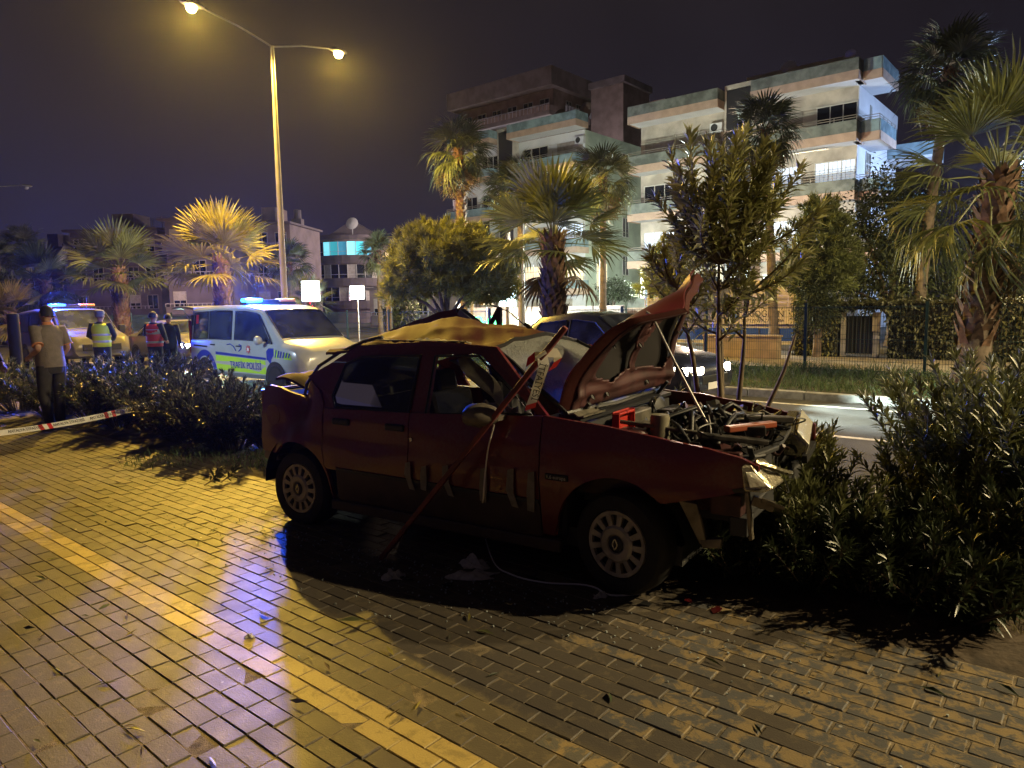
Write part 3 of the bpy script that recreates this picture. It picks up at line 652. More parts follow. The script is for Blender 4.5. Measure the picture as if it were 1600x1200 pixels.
mb = MB(); mb.mm(1.155, 1.165, -.62, -.40, .86, .975); mb.mm(1.155, 1.20, -.62, -.605, .86, .965); mb.mm(1.155, 1.2, -.41, -.40, .86, .975); mb.mm(1.165, 1.2, -.61, -.41, .955, .97); mb.build('red_frame', M_redplastic, car, bevel=.004)
mb = MB(); mb.lathe([(0, .95), (.05, .95), (.055, .93), (.055, .80), (.07, .78), (.07, .68)], 16, Matrix.Translation((1.36, -.42, 0))); mb.build('coolant_bottle', mat('milky_plastic', (.20, .18, .12), .5), car, smooth=40)
mb = MB(); mb.mm(1.05, 1.12, -.30, .05, .80, .92); mb.mm(1.12, 1.3, -.28, -.12, .74, .86); mb.build('wiper_motor', M_alloy, car, bevel=.012)
mb = MB(); mb.lathe([(0, .0), (.12, .0), (.125, .05), (.04, .09), (0, .09)], 20, Matrix.Translation((1.0, .36, .82)) @ Matrix.Rotation(R(90), 4, 'Y')); mb.build('brake_servo', M_black, car, smooth=40)
for k in range(26):
    rr = random.Random(k); a = Vector((1.1 + .6 * rr.random(), -.5 + .9 * rr.random(), .80)); b = Vector((1.15 + .6 * rr.random(), -.5 + 1.0 * rr.random(), .80)); c = (a + b) / 2 + Vector((0, 0, .06 + .10 * rr.random()))
    mb = MB(); mb.tube([a, a.lerp(c, .6) + Vector((0, 0, .03)), c, c.lerp(b, .4) + Vector((0, 0, .02)), b], .008 + .009 * rr.random(), 6); mb.build('hose', M_black if k % 3 else M_engine, car, smooth=60)
mb = MB(); mb.bar((1.15, -.55, .915), (1.70, -.30, .83), .03, .02); mb.bar((1.45, -.1, .86), (1.82, .35, .86), .05, .03); mb.build('brace', M_alloy, car, bevel=.005)
# cowl and wipers
mb = MB(); mb.shell(lambda a, b: Vector((.86 + .14 * a, -.70 + 1.4 * b, .955 - .02 * a)), 2, 10, (0, 0, -.02)); mb.build('scuttle', M_black, car)
for y0 in (-.45, .2):
    mb = MB(); mb.tube([(.97, y0, .965), (.90, y0 + .26, .985), (.85, y0 + .50, 1.03)], .008, 5); mb.bar((.90, y0 + .1, .985), (.82, y0 + .62, 1.045), .012, .02); mb.build('wiper', M_black, car)
mb = MB(); mb.shell(lambda a, b: Vector((.92 + .10 * a, -.70 + .28 * b, .958 + .012 * math.sin(a * 6))), 3, 6, (0, 0, -.01)); mb.build('bare_scuttle_patch', M_alloy, car)
# radiator panel, grille bar, lamps
mb = MB(); mb.bar((1.84, -.62, .76), (1.90, .0, .74), .05, .03); mb.bar((1.90, 0, .74), (1.86, .62, .80), .05, .03); mb.mm(1.82, 1.85, -.6, .6, .45, .70); mb.build('radiator_panel', M_dark, car, bevel=.008)
for nm_, m_, n_, sd_ in (('crushed_sheet', M_inner, 26, 5), ('crushed_plastic', M_black, 34, 6), ('loose_metal', M_alloy, 16, 7), ('wire_bundle', M_black, 22, 8)):
    rr = random.Random(sd_); mb = MB()
    for k in range(n_):
        c_ = Vector((rr.uniform(1.05, 1.95), rr.uniform(-.58, .62), rr.uniform(.72, .90)))
        if c_.x > 1.8: c_.z -= .08
        if nm_ == 'wire_bundle':
            p_ = [c_ + Vector((rr.gauss(0, .025) * q, rr.gauss(0, .045) * q, .05 * math.sin(q * 1.3))) for q in range(5)]; mb.tube(smooth_pts0(p_), rr.uniform(.003, .007), 5)
        else:
            Mr = Matrix.Translation(c_) @ Matrix.Rotation(rr.uniform(-.6, .6), 4, 'X') @ Matrix.Rotation(rr.uniform(-.6, .6), 4, 'Y') @ Matrix.Rotation(rr.random() * 3, 4, 'Z'); l_, w_ = rr.uniform(.05, .20), rr.uniform(.03, .09)
            ph = rr.random() * 6; mb.shell(lambda a, b: Mr @ Vector(((a - .5) * l_, (b - .5) * w_, .018 * math.sin(a * 7 + ph) + .012 * math.sin(b * 5 + ph))), 5, 3, (0, 0, -.006))
    tag(mb.build(nm_, m_, car, smooth=30), kind='stuff')
mb = MB(); mb.mm(1.78, 1.82, -.45, .45, .42, .76)
for k in range(16): mb.mm(1.82, 1.826, -.44 + .055 * k, -.42 + .055 * k, .45, .75)
mb.build('radiator', M_engine, car)
mb = MB(); mb.bar((1.72, -.36, .885), (1.90, -.06, .885), .05, .035); mb.build('orange_bracket', M_orange, car, bevel=.006)
mb = MB(); mb.bar((1.62, -.52, .87), (1.92, -.30, .82), .07, .03); mb.bar((1.70, .1, .88), (1.92, .3, .86), .06, .04); mb.box((1.80, -.16, .865), (.14, .2, .05), R(20)); mb.build('slam_panel', M_engine, car, bevel=.006)
def headlamp(pts, d, nm):
    mb = MB(); mb.prism(pts, d); o = mb.build('headlamp', M_refl, car, bevel=.012); return o
h1 = headlamp([(1.955, -.725, .785), (2.055, -.69, .665), (2.015, -.745, .655), (1.93, -.77, .655), (1.915, -.768, .785)], (.01, .20, 0), '')
mb = MB(); mb.prism([(1.965, -.742, .755), (2.03, -.712, .685), (1.96, -.768, .68), (1.94, -.772, .755)], (.002, -.006, 0)); mb.build('lens', M_lens, h1, bevel=.003)
mb = MB(); mb.tube([(1.96, -.69, .79), (2.03, -.60, .75), (2.06, -.45, .70), (2.06, -.36, .68)], .016, 6); mb.build('chrome_trim', M_refl, car)
h2 = headlamp([(1.93, .34, .77), (2.01, .34, .70), (1.98, .34, .62), (1.86, .34, .62), (1.86, .34, .77)], (-.05, .36, .09), '')
mb = MB(); mb.prism([(1.945, .345, .785), (2.018, .345, .705), (2.0, .345, .64), (1.95, .345, .64)], (-.045, .34, .09)); mb.build('lens', M_lens, h2, bevel=.006)
mb = MB(); mb.bar((2.0, .30, .62), (1.99, .62, .66), .03, .045); mb.build('grille_remnant', M_black, car)
# hanging bumper bracket and crash box under the near wing
mb = MB(); mb.prism([(1.60, -.78, .575), (1.70, -.775, .565), (1.745, -.76, .37), (1.715, -.765, .35)], (0, .03, 0)); mb.prism([(1.715, -.77, .375), (1.755, -.755, .385), (1.815, -.735, .39), (1.815, -.74, .34), (1.73, -.77, .335)], (0, .04, 0)); mb.build('hanging_bumper_stay', M_rust, car, bevel=.006)
mb = MB(); mb.mm(1.74, 1.90, -.70, -.60, .50, .615); mb.build('crash_box', M_inner, car, bevel=.01)
mb = MB(); mb.mm(1.84, 1.93, -.69, -.56, .40, .50); mb.build('horn_box', M_dark, car, bevel=.008)
mb = MB(); mb.bar((1.93, -.70, .64), (1.955, -.70, .40), .035, .02); mb.bar((1.95, -.69, .60), (2.05, -.66, .57), .03, .05); mb.prism([(2.0, -.70, .60), (2.10, -.66, .56), (2.06, -.62, .54), (1.97, -.66, .55)], (0, 0, .02)); mb.build('torn_front_rail', M_rust, car, bevel=.004)
mb = MB(); mb.bar((1.58, -.80, .60), (1.97, -.735, .665), .012, .02); mb.build('wing_flange', M_black, car)
mb = MB(); mb.bar((1.88, -.6, .50), (1.90, .6, .50), .08, .1); mb.build('front_crossmember', M_dark, car, bevel=.01)
# --- bonnet: outer skin, inner frame pulled off it, prop
def bon(s, t, lift=0.0):
    """s 0 near edge..1 far edge, t 0 hinge..1 front"""
    A = Vector((.90, -.70, .945)); B = Vector((.98, .72, .985)); Cc = Vector((1.285, .52, 1.765)); D = Vector((1.475, -.30, 1.585))
    p_ = (A * (1 - s) + B * s) * (1 - t) + (D * (1 - s) + Cc * s) * t
    nrm = Vector((-.86, -.12, .50))
    bow = math.sin(math.pi * t) * (.15 * (1 - s)**1.2 + .05 * s) + .05 * math.sin(math.pi * t) * math.sin(math.pi * s)
    p_ += nrm * bow
    fold = max(0, t - .72) / .28; p_ += Vector((-.02, .10, -.06)) * fold * (1 - s)**2
    p_ += nrm * (.012 * math.sin(11 * s + 5 * t) * math.sin(9 * t) + lift)
    return p_
mb = MB(); mb.shell(lambda a, b: bon(a, b, .052 + .03 * max(0, b - .55) * a + .010 * abs(math.sin(6 * a + 9 * b))), 22, 26, (.006, 0, -.006)); bonnet = mb.build('bonnet', M_maroon, car, smooth=30); bonnet['label'] = 'raised and buckled bonnet'
mb = MB(); mb.shell(lambda a, b: bon(.03 + .94 * a, .05 + .90 * b, .032 + .02 * max(0, b - .55) * a), 14, 16, (.004, 0, -.004)); mb.build('bonnet_shade', mat('bonnet_shade', (.007, .0045, .005), .8), bonnet, smooth=40)  # near-black sheet that paints the shade inside the frame openings
# turned-over rim of the skin along the near edge and the front
mb = MB(); mb.shell(lambda a, b: bon(.0 + .028 * b, .02 + .96 * a, .052 - .06 * b), 26, 2, (.01, .004, 0)); mb.build('bonnet_rim', M_maroon_dusty, bonnet, smooth=40)
mb = MB(); mb.shell(lambda a, b: bon(.02 + .96 * a, .962 + .028 * b, -.015 + .06 * b), 20, 2, (.01, .004, 0)); mb.build('bonnet_rim', M_maroon_dusty, bonnet, smooth=40)
HOLES = ([(.10, .24), (.30, .18), (.47, .24), (.47, .40), (.22, .86), (.12, .80)], [(.55, .22), (.84, .20), (.90, .30), (.90, .78), (.80, .86), (.53, .40)], [(.49, .52), (.64, .86), (.34, .86)])
def inpoly(x, y, P):
    c = False
    for (x0, y0), (x1, y1) in zip(P, P[1:] + P[:1]):
        if (y0 > y) != (y1 > y) and x < (x1 - x0) * (y - y0) / (y1 - y0) + x0: c = not c
    return c
fr = MB(); NS, NT = 46, 50
def emb(s_, t_):
    d = -.012 - .020 * math.exp(-((t_ - .13) / .03)**2) - .014 * math.exp(-((t_ - .07) / .02)**2) * (1 if .2 < s_ < .8 else 0) - .018 * (math.exp(-((s_ - .06) / .03)**2) + math.exp(-((s_ - .94) / .03)**2))
    for P in HOLES:
        for (x0, y0), (x1, y1) in zip(P, P[1:] + P[:1]):
            L2 = (x1-x0)**2 + (y1-y0)**2; k = max(0, min(1, ((s_-x0)*(x1-x0) + (t_-y0)*(y1-y0)) / L2)); dd = math.hypot(s_-x0-k*(x1-x0), t_-y0-k*(y1-y0)); d -= .016 * math.exp(-(dd / .022)**2)
    return d
vs = {}; 
for i_ in range(NS):
    for j_ in range(NT):
        cs, ct_ = .02 + .96 * (i_ + .5) / NS, .03 + .93 * (j_ + .5) / NT
        if any(inpoly(cs, ct_, P) for P in HOLES): continue
        q = []
        for di, dj in ((0, 0), (1, 0), (1, 1), (0, 1)):
            key = (i_ + di, j_ + dj)
            if key not in vs:
                s_, t_ = .02 + .96 * key[0] / NS, .03 + .93 * key[1] / NT; vs[key] = len(fr.v); fr.v.append(tuple(bon(s_, t_, emb(s_, t_))))
            q.append(vs[key])
        fr.f.append(tuple(q)); fr.m.append(0)
fo = fr.build('bonnet_frame', M_inner, bonnet, smooth=50, solid=.012)
mb = MB()
for s_, t_ in ((.16, .10), (.28, .10), (.7, .10), (.5, .42), (.07, .5), (.93, .5)):
    q = bon(s_, t_, -.032); mb.lathe([(0, 0), (.018, 0), (.02, .004)], 10, Matrix.Translation(q) @ Matrix.Rotation(R(60), 4, 'Y'))
mb.build('frame_hole', M_black, bonnet)
mb = MB()
for s_ in (.12, .88):
    q = bon(s_, .0, 0); mb.bar(q + Vector((-.02, 0, -.05)), q + Vector((.06, 0, .05)), .03, .02)
mb.build('hinge', M_dark, bonnet)
mb = MB(); mb.tube([Vector((1.235, -.33, 1.53)), Vector((1.27, -.33, 1.51)), Vector((1.42, -.36, 1.25)), Vector((1.56, -.40, 1.03)), Vector((1.655, -.43, .89))], .007, 6); mb.build('bonnet_prop', M_steel, car, smooth=60)

# --- loose things round the car
def on_car(px, py, yl):
    d = cx * ((px - 800) / F_PX) + cu * ((600 - py) / F_PX) + cf; o = Vector((0, 0, CAM_H)); t = (yl - (o - Vector((-.065, 5.09, 0))).dot(ly)) / d.dot(ly); return o + d * t
bar0 = gp(596, 880) + Vector((0, 0, .03)); bar1 = on_car(884, 511, -.80)
mb = MB(); mb.bar(bar0, bar1, .045, .03); mb.build('red_strip', mat('red_wood', (.14, .022, .018), .55, var=.3, vs=9), None, bevel=.005)
tag(bpy.data.objects['red_strip'], 'long dark red strip leaning across the car past its door mirror', 'strip')
def ribbon(name, pts, w, mats, blocks, parent=None, th=.001, fold=0.0):
    """flat tape along pts = [(point, across-vector)], one quad per step, material by block"""
    mb = MB(); n = len(pts)
    for i in range(n - 1):
        (p, a), (q, b) = pts[i], pts[i + 1]; a = Vector(a).normalized() * w / 2; b = Vector(b).normalized() * w / 2
        mb.add([p - a, q - b, q + b, p + a], [(0, 1, 2, 3)], blocks(i))
    return mb.build(name, mats, parent, solid=th)
M_tw = mat('tape_white', (.75, .73, .66), .45, transl=.2); M_tr = mat('tape_red', (.55, .03, .03), .45, transl=.2); M_ink = mat('tape_ink', (.02, .02, .025), .6)
kn = bar0.lerp(bar1, .885) + Vector((0, -.012, 0))
tt = thing('tied_tape', 'red and white warning tape knotted round the red strip at the windscreen', 'tape', kn)
pts = [(Vector((0, 0, 0)), (1, .2, .3)), (Vector((.01, -.02, -.05)), (1, .1, .2)), (Vector((-.015, -.02, -.12)), (1, 0, .25)), (Vector((-.04, -.01, -.20)), (1, .1, .3)), (Vector((-.062, 0, -.26)), (1, 0, .3)), (Vector((-.07, 0, -.29)), (1, 0, .3))]
ribbon('tape_end', pts, .062, [M_tw, M_tr], lambda i: 1 if i >= 4 else 0, tt)
ribbon('tape_end', [(Vector((0, 0, 0)), (0, .2, 1)), (Vector((.035, .01, .025)), (.3, .1, 1)), (Vector((.075, .02, .02)), (.4, .1, 1)), (Vector((.09, .03, -.02)), (.9, .1, .5)), (Vector((.06, .03, -.07)), (.9, .1, .5))], .055, [M_tw, M_tr], lambda i: 1 if i == 3 else 0, tt)
ribbon('tape_end', [(Vector((0, 0, 0)), (0, .2, 1)), (Vector((-.04, -.01, .005)), (0, .2, 1)), (Vector((-.085, 0, -.03)), (.2, .2, 1))], .05, [M_tr, M_tw], lambda i: 0 if i else 1, tt)
mb = MB(); mb.tube([(.02, -.03, .03), (-.03, -.035, .0), (-.02, .03, -.03), (.03, .03, .0)], .012, 6); mb.build('knot', M_tw, tt)
rotm = Matrix.Translation((-.022, -.034, -.13)) @ Matrix.Rotation(R(-12), 4, 'X') @ Matrix.Rotation(R(73), 4, 'Z').to_4x4() if 0 else Matrix.Translation((-.024, -.030, -.135)) @ Matrix.Rotation(R(90), 4, 'X') @ Matrix.Rotation(R(-104), 4, 'Z')
text('tape_lettering', 'İTFAİYESİ', M_ink, tt, rotm, .052, .0008, sx=.9)
cb = [on_car(772, 664, -.90), on_car(763, 700, -.895), on_car(758, 740, -.89), on_car(755, 780, -.90)] + [gp(752, 830) + Vector((0, 0, .10)), gp(770, 880) + Vector((0, 0, .02)), gp(800, 900) + Vector((0, 0, .008)), gp(850, 912) + Vector((0, 0, .007)), gp(905, 915) + Vector((0, 0, .007)), gp(930, 920) + Vector((0, 0, .007)), gp(955, 932) + Vector((0, 0, .007)), gp(1000, 930) + Vector((0, 0, .007))]
def smooth_pts(P, k=5):
    out = []; n = len(P)
    for i in range(n - 1):
        p0, p1, p2, p3 = P[max(i-1, 0)], P[i], P[i+1], P[min(i+2, n-1)]
        for j in range(k):
            t = j / k; out.append(.5 * ((2*p1) + (p2-p0)*t + (2*p0-5*p1+4*p2-p3)*t*t + (3*p1-p0-3*p2+p3)*t**3))
    return out + [P[-1]]
mb = MB(); mb.tube(smooth_pts(cb), .0055, 6); tag(mb.build('white_cable', mat('white_cable', (.78, .75, .68), .5), None, smooth=60), 'white cable trailing from the car door mirror onto the paving', 'cable')
M_rag = mat('white_rag', (.55, .51, .44), .9, var=.2, vs=30)
def rag(name, c, r, label, cat, seed, h=.06):
    rr = random.Random(seed); ph = [rr.random() * 6 for _ in range(6)]
    def f(a, b):
        x, y = a - .5, b - .5; k = max(0, 1 - 1.7 * (x*x + y*y) * 2)
        z = h * (k * (.45 + .55 * abs(math.sin(7 * x + ph[0]) * math.cos(6 * y + ph[1]))) + .25 * k * math.sin(15 * x + 11 * y + ph[2]))
        return Vector((c.x + r[0] * (x + .12 * math.sin(5 * y + ph[3])), c.y + r[1] * (y + .14 * math.sin(6 * x + ph[4])), .006 + max(0, z)))
    mb = MB(); mb.shell(f, 14, 14, (0, 0, -.004)); return tag(mb.build(name, M_rag, None, smooth=50), label, cat)
rag('rag', gp(741, 885), (.16, .12), 'crumpled white rag standing up nearest the car under its front door', 'rag', 3, .07)
rag('rag', gp(738, 902), (.26, .10), 'white rag spread flat on the paving in front of the other rag', 'rag', 5, .05)
rag('paper_scrap', gp(614, 903), (.11, .09), 'small white crumpled scrap on the paving left of the rags', 'scrap', 9, .05)
rag('paper_scrap', gp(938, 933), (.07, .05), 'tiny pale scrap beside the end of the white cable', 'scrap', 12, .03)
rag('blue_scrap', gp(790 - 400, 1000 - 3), (.04, .02), 'tiny blue wrapper lying on the paving in the open', 'wrapper', 14, .02)

M_crumb = mat('glass_crumb', (.45, .5, .48), .1, spec=.8)
gb = MB(); rr = random.Random(77)
for k in range(420):
    lx, lyy = rr.gauss(.2, 1.1), -.95 - abs(rr.gauss(0, .30)); q = Vector((-.065, 5.09, 0)) + fx * lx + ly * lyy; r_ = rr.uniform(.003, .008); gb.box((q.x, q.y, .004), (r_, r_ * rr.uniform(.6, 1.4), r_), rr.random() * 3)
tag(gb.build('glass_crumbs', M_crumb), kind='stuff')
for k, (px, py, lab) in enumerate(((1010, 945, 'black plastic shard on the paving just below the front wheel'), (1075, 940, 'maroon shard on the paving right of the front wheel'), (640, 905, 'pale metal shard between the two rag heaps under the car door'), (700, 915, 'black plastic shard left of the flat white rag'), (1120, 955, 'maroon shard at the dark hedge edge right of the front wheel'), (560, 868, 'pale metal shard beside the foot of the red strip'), (830, 905, 'black plastic shard touching the white cable'))):
    q = gp(px, py); mb = MB(); pts = [(rr.uniform(.02, .05) * math.cos(t), rr.uniform(.015, .04) * math.sin(t), 0) for t in (0, 1.2, 2.3, 3.6, 4.9)]; mb.prism(pts, (0, 0, .004)); o = mb.build('plastic_shard', (M_black, M_maroon, M_alloy)[k % 3]); o.location = (q.x, q.y, .006); o.rotation_euler = (.15, .1, k)
    tag(o, lab, 'shard', 'shards from the wrecked car')
# ================================================================ planting
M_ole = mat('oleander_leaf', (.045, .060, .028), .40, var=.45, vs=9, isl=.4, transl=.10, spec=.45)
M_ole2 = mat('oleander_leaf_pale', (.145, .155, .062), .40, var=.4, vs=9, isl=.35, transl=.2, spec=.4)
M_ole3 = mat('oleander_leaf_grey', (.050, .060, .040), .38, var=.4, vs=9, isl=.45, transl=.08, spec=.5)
M_stem = mat('oleander_stem', (.15, .115, .07), .8, var=.35, vs=12)
M_twig = mat('dry_twig', (.14, .10, .06), .85)
def stem_path(base, d0, L, up=.35, n=7, wob=.05, rr=random):
    pts = [Vector(base)]; d = Vector(d0).normalized()
    for i in range(n):
        d = (d + Vector((rr.gauss(0, wob), rr.gauss(0, wob), up / n))).normalized(); pts.append(pts[-1] + d * (L / n))
    return pts
def leaf_on_path(pts, t0, spacing, L, Wd, spread, rr, tipn=5):
    """whorls of three leaves along a stem, closing up round its tip"""
    P, D, LL, WW = [], [], [], []
    seg = [(a, b) for a, b in zip(pts, pts[1:])]; tot = sum((b - a).length for a, b in seg); s = tot * t0; k = rr.random() * 6
    def at_s(s):
        for a, b in seg:
            l = (b - a).length
            if s <= l: return a.lerp(b, s / max(l, 1e-6)), (b - a).normalized()
            s -= l
        return seg[-1][1], (seg[-1][1] - seg[-1][0]).normalized()
    while s < tot:
        p, d = at_s(s); a = d.orthogonal().normalized(); b = d.cross(a); f = s / tot
        for q in range(3):
            t = k + q * 2.094; out = a * math.cos(t) + b * math.sin(t); sp = spread * (1.3 - .6 * f) * (1 + rr.gauss(0, .30))
            D.append(tuple(d * math.cos(sp) + out * math.sin(sp))); P.append(tuple(p)); LL.append(L * (.55 + .7 * rr.random()) * (1 - .25 * f)); WW.append(Wd * (.8 + .4 * rr.random()))
        k += 1.05; s += spacing * (1 - .45 * f)
    p, d = pts[-1], (pts[-1] - pts[-2]).normalized()
    for q in range(tipn):
        a = d.orthogonal().normalized(); b = d.cross(a); t = k + q * 2.4; sp = .12 + .35 * rr.random()
        D.append(tuple(d * math.cos(sp) + (a * math.cos(t) + b * math.sin(t)) * math.sin(sp))); P.append(tuple(p)); LL.append(L * (.6 + .3 * rr.random())); WW.append(Wd * .75)
    return P, D, LL, WW
LEAF_ME = {}
def leaf_mesh(m):
    if m.name not in LEAF_ME:
        V, T = leaf_arrays([(0, 0, 0)], [(1, 0, 0)], 1.0, .17, up=[(0, 0, 1)]); o = np_obj('leaf', V, T, m); LEAF_ME[m.name] = o.data; bpy.data.objects.remove(o)
    return LEAF_ME[m.name]
def finish_plant(root, P, D, LL, WW, m, singles=0, rr=random):
    idx = list(range(len(P)))
    if singles:
        c = Vector((0, 0, CAM_H)); base = root.location
        idx.sort(key=lambda i: (Vector(P[i]) + base - c).length - LL[i] * 2); pick = idx[:singles * 3]; rr.shuffle(pick); one = pick[:singles]; oneset = set(one); idx = [i for i in range(len(P)) if i not in oneset]
        for i in one:
            d = Vector(D[i]).normalized(); up = Vector((rr.gauss(0, .3), rr.gauss(0, .3), 1)); s_ = d.cross(up).normalized(); nn = s_.cross(d)
            Mx = Matrix((( d.x, -s_.x, nn.x, P[i][0]), (d.y, -s_.y, nn.y, P[i][1]), (d.z, -s_.z, nn.z, P[i][2]), (0, 0, 0, 1)))
            o = link('leaf', leaf_mesh(m), root); o.matrix_local = Mx @ Matrix.Diagonal((LL[i], LL[i] * WW[i] / LL[i] / .17 if 0 else WW[i] / .17, LL[i], 1))
    if idx:
        V, T = leaf_arrays([P[i] for i in idx], [D[i] for i in idx], [LL[i] for i in idx], [WW[i] for i in idx]); tag(np_obj('foliage', V, T, m, root), kind='stuff')
SHN = [0]
def shrub(label, loc, h, r, n, m=None, L=.135, Wd=.022, lean=(0, 0), singles=0, t0=.22, seed=None, group='oleander shrubs in the planting strip', spacing=.042, name='oleander_shrub', cat='shrub'):
    SHN[0] += 1; rr = random.Random(seed if seed is not None else SHN[0] * 13 + 5); m = m or M_ole
    root = thing(name, label, cat, (loc[0], loc[1], 0), 0, group)
    P, D, LL, WW = [], [], [], []; st = MB()
    for i in range(n):
        a = rr.random() * 2 * math.pi; q = math.sqrt(rr.random()); b = (math.cos(a) * r * .28 * q, math.sin(a) * r * .28 * q, .0)
        tilt = q * math.atan2(r, h * .72) * (.75 + .4 * rr.random()); Ls = (h * .86 / math.cos(tilt * .75)) * (.60 + .42 * rr.random()) * (1 - .1 * q)
        d = (math.cos(a) * math.sin(tilt) + lean[0], math.sin(a) * math.sin(tilt) + lean[1], math.cos(tilt))
        pts = stem_path(b, d, Ls, .25 if q < .8 else .1, 6, .06, rr); st.tube(pts, [.009 - .0055 * k / 6 for k in range(7)], 5, caps=False)
        R_ = leaf_on_path(pts, t0, spacing, L, Wd, .75, rr)
        for A_, B_ in zip((P, D, LL, WW), R_): A_.extend(B_)
        if rr.random() < .55:
            j = rr.randrange(2, 5); d2 = (pts[j + 1] - pts[j]).normalized() + Vector((rr.gauss(0, .5), rr.gauss(0, .5), .2)); p2 = stem_path(pts[j], d2, Ls * .35, .3, 4, .06, rr); st.tube(p2, .004, 4, caps=False)
            R_ = leaf_on_path(p2, .2, spacing, L, Wd, .75, rr)
            for A_, B_ in zip((P, D, LL, WW), R_): A_.extend(B_)
    st.build('stem', M_stem, root); finish_plant(root, P, D, LL, WW, m, singles, rr)
    return root
# --- hedge left of the car
for x, y, h, r, n, m, lab in (
    (-9.9, 13.0, 1.15, .9, 60, M_ole, 'oleander shrub at the far left edge behind the crouching arm'),
    (-8.2, 11.7, 1.12, .8, 65, M_ole2, 'yellowish oleander shrub directly left of the man in the polo shirt'),
    (-7.1, 11.0, 1.05, .75, 60, M_ole, 'oleander shrub just behind the legs of the man in the polo shirt'),
    (-6.3, 10.7, 1.2, .85, 75, M_ole3, 'oleander shrub right of the polo shirt, below the hi-vis officer'),
    (-5.4, 9.75, 1.15, .8, 75, M_ole, 'low oleander shrub in the left hedge where the tape is tied'),
    (-4.75, 9.5, 1.07, .85, 80, M_ole3, 'oleander shrub in the left hedge in front of the van rear wheel'),
    (-3.95, 8.6, 0.99, .75, 90, M_ole3, 'oleander shrub in the left hedge in front of the van side door'),
    (-3.25, 8.1, 1.05, .72, 100, M_ole3, 'frontmost oleander shrub of the left hedge, next to the car boot'),
    (-2.75, 8.0, .75, .5, 45, M_ole, 'short oleander shrub against the rear bumper of the wrecked car'),
    (-6.6, 12.2, 1.2, .8, 55, M_ole3, 'blue lit oleander shrub at the back of the hedge below the red vest'),
    (-5.5, 11.3, 1.28, .8, 60, M_ole3, 'tall oleander shrub at the back of the hedge beside the bright headlamp'),
    (-4.2, 10.2, 0.95, .7, 50, M_ole3, 'oleander shrub at the back of the hedge under the van text')):
    shrub(lab, (x, y), h * .88, r, int(n * .8), m)
# tuft of grass and fallen twigs behind the rear wheel
def tuft(name, label, c, rad, n, h, m, kind=None, cat=None, zb=0):
    a = NP.random(n) * 2 * np.pi; q = np.sqrt(NP.random(n)) * rad; P = np.stack([c[0] + q * np.cos(a), c[1] + q * np.sin(a), np.full(n, zb)], 1)
    D = np.stack([NP.normal(0, .45, n), NP.normal(0, .45, n), np.ones(n)], 1); V, T = leaf_arrays(P, D, h * (.5 + NP.random(n)), .007, tipdrop=.35); o = np_obj(name, V, T, m); return tag(o, label, cat, kind=kind)
M_grass = mat('grass_blade', (.085, .135, .05), .6, var=.4, vs=5, isl=.4, transl=.25)
M_drygrass = mat('dry_grass', (.20, .17, .07), .75, var=.4, vs=5, isl=.4, transl=.2)
for i, (x, y, rad, n, h) in enumerate(((-2.55, 7.3, .5, 420, .16), (-2.0, 6.9, .45, 300, .12), (-3.6, 7.4, .5, 300, .14), (2.75, 3.35, .5, 620, .14), (3.2, 3.5, .5, 400, .16), (2.2, 3.5, .25, 120, .10))): tuft('grass', None, (x, y), rad, n, h, M_drygrass if i in (1, 3, 4) else M_grass, 'stuff')
# --- shrubs right of the car
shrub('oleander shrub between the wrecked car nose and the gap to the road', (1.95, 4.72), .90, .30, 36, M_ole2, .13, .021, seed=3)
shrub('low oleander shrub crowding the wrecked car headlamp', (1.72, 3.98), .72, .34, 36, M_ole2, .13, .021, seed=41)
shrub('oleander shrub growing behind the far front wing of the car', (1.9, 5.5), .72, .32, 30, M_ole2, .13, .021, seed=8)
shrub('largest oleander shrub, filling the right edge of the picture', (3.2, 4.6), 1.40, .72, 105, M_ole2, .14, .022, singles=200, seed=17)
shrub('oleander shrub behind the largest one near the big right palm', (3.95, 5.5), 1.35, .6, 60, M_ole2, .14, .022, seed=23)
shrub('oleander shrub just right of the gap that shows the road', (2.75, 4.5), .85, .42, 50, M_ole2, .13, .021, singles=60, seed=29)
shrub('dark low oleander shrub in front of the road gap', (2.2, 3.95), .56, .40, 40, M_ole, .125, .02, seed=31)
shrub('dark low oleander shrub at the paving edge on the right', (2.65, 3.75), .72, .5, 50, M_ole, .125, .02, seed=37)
for px, py, h_, lab_ in ((1175, 905, .42, 'dark sprawling oleander shoots on the soil under the torn front rail'), (1280, 925, .5, 'dark sprawling oleander shoots at the paving edge below the headlamp shrub'), (1390, 945, .55, 'dark sprawling oleander shoots at the paving edge in the middle of the right hedge'), (1510, 975, .5, 'dark sprawling oleander shoots beside the dry grass at bottom right')):
    q = gp(px, py); shrub(lab_, (q.x, q.y + .12), h_, .48, 44, M_ole, .125, .02, t0=.1)
shrub('oleander shrub leaning in from the right border over the soil', (3.25, 3.75), 1.12, .55, 60, M_ole, .13, .021, seed=43)
shrub('oleander shrub hidden low under the bonnet and prop rod', (1.15, 6.5), 1.0, .45, 30, M_ole3, .14, .021, seed=47)
shrub('oleander shrub rising behind the shattered windscreen', (.25, 6.75), 1.45, .42, 26, M_ole3, .15, .022, seed=53, t0=.4)
for (lx, lyy, lab_) in ((-1.5, 1.3, 'boot'), (-.95, 1.25, 'rear door'), (-.4, 1.25, 'front door'), (.15, 1.3, 'windscreen'), (.7, 1.45, 'engine bay')):  # unseen shrubs added to stop blue light passing under the car
    q = Vector((-.065, 5.09, 0)) + fx * lx + ly * lyy; shrub('added oleander shrub that blocks light beyond the wrecked car ' + lab_, (q.x, q.y), .70, .42, 70, M_ole, t0=.04)
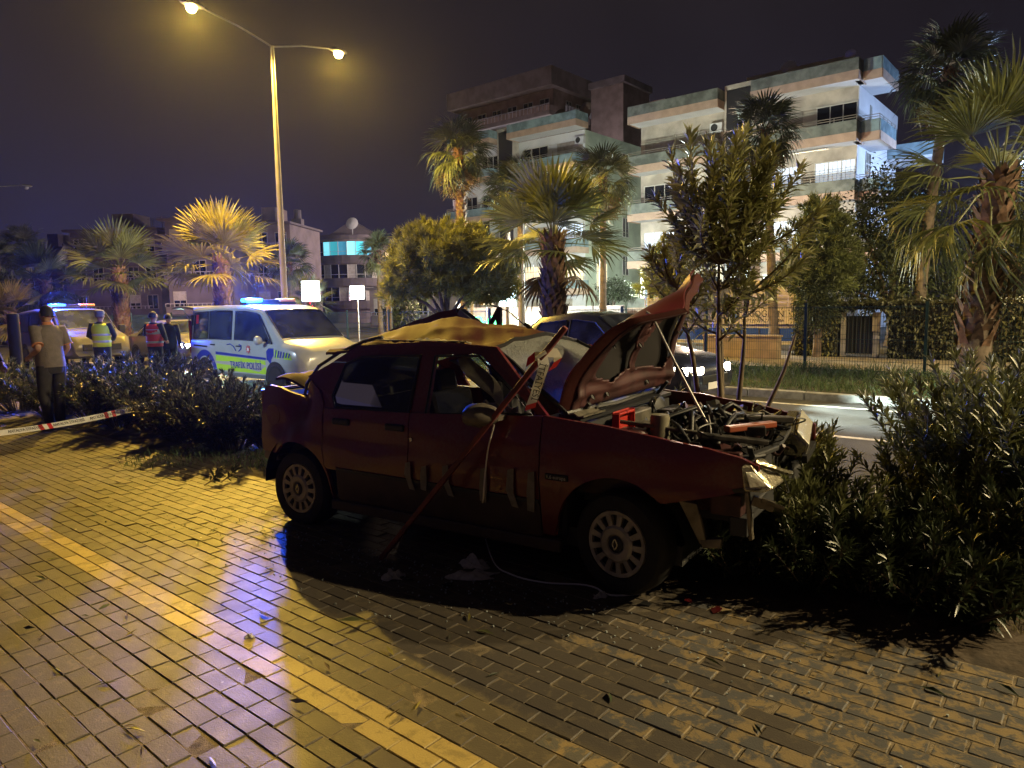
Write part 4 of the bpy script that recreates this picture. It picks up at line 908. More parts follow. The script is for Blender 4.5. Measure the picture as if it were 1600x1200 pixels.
for (lx, lyy, lab_) in ((-2.05, -.05, 'low tangled oleander shoots under the crushed boot nearest the rear wheel'), (-2.05, .55, 'low tangled oleander shoots under the far end of the crushed boot')):
    q = Vector((-.065, 5.09, 0)) + fx * lx + ly * lyy; shrub(lab_, (q.x, q.y), .46, .38, 60, M_ole, .11, .019, t0=.03)
# --- tall oleander by the bonnet
root = thing('tall_oleander', 'tall many stemmed oleander tree rising behind the raised car bonnet', 'tree', (1.78, 5.95, 0))
rr = random.Random(91); P, D, LL, WW = [], [], [], []
mains = []
for i, (dx, dy, hh) in enumerate(((-.17, .02, 1.75), (.13, .05, 1.65), (-.03, -.06, 1.9), (.05, .14, 1.7), (.24, -.02, 1.4))):
    pts = stem_path((dx * .3, dy * .3, 0), (dx * 1.5, dy * 1.5, 1), hh, .15, 9, .035, rr); mb = MB(); mb.tube(pts, [.034 - .0026 * k for k in range(10)], 8); mains.append((pts, mb))
for k in range(96):
    while True:
        e_ = Vector((rr.uniform(-1, 1), rr.uniform(-1, 1), rr.uniform(-1, 1)))
        if .25 < e_.length < 1: break
    tip = Vector((.0 + e_.x * .80, e_.y * .55, 2.25 + e_.z * .78)) if k > 3 else Vector((-.3 + e_.x * .4, e_.y * .5, 1.5 + .2 * e_.z))
    best = None
    for pts, mb in mains:
        for q in pts[3:]:
            if q.z < tip.z - .12:
                dd = (tip - q).length + .6 * abs((tip - q).length - .7)
                if best is None or dd < best[0]: best = (dd, q, mb)
    if best is None: continue
    q, mb = best[1], best[2]; c_ = q.lerp(tip, .5) + Vector((tip.x - q.x, tip.y - q.y, -.2)) * .16 + Vector((rr.gauss(0, .03), rr.gauss(0, .03), 0))
    p3 = [q * (1 - t)**2 + c_ * 2 * t * (1 - t) + tip * t * t for t in [z_ / 7 for z_ in range(8)]]
    mb.tube(p3, [.013 - .0014 * z_ for z_ in range(8)], 5, caps=False); Ls = (tip - q).length
    L_ = leaf_on_path(p3, max(.25, 1 - .50 / max(.3, Ls)), .045, .185, .031, .85, rr)
    for A_, B_ in zip((P, D, LL, WW), L_): A_.extend(B_)
for pts, mb in mains: mb.build('stem', M_stem, root, smooth=60)
finish_plant(root, P, D, LL, WW, mat('tall_oleander_leaf', (.27, .27, .105), .40, var=.4, vs=5, isl=.4, transl=.2, spec=.45), 290, rr)

# --- palms
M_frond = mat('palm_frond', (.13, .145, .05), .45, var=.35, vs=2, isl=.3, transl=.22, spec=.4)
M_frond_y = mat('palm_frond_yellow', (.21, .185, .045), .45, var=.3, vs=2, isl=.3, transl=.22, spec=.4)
M_frond_d = mat('palm_frond_dark', (.075, .095, .05), .5, var=.35, vs=2, isl=.3, transl=.18)
M_frond_dry = mat('palm_frond_dry', (.17, .12, .06), .8, var=.3, vs=2, isl=.3)
M_boot = mat('palm_boot', (.15, .085, .055), .85, var=.45, vs=9, isl=.35)
M_ptrunk = mat('palm_trunk', (.13, .10, .075), .9, var=.35, vs=5, bump=.9, bs=14)
def frond_mesh(m, seed, lp, Lb, nb, droop, spanA=2.0, wseg=.045):
    rr = random.Random(seed); mb = MB()
    bend = lambda x: -droop * .35 * x * x
    mb.tube([(0, 0, 0), (lp * .5, 0, bend(lp * .5)), (lp, 0, bend(lp))], [.022, .016, .010], 5, caps=False)
    z0 = bend(lp)
    for k in range(nb):
        t = (k + .5) / nb * 2 - 1; a = t * spanA * (1 + rr.gauss(0, .02)); L = Lb * (1.0 - .30 * abs(t)**1.5) * (1 + rr.gauss(0, .06))
        c, s = math.cos(a), math.sin(a); tw = -.25 * abs(t)
        def pt(r_, w_, dz): return (lp + r_ * c - w_ * s, r_ * s + w_ * c, z0 + dz + tw * r_ * .4 + .10 * L * math.cos(a * .5) * 0)
        w = wseg * (1 - .3 * abs(t)); r1, r2 = .48 * L, .78 * L; dr = droop * (1 + rr.gauss(0, .25))
        d1, d2, d3 = -dr * .10 * r1, -dr * .30 * r2, -dr * (.62 + .3 * abs(t)) * L
        mb.add([pt(.02, 0, 0), pt(r1, -w / 2, d1 + .012), pt(r1, 0, d1 - .006), pt(r1, w / 2, d1 + .012), pt(r2, -w * .36, d2 + .006), pt(r2, 0, d2), pt(r2, w * .36, d2 + .006), pt(L, 0, d3)],
               [(0, 2, 1), (0, 3, 2), (1, 2, 5, 4), (2, 3, 6, 5), (4, 5, 7), (5, 6, 7)])
    me = bpy.data.meshes.new('frond'); me.from_pydata(mb.v, [], mb.f); me.materials.append(m); me.update(); return me
FM = {}
def palm(label, base, H, cr, n, style='verge', m=None, trunk_r=.2, lean=(0, 0), seed=1, boots=1.0, group='fan palms', dry=0, zb=-.02, up=88, dn=-42):
    m = m or M_frond; rr = random.Random(seed * 7 + 1)
    root = thing('palm_tree', label, 'palm tree', (base[0], base[1], zb), 0, group)
    top = Vector((lean[0], lean[1], H)); mid = Vector((lean[0] * .4, lean[1] * .4, H * .5))
    tp = smooth_pts([Vector((0, 0, 0)), mid, top], 8); nseg = len(tp)
    rs = [trunk_r * (1.28 - .6 * min(1, k / 2.5) * .4 - .25 * k / nseg) * (1 + .03 * math.sin(k * 2.3)) for k in range(nseg)]
    mb = MB(); mb.tube(tp, rs, 14); mb.build('trunk', M_ptrunk, root, smooth=50)
    if boots:
        bm_ = MB(); N_ = int(26 * boots * H * 2)
        for k in range(N_):
            f = (1 - boots) + boots * (k + .5) / N_ if boots < 1 else .08 + .92 * (k + .5) / N_; j = min(nseg - 2, int(f * (nseg - 1))); p = tp[j].lerp(tp[j + 1], f * (nseg - 1) - j); a = k * 2.39996 + rr.random() * .2
            rad = rs[j] * 1.18; o = Vector((math.cos(a), math.sin(a), 0)); tn = Vector((-o.y, o.x, 0)); l = (.22 + .14 * rr.random()) * trunk_r / .3; w = .075 + .03 * rr.random(); b = p + o * rad * .8
            tip = b + o * (.10 + .07 * rr.random()) + Vector((0, 0, l)); 
            bm_.add([b - tn * w, b + tn * w, b + tn * w * .8 + Vector((0, 0, l * .5)) + o * .06, b - tn * w * .8 + Vector((0, 0, l * .5)) + o * .06, tip + tn * .02, tip - tn * .02, b + Vector((0, 0, l * .45))],
                    [(0, 1, 2, 3), (3, 2, 4, 5), (0, 3, 6), (1, 6, 2), (5, 4, 6)])
        tag(bm_.build('leaf_base', M_boot, root), kind='stuff')
    key = (m.name, style, round(cr, 1))
    def meshes_for(mm, key):
        if key not in FM:
            if style == 'verge': FM[key] = [frond_mesh(mm, q, cr * .46, cr * .56, 22, d, 1.55, .085 * cr / 2) for q, d in ((1, .12), (2, .22), (3, .36))]
            elif style == 'long': FM[key] = [frond_mesh(mm, q, cr * .52, cr * .50, 28, d, 1.5, .05 * cr / 2) for q, d in ((1, .28), (2, .55), (3, .85))]
            else: FM[key] = [frond_mesh(mm, q, cr * .45, cr * .55, 22, d, 1.7, .07 * cr / 1.5) for q, d in ((1, .5), (2, .9), (3, 1.2))]
        return FM[key]
    ms_ = meshes_for(m, key); md_ = meshes_for(M_frond_dry, (M_frond_dry.name,) + key[1:]) if dry else None
    for k in range(n + dry):
        f = (k + .5) / n; isd = k >= n
        elv = R(up) - R(up - dn) * f**.85 if not isd else R(dn - 18 - 18 * rr.random()); elv += R(rr.gauss(0, 5))
        src = (md_ if isd else ms_)[0 if (not isd and f < .4) else (1 if not isd and f < .75 else 2)]
        o = link('frond', src, root, top + Vector((0, 0, -.12 * f)), (rr.gauss(0, .35), -elv, k * 2.39996 + rr.gauss(0, .15)), .92 + .16 * rr.random())
    return root
V0 = 15.5
palm('fan palm with a shaggy dark trunk in front of the centre block', uv(-11.5, V0), 3.35, 2.25, 26, 'verge', M_frond, .33, seed=1, group=None, dry=2, dn=-12)
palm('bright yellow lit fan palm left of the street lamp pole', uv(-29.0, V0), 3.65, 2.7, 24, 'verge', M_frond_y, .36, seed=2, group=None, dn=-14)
palm('greyish fan palm with reddish trunk above the left police vehicle', uv(-39.5, V0), 3.75, 2.7, 24, 'verge', M_frond, .38, seed=3, group=None, dn=-20)
palm('dim fan palm farther left in the verge row behind the blue light', uv(-50.5, V0), 3.5, 2.6, 22, 'verge', M_frond_d, .34, seed=4, group=None)
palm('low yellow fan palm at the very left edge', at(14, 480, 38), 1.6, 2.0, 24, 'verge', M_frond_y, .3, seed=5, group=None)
palm('big fan palm at the right edge with a thick ragged trunk', uv(-1.9, 15.4), 3.75, 2.25, 34, 'long', M_frond, .28, seed=6, group=None, dry=2, boots=.78, lean=(.35, 0), dn=-38)
palm('fan palm lit turquoise behind the left bright sign board', at(487, 480, 36), 2.1, 1.35, 20, 'verge', M_frond_d, .18, seed=7, group=None)
palm('tall slim palm left of the pale block, above the round pine', at(727, 480, 33), 8.6, 1.75, 34, 'tall', M_frond_d, .21, seed=8, group=None, dry=12, boots=.42, lean=(-.15, 0))
palm('tall palm with brown trunk at the right corner of the centre block', at(942, 480, 33), 7.3, 1.75, 34, 'tall', M_frond, .17, seed=9, group=None, dry=10, boots=.25)
palm('tall palm behind the middle fan palm, crown against the balconies', at(815, 480, 34), 7.2, 1.7, 34, 'tall', M_frond, .17, seed=10, group=None, dry=8, boots=.2)
palm('second dark palm crown close left of the one against the balconies', at(795, 480, 37), 7.4, 1.5, 26, 'tall', M_frond_d, .15, seed=20, group=None, dry=4, boots=.2)
palm('tall palm with drooping crown in front of the right block stair tower', at(1211, 480, 27), 7.9, 1.55, 38, 'tall', M_frond_d, .17, seed=11, group=None, dry=10, boots=.2, lean=(-.6, 0))
palm('tallest palm at upper right with long leaning brown trunk', at(1432, 480, 24), 9.0, 1.75, 40, 'tall', M_frond_d, .18, seed=12, group=None, dry=14, boots=.15, lean=(.75, 0))
palm('small dark palm in front of the right block lower balconies', at(1268, 480, 33), 5.0, 1.05, 20, 'tall', M_frond_d, .1, seed=13, group=None, boots=0)
palm('dark palm left of the lamp pole behind the yellow one', at(455, 480, 46), 4.6, 1.8, 26, 'tall', M_frond_d, .18, seed=14, group=None, boots=.2)
palm('dark palm left of the round pine and behind it', at(594, 480, 45), 5.1, 1.5, 26, 'tall', M_frond_d, .16, seed=15, group=None, boots=.2)
palm('dark palm silhouette standing over the roofs at far left', at(46, 480, 60), 7.0, 2.2, 26, 'tall', M_frond_d, .2, seed=16, group=None, boots=0)
palm('dark palm silhouette cut by the left edge', at(3, 480, 58), 5.9, 2.0, 26, 'tall', M_frond_d, .2, seed=17, group=None, boots=0)

# --- pines and broadleaf trees
M_pine = mat('pine_needles', (.23, .24, .045), .6, var=.4, vs=1.2, isl=.35, transl=.15)
M_pine_d = mat('pine_needles_dark', (.11, .13, .04), .6, var=.4, vs=1.2, isl=.35, transl=.15)
M_bark = mat('bark', (.12, .085, .06), .9, var=.4, vs=6, bump=.8, bs=20)
M_leafd = mat('dark_leaf', (.045, .058, .028), .5, var=.4, vs=2, isl=.35, transl=.15, spec=.35)
def tree(name, label, base, H, crown, nclump, m, kind, seed, trunk_r=.13, zb=-.02, nper=26, leaf=.2, trunk_h=None):
    """crown: list of (x, y, z, rx, ry, rz) lobes in metres"""
    rng = np.random.default_rng(seed); rr = random.Random(seed)
    root = thing(name, label, 'tree', (base[0], base[1], zb)); th = trunk_h or min(c[2] for c in crown)
    mb = MB(); mb.tube([(0, 0, 0), (.04, .02, th * .5), (0, 0, th)], [trunk_r * 1.25, trunk_r, trunk_r * .8], 10)
    for c in crown:
        mb.tube([(0, 0, th * .85), (c[0] * .4, c[1] * .4, th + (c[2] - th) * .45), (c[0], c[1], c[2])], [trunk_r * .55, trunk_r * .35, trunk_r * .12], 7, caps=False)
    mb.build('trunk', M_bark, root, smooth=60)
    w = np.array([c[3] * c[4] * c[5] for c in crown]); which = rng.choice(len(crown), nclump, p=w / w.sum()); C_ = np.array(crown)[which]
    d = unit(rng.normal(size=(nclump, 3))); rad = rng.random(nclump)**.30
    cen = C_[:, :3] + d * rad[:, None] * C_[:, 3:6] * (1 + .12 * rng.normal(size=(nclump, 1)))
    n = nclump * nper; cc = np.repeat(cen, nper, 0); dd = np.repeat(d, nper, 0)
    if kind == 'needle':
        D = unit(dd * .8 + np.array([0, 0, .55]) + rng.normal(0, .62, (n, 3))); P = cc + rng.normal(0, .045, (n, 3)); L = leaf * (.7 + .6 * rng.random(n))
        s = unit(np.cross(D, rng.normal(size=(n, 3)))); wd = .016
        V = np.stack([P - s * wd, P + s * wd, P + D * L[:, None]], 1).reshape(-1, 3); T = np.arange(n * 3).reshape(-1, 3)
    else:
        P = cc + rng.normal(0, .16, (n, 3)); D = unit(dd + rng.normal(0, .8, (n, 3)) - np.array([0, 0, .25])); V, T = leaf_arrays(P, D, leaf * (.7 + .6 * rng.random(n)), leaf * .48)
    tag(np_obj('crown', V, T, m, root), kind=None)
    return root
b = uv(-15.6, V0)
tree('pine_tree', 'round yellow green umbrella pine in the verge left of the middle fan palm', b, 4.6, [(0, 0, 3.0, 1.7, 1.7, 1.0), (-1.0, .2, 2.5, 1.0, 1.0, .7), (1.15, -.3, 2.45, 1.05, 1.1, .75), (.3, .2, 3.6, .95, .9, .65), (-.5, -.5, 3.3, .8, .8, .6), (1.6, .2, 2.2, .6, .7, .5), (-1.5, 0, 2.2, .55, .6, .45)], 1500, M_pine, 'needle', 3, .13, nper=42, leaf=.21, trunk_h=1.35)
tree('pine_tree', 'dark green pine behind the tall oleander, left of the clipped ivy wall', at(1278, 480, 21), 5.2, [(0, 0, 3.2, .95, .9, 1.1), (-.4, 0, 2.4, .8, .8, .7), (.5, .1, 2.5, .7, .8, .7), (0, 0, 4.1, .55, .55, .6)], 620, M_pine_d, 'needle', 5, .1, nper=42, leaf=.2, trunk_h=1.7)
tree('pine_tree', 'pale green young pine beside the centre block, left of the tall oleander', at(1052, 480, 30), 4.6, [(0, 0, 3.2, 1.1, 1.0, 1.3), (-.5, 0, 2.4, .9, .8, .8), (.4, .1, 4.1, .6, .6, .6)], 520, M_pine, 'needle', 6, .1, nper=38, leaf=.24, trunk_h=1.4)
tree('broadleaf_tree', 'dense dark broadleaf tree in front of the white lit wall of the right block', at(1395, 480, 25), 7.0, [(0, 0, 4.2, 1.5, 1.4, 1.5), (-1.0, .3, 3.2, 1.2, 1.2, 1.3), (.9, 0, 3.4, 1.2, 1.2, 1.3), (-.2, .2, 5.4, 1.0, 1.0, .9), (-1.3, .2, 4.6, .7, .7, .7), (1.0, .2, 5.0, .8, .8, .7), (0, 0, 2.1, 1.6, 1.3, .9), (-1.5, .2, 2.1, .8, .8, .8), (1.5, .2, 2.0, 1.0, .9, .9)], 900, M_leafd, 'leaf', 7, .2, nper=15, leaf=.17, trunk_h=1.2)
tree('broadleaf_tree', 'dark broadleaf tree behind the big right palm', at(1560, 480, 26), 6.0, [(0, 0, 3.4, 1.7, 1.5, 1.6), (1.5, .3, 3.0, 1.4, 1.2, 1.5), (-1.2, .3, 2.2, 1.1, 1.2, 1.1), (.4, 0, 1.8, 1.8, 1.3, .9)], 620, M_leafd, 'leaf', 8, .2, nper=15, leaf=.17, trunk_h=1.2)
tree('cypress_tree', 'dark clipped cypress ball at the left end of the ivy wall', at(1276, 480, 20.5), 2.2, [(0, 0, 1.35, .50, .5, .52), (0, 0, 1.7, .36, .36, .36)], 330, M_leafd, 'leaf', 9, .08, nper=14, leaf=.09, trunk_h=.8)
tree('conifer_tree', 'small dark conifer in front of the low building under the round pine', at(626, 480, 40), 2.6, [(0, 0, 1.3, .9, .9, .9), (0, 0, 2.2, .55, .55, .7)], 260, M_leafd, 'leaf', 10, .1, nper=12, leaf=.2, trunk_h=.5)
tree('broadleaf_tree', 'dark tree mass at far left below the palm silhouettes', at(22, 480, 55), 5.2, [(0, 0, 2.6, 2.6, 2, 2.0), (2.5, 0, 2.0, 2, 2, 1.5), (-2, 0, 2.6, 2, 2, 2)], 520, M_leafd, 'leaf', 14, .2, nper=14, leaf=.32, trunk_h=1)
tree('small_tree', 'small leafy bush tree on the lit first floor side of the centre block', at(958, 480, 46), 4.6, [(0, 0, 2.6, 1.0, .8, .6), (.8, 0, 2.5, .7, .7, .4)], 160, M_leafd, 'leaf', 15, .08, nper=12, leaf=.2, trunk_h=1.8)

# --- verge grass and ivy wall
def lawn(u0, u1, v0, v1, n, h, m):
    u = u0 + (u1 - u0) * NP.random(n); v = v0 + (v1 - v0) * NP.random(n)**1.0; P = u[:, None] * np.array(SV)[None] + v[:, None] * np.array(MV)[None]; P[:, 2] = -.03
    D = np.stack([NP.normal(0, .5, n), NP.normal(0, .5, n), np.ones(n)], 1); hh = h * (.35 + .9 * NP.random(n)**2) * (1 + .7 * np.sin(u * 2.1) * np.sin(v * 3 + u)) ; V, T = leaf_arrays(P, D, np.maximum(hh, .04), .014, tipdrop=.3)
    return tag(np_obj('grass', V, T, m), kind='stuff')
lawn(-16, 3, 12.9, 17.6, 30000, .30, M_grass); lawn(-60, -16, 12.95, 17.4, 14000, .25, M_grass)
ivy_m = mat('ivy_leaf', (.085, .085, .035), .5, var=.4, vs=3, isl=.4, transl=.12)
def ivy_wall(label, u0, u1, v, h, depth, n, cut=None, seed=3):
    root = thing('ivy_wall', label, 'hedge', uv(u0, v, -.05), A40); rng = np.random.default_rng(seed); L = u1 - u0
    mb = MB()
    if cut:
        mb.mm(.06, cut[0], .1, depth, 0, h - .08); mb.mm(cut[1], L - .06, .1, depth, 0, h - .08); mb.mm(cut[0], cut[1], .1, depth, cut[2], h - .08)
    else: mb.mm(.06, L - .06, .1, depth, 0, h - .08)
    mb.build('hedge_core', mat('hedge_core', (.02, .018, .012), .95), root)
    n1 = int(n * .62); x = rng.random(n1) * L; z = rng.random(n1) * h; y = .07 + .05 * rng.normal(size=n1) - .05 * np.sin(x * 2.2) * np.sin(z * 3)
    keep = np.ones(n1, bool) if not cut else ~((x > cut[0] + .03) & (x < cut[1] - .03) & (z < cut[2] - .02)); x, y, z = x[keep], y[keep], z[keep]
    P1 = np.stack([x, y, z], 1); D1 = np.stack([rng.normal(0, .5, len(x)), -np.abs(rng.normal(.5, .3, len(x))), rng.normal(-.6, .4, len(x))], 1)
    n2 = n - n1; P2 = np.stack([rng.random(n2) * L, rng.random(n2) * depth, h - .05 + .06 * rng.normal(size=n2)], 1); D2 = np.stack([rng.normal(0, .7, n2), rng.normal(-.2, .7, n2), rng.normal(.3, .5, n2)], 1)
    V, T = leaf_arrays(np.concatenate([P1, P2]), np.concatenate([D1, D2]), .11 * (.7 + .6 * rng.random(len(P1) + n2)), .075); tag(np_obj('foliage', V, T, ivy_m, root), kind='stuff')
    return root
IW = 22.3
def u_of(px, v):
    d = cx * ((px - 800) / F_PX) + cu * ((600 - 480) / F_PX) + cf; t = v / d.dot(MV); return (d * t).dot(SV)
ivu0 = u_of(1238, IW)
ivy_wall('long clipped ivy hedge wall with a dark gateway behind the green mesh fence', ivu0, ivu0 + 12.5, IW, 1.62, .9, 9000, (u_of(1308, IW) - ivu0, u_of(1388, IW) - ivu0, 1.38))
g_ = thing('garden_gate', 'dark barred gate set in the ivy hedge between two pale posts', 'gate', uv(u_of(1312, IW), IW + .16, -.05), A40); gw = u_of(1386, IW) - u_of(1312, IW)
mb = MB(); mb.mm(0, .14, 0, .12, 0, 1.3); mb.build('gate_post', M_conc, g_, bevel=.01); mb = MB(); mb.mm(gw * .70, gw * .70 + .16, 0, .12, 0, 1.3); mb.build('gate_post', M_conc, g_, bevel=.01)
mb = MB(); mb.mm(.14, gw * .7, .05, .08, .1, 1.2); mb.build('gate_sheet', M_black, g_)
k = .2
while k < gw * .7: mb = MB(); mb.mm(k, k + .025, .02, .045, .08, 1.25); mb.build('gate_bar', M_dark, g_); k += .11
mb = MB(); mb.mm(gw * .70 - .02, gw * .70 + .20, -.05, 0, .75, 1.30); mb.build('letter_box', mat('letter_box', (.45, .36, .22), .5), g_, bevel=.01)

# --- leaves lying on the paving
seen_l = {}
for i in range(64):
    rr = random.Random(1000 + i); px, py = rr.uniform(20, 1560), rr.uniform(830, 1190)
    if i < 16: px, py = rr.uniform(120, 440), rr.uniform(740, 860)
    p = gp(px, py)
    if p.dot(MV) > 3.4: continue
    L = rr.uniform(.05, .11); a = rr.random() * 6.28; d = (math.cos(a), math.sin(a), rr.uniform(-.02, .12))
    V, T = leaf_arrays([(0, 0, 0)], [d], L, L * rr.uniform(.12, .26), .35, rr.uniform(-.1, .1)); V[:, 2] -= V[:, 2].min(); o = np_obj('fallen_leaf', V, T, (M_frond_y, M_ole, M_frond_dry, M_ole2)[i % 4]); o.location = (p.x, p.y, .004)
    v_ = p.dot(MV); zone = 'on the paving below the yellow brick band' if v_ < 1.5 else ('on the yellow brick band' if v_ < 1.75 else ('on the paving left of the rear wheel' if px < 450 else ('on the bricks in front of the car doors' if px < 880 else ('on the grey bricks below the front wheel' if px < 1200 else 'on the grey bricks at lower right'))))
    col_ = ('yellow', 'dark green', 'dry brown', 'olive')[i % 4]; sz = 'longer' if L > .08 else 'short'
    tag(o, '%s %s fallen leaf lying %s' % (sz, col_, zone), 'leaf', 'fallen leaves scattered on the paving')
for nm, lab, px, py, L in (('fallen_leaf', 'broad olive leaf on the paving beside the edge of the car shadow', 570, 972, .14), ('fallen_leaf', 'narrow silvery leaf lying across the yellow brick band', 452, 1098, .10), ('fallen_leaf', 'dark flat leaf or chip on the paving near the left border', 36, 984, .10)):
    p = gp(px, py); V, T = leaf_arrays([(0, 0, 0)], [(-.8 if px == 570 else .9, -.4, .12)], L, L * .32 if px == 570 else L * .2, .3, -.05); o = np_obj(nm, V, T, M_ole2 if px == 570 else (mat('silver_leaf', (.4, .38, .34), .4) if px == 452 else M_dark)); V = None; o.location = (p.x, p.y, .012); tag(o, lab, 'leaf', 'fallen leaves scattered on the paving')
for px, py, lab in ((320, 762, 'broken oleander sprig lying on the paving left of the rear wheel'), (345, 757, 'smaller oleander sprig lying nearer the rear wheel')):
    p = gp(px, py); rr = random.Random(px); root = thing('oleander_sprig', lab, 'sprig', (p.x, p.y, .01)); pts = [Vector((0, 0, .01)), Vector((.05, .08, .05)), Vector((.06, .18, .09))]
    mb = MB(); mb.tube(pts, .005, 5); mb.build('stem', M_stem, root); q = leaf_on_path(pts, .3, .03, .13, .022, .9, rr); V, T = leaf_arrays(*q); np_obj('foliage', V, T, M_ole, root)
# ================================================================ vehicles on the road
M_vanwhite = mat('van_white_paint', (.37, .385, .40), .3, coat=.5, var=.06, vs=3)
M_vangrey = mat('pale_grey_paint', (.12, .118, .115), .35, coat=.4, var=.1, vs=3)
M_darkpaint = mat('dark_blue_paint', (.022, .026, .05), .25, .3, coat=.6)
M_silver = mat('dull_silver_paint', (.20, .19, .18), .35, .4, coat=.4)
M_winglass = glass_mat('vehicle_glass', (.16, .18, .22), .04, .32)
M_blue = mat('police_blue', (.01, .03, .33), .4); M_lime = mat('police_lime', (.42, .68, .03), .4); M_red = mat('emblem_red', (.55, .03, .05), .4)
M_bluelamp = mat('blue_beacon', (.02, .05, 1), .2, emit=(.02, .08, 1.0), es=14); M_cyanlamp = mat('cyan_beacon', (.05, .3, 1), .2, emit=(.03, .28, 1.0), es=9)
M_orangelens = mat('orange_lens', (.75, .28, .10), .35)
M_head = mat('lit_headlamp', (1, 1, 1), .2, emit=(.85, 1.0, .95), es=60); M_headw = mat('lit_headlamp_warm', (1, .9, .7), .2, emit=(1.0, .86, .62), es=45)
M_amber = mat('lit_indicator', (1, .4, .05), .2, emit=(1.0, .33, .04), es=14); M_tailr = mat('lit_tail_lamp', (1, .02, .02), .2, emit=(1.0, .03, .05), es=16)
class Veh:
    """shell lofted through stations (x, zbottom, halfwidth, zbelt, halfwidth_top, ztop)"""
    def __init__(s, name, label, cat, loc, rz, st, paint, group=None):
        s.t = thing(name, label, cat, loc, rz, group); s.st = st; s.paint = paint
        rings = []
        for x, zb, w, zt, wt, zz in st:
            hf = [(w * .88, zb), (w * .985, zb + .10), (w, zb + .3 * (zt - zb) + .08), (w * .985, zt - .03), (w * .965, zt), (wt, zz - .07), (wt * .93, zz - .02), (wt * .7, zz)]
            rings.append([(x, -y, z) for y, z in hf] + [(x, y, z) for y, z in reversed(hf)])
        mb = MB(); mb.rings(rings); s.body = mb.build('body', paint, s.t, smooth=32)
    def at(s, x):
        for a, b in zip(s.st, s.st[1:]):
            if x <= b[0]:
                k = (x - a[0]) / (b[0] - a[0]); return [p + (q - p) * k for p, q in zip(a, b)]
        return list(s.st[-1])
    def side(s, x, k, sg, off=.006):
        _, zb, w, zt, wt, zz = s.at(x); y = w * .965 + (wt - w * .965) * k; z = zt + (zz - .07 - zt) * k; return Vector((x, sg * (y + off), z))
    def low(s, x, z, sg, off=.006):
        _, zb, w, zt, wt, zz = s.at(x); k = min(1, max(0, (z - zb - .1) / max(.01, zt - .03 - zb - .1))); return Vector((x, sg * (w * (.985 + .015 * math.sin(math.pi * min(1, k * 1.0))) + off), z))
    def pane(s, xa, xb, sg, k0=.08, k1=.93, m=None, xa2=None, xb2=None, name='side_window', frame=True, n=6):
        f = lambda a, b: s.side((xa + (xb - xa) * a) * (1 - b) + ((xa2 if xa2 is not None else xa) + ((xb2 if xb2 is not None else xb) - (xa2 if xa2 is not None else xa)) * a) * b, k0 + (k1 - k0) * b, sg, .005)
        mb = MB(); mb.shell((lambda a, b: f(a, b)) if sg < 0 else (lambda a, b: f(1 - a, b)), n, 3, (0, -sg * .01, 0)); o = mb.build(name, m or M_winglass_van, s.t, smooth=50)
        rim = [f(i / 8, 0) for i in range(9)] + [f(1, 1)] + [f(1 - i / 8, 1) for i in range(1, 9)] + [f(0, 0)]
        if frame: mb = MB(); mb.tube(rim, .011, 5); mb.build('window_seal', M_black, o)
        return o
    def screen(s, xa, xb, y=.92, name='windscreen', m=None, drop=.004):
        def f(a, b):
            x = xa + (xb - xa) * b; _, zb, w, zt, wt, zz = s.at(x); yy = (a * 2 - 1) * wt * y; e = abs(a * 2 - 1); return Vector((x, yy, zz - .02 * e**3 * 1.2 + .004))
        mb = MB(); up = .008 if xb > xa else .008
        mb.shell(f if xb < xa else (lambda a, b: f(1 - a, b)), 10, 6, (0, 0, -.01)); o = mb.build(name, m or M_winglass_van, s.t, smooth=50); o.location = ((.012 if xa > 0 else -.012), 0, .012)
        rim = [f(i / 8, 0) for i in range(9)] + [f(1, i / 4) for i in range(1, 5)] + [f(1 - i / 8, 1) for i in range(1, 9)] + [f(0, 1 - i / 4) for i in range(1, 5)]
        mb = MB(); mb.tube(rim, .014, 5); mb.build('windscreen_seal', M_black, o)
        return o
    def decal(s, pts, sg, m, name, off=.004):
        mb = MB(); P_ = [s.low(x, z, sg, off) for x, z in pts]; mb.prism(P_, (0, -sg * .002, 0)); return mb.build(name, m, s.t)
    def wheels(s, xs, r=.31, y=.0):
        for x in xs:
            for sg in (-1, 1):
                w = s.at(x)[2]; o = bpy.data.objects.new('wheel', None); COL.objects.link(o); o.parent = s.t; o.location = (x, sg * (w - .03), r); o.rotation_euler = (R(90 if sg < 0 else -90), 0, 0)
                mb = MB(); mb.lathe([(.19, .0), (.2, .03), (r - .03, .04), (r, .0), (r, -.12), (.2, -.15)], 28); mb.build('tyre', M_rubber, o, smooth=40)
                mb = MB(); mb.lathe([(0, .02), (.05, .025), (.06, .0), (.17, .015), (.195, .02), (.2, -.02)], 20); mb.build('rim', M_steel, o, smooth=40)
                mb = MB(); P_ = [(x + (r + .06) * math.cos(math.pi * k / 12), sg * (w + .004), r + (r + .06) * math.sin(math.pi * k / 12)) for k in range(13)]; mb.prism(P_ + [(x - r, sg * (w + .004), .2), (x + r, sg * (w + .004), .2)], (0, -sg * .004, 0)); mb.build('wheel_arch', M_black, s.t)
M_winglass_van = mat('dark_vehicle_glass', (.03, .035, .05), .05, var=.7, vs=2.5, spec=.9, coat=.5)
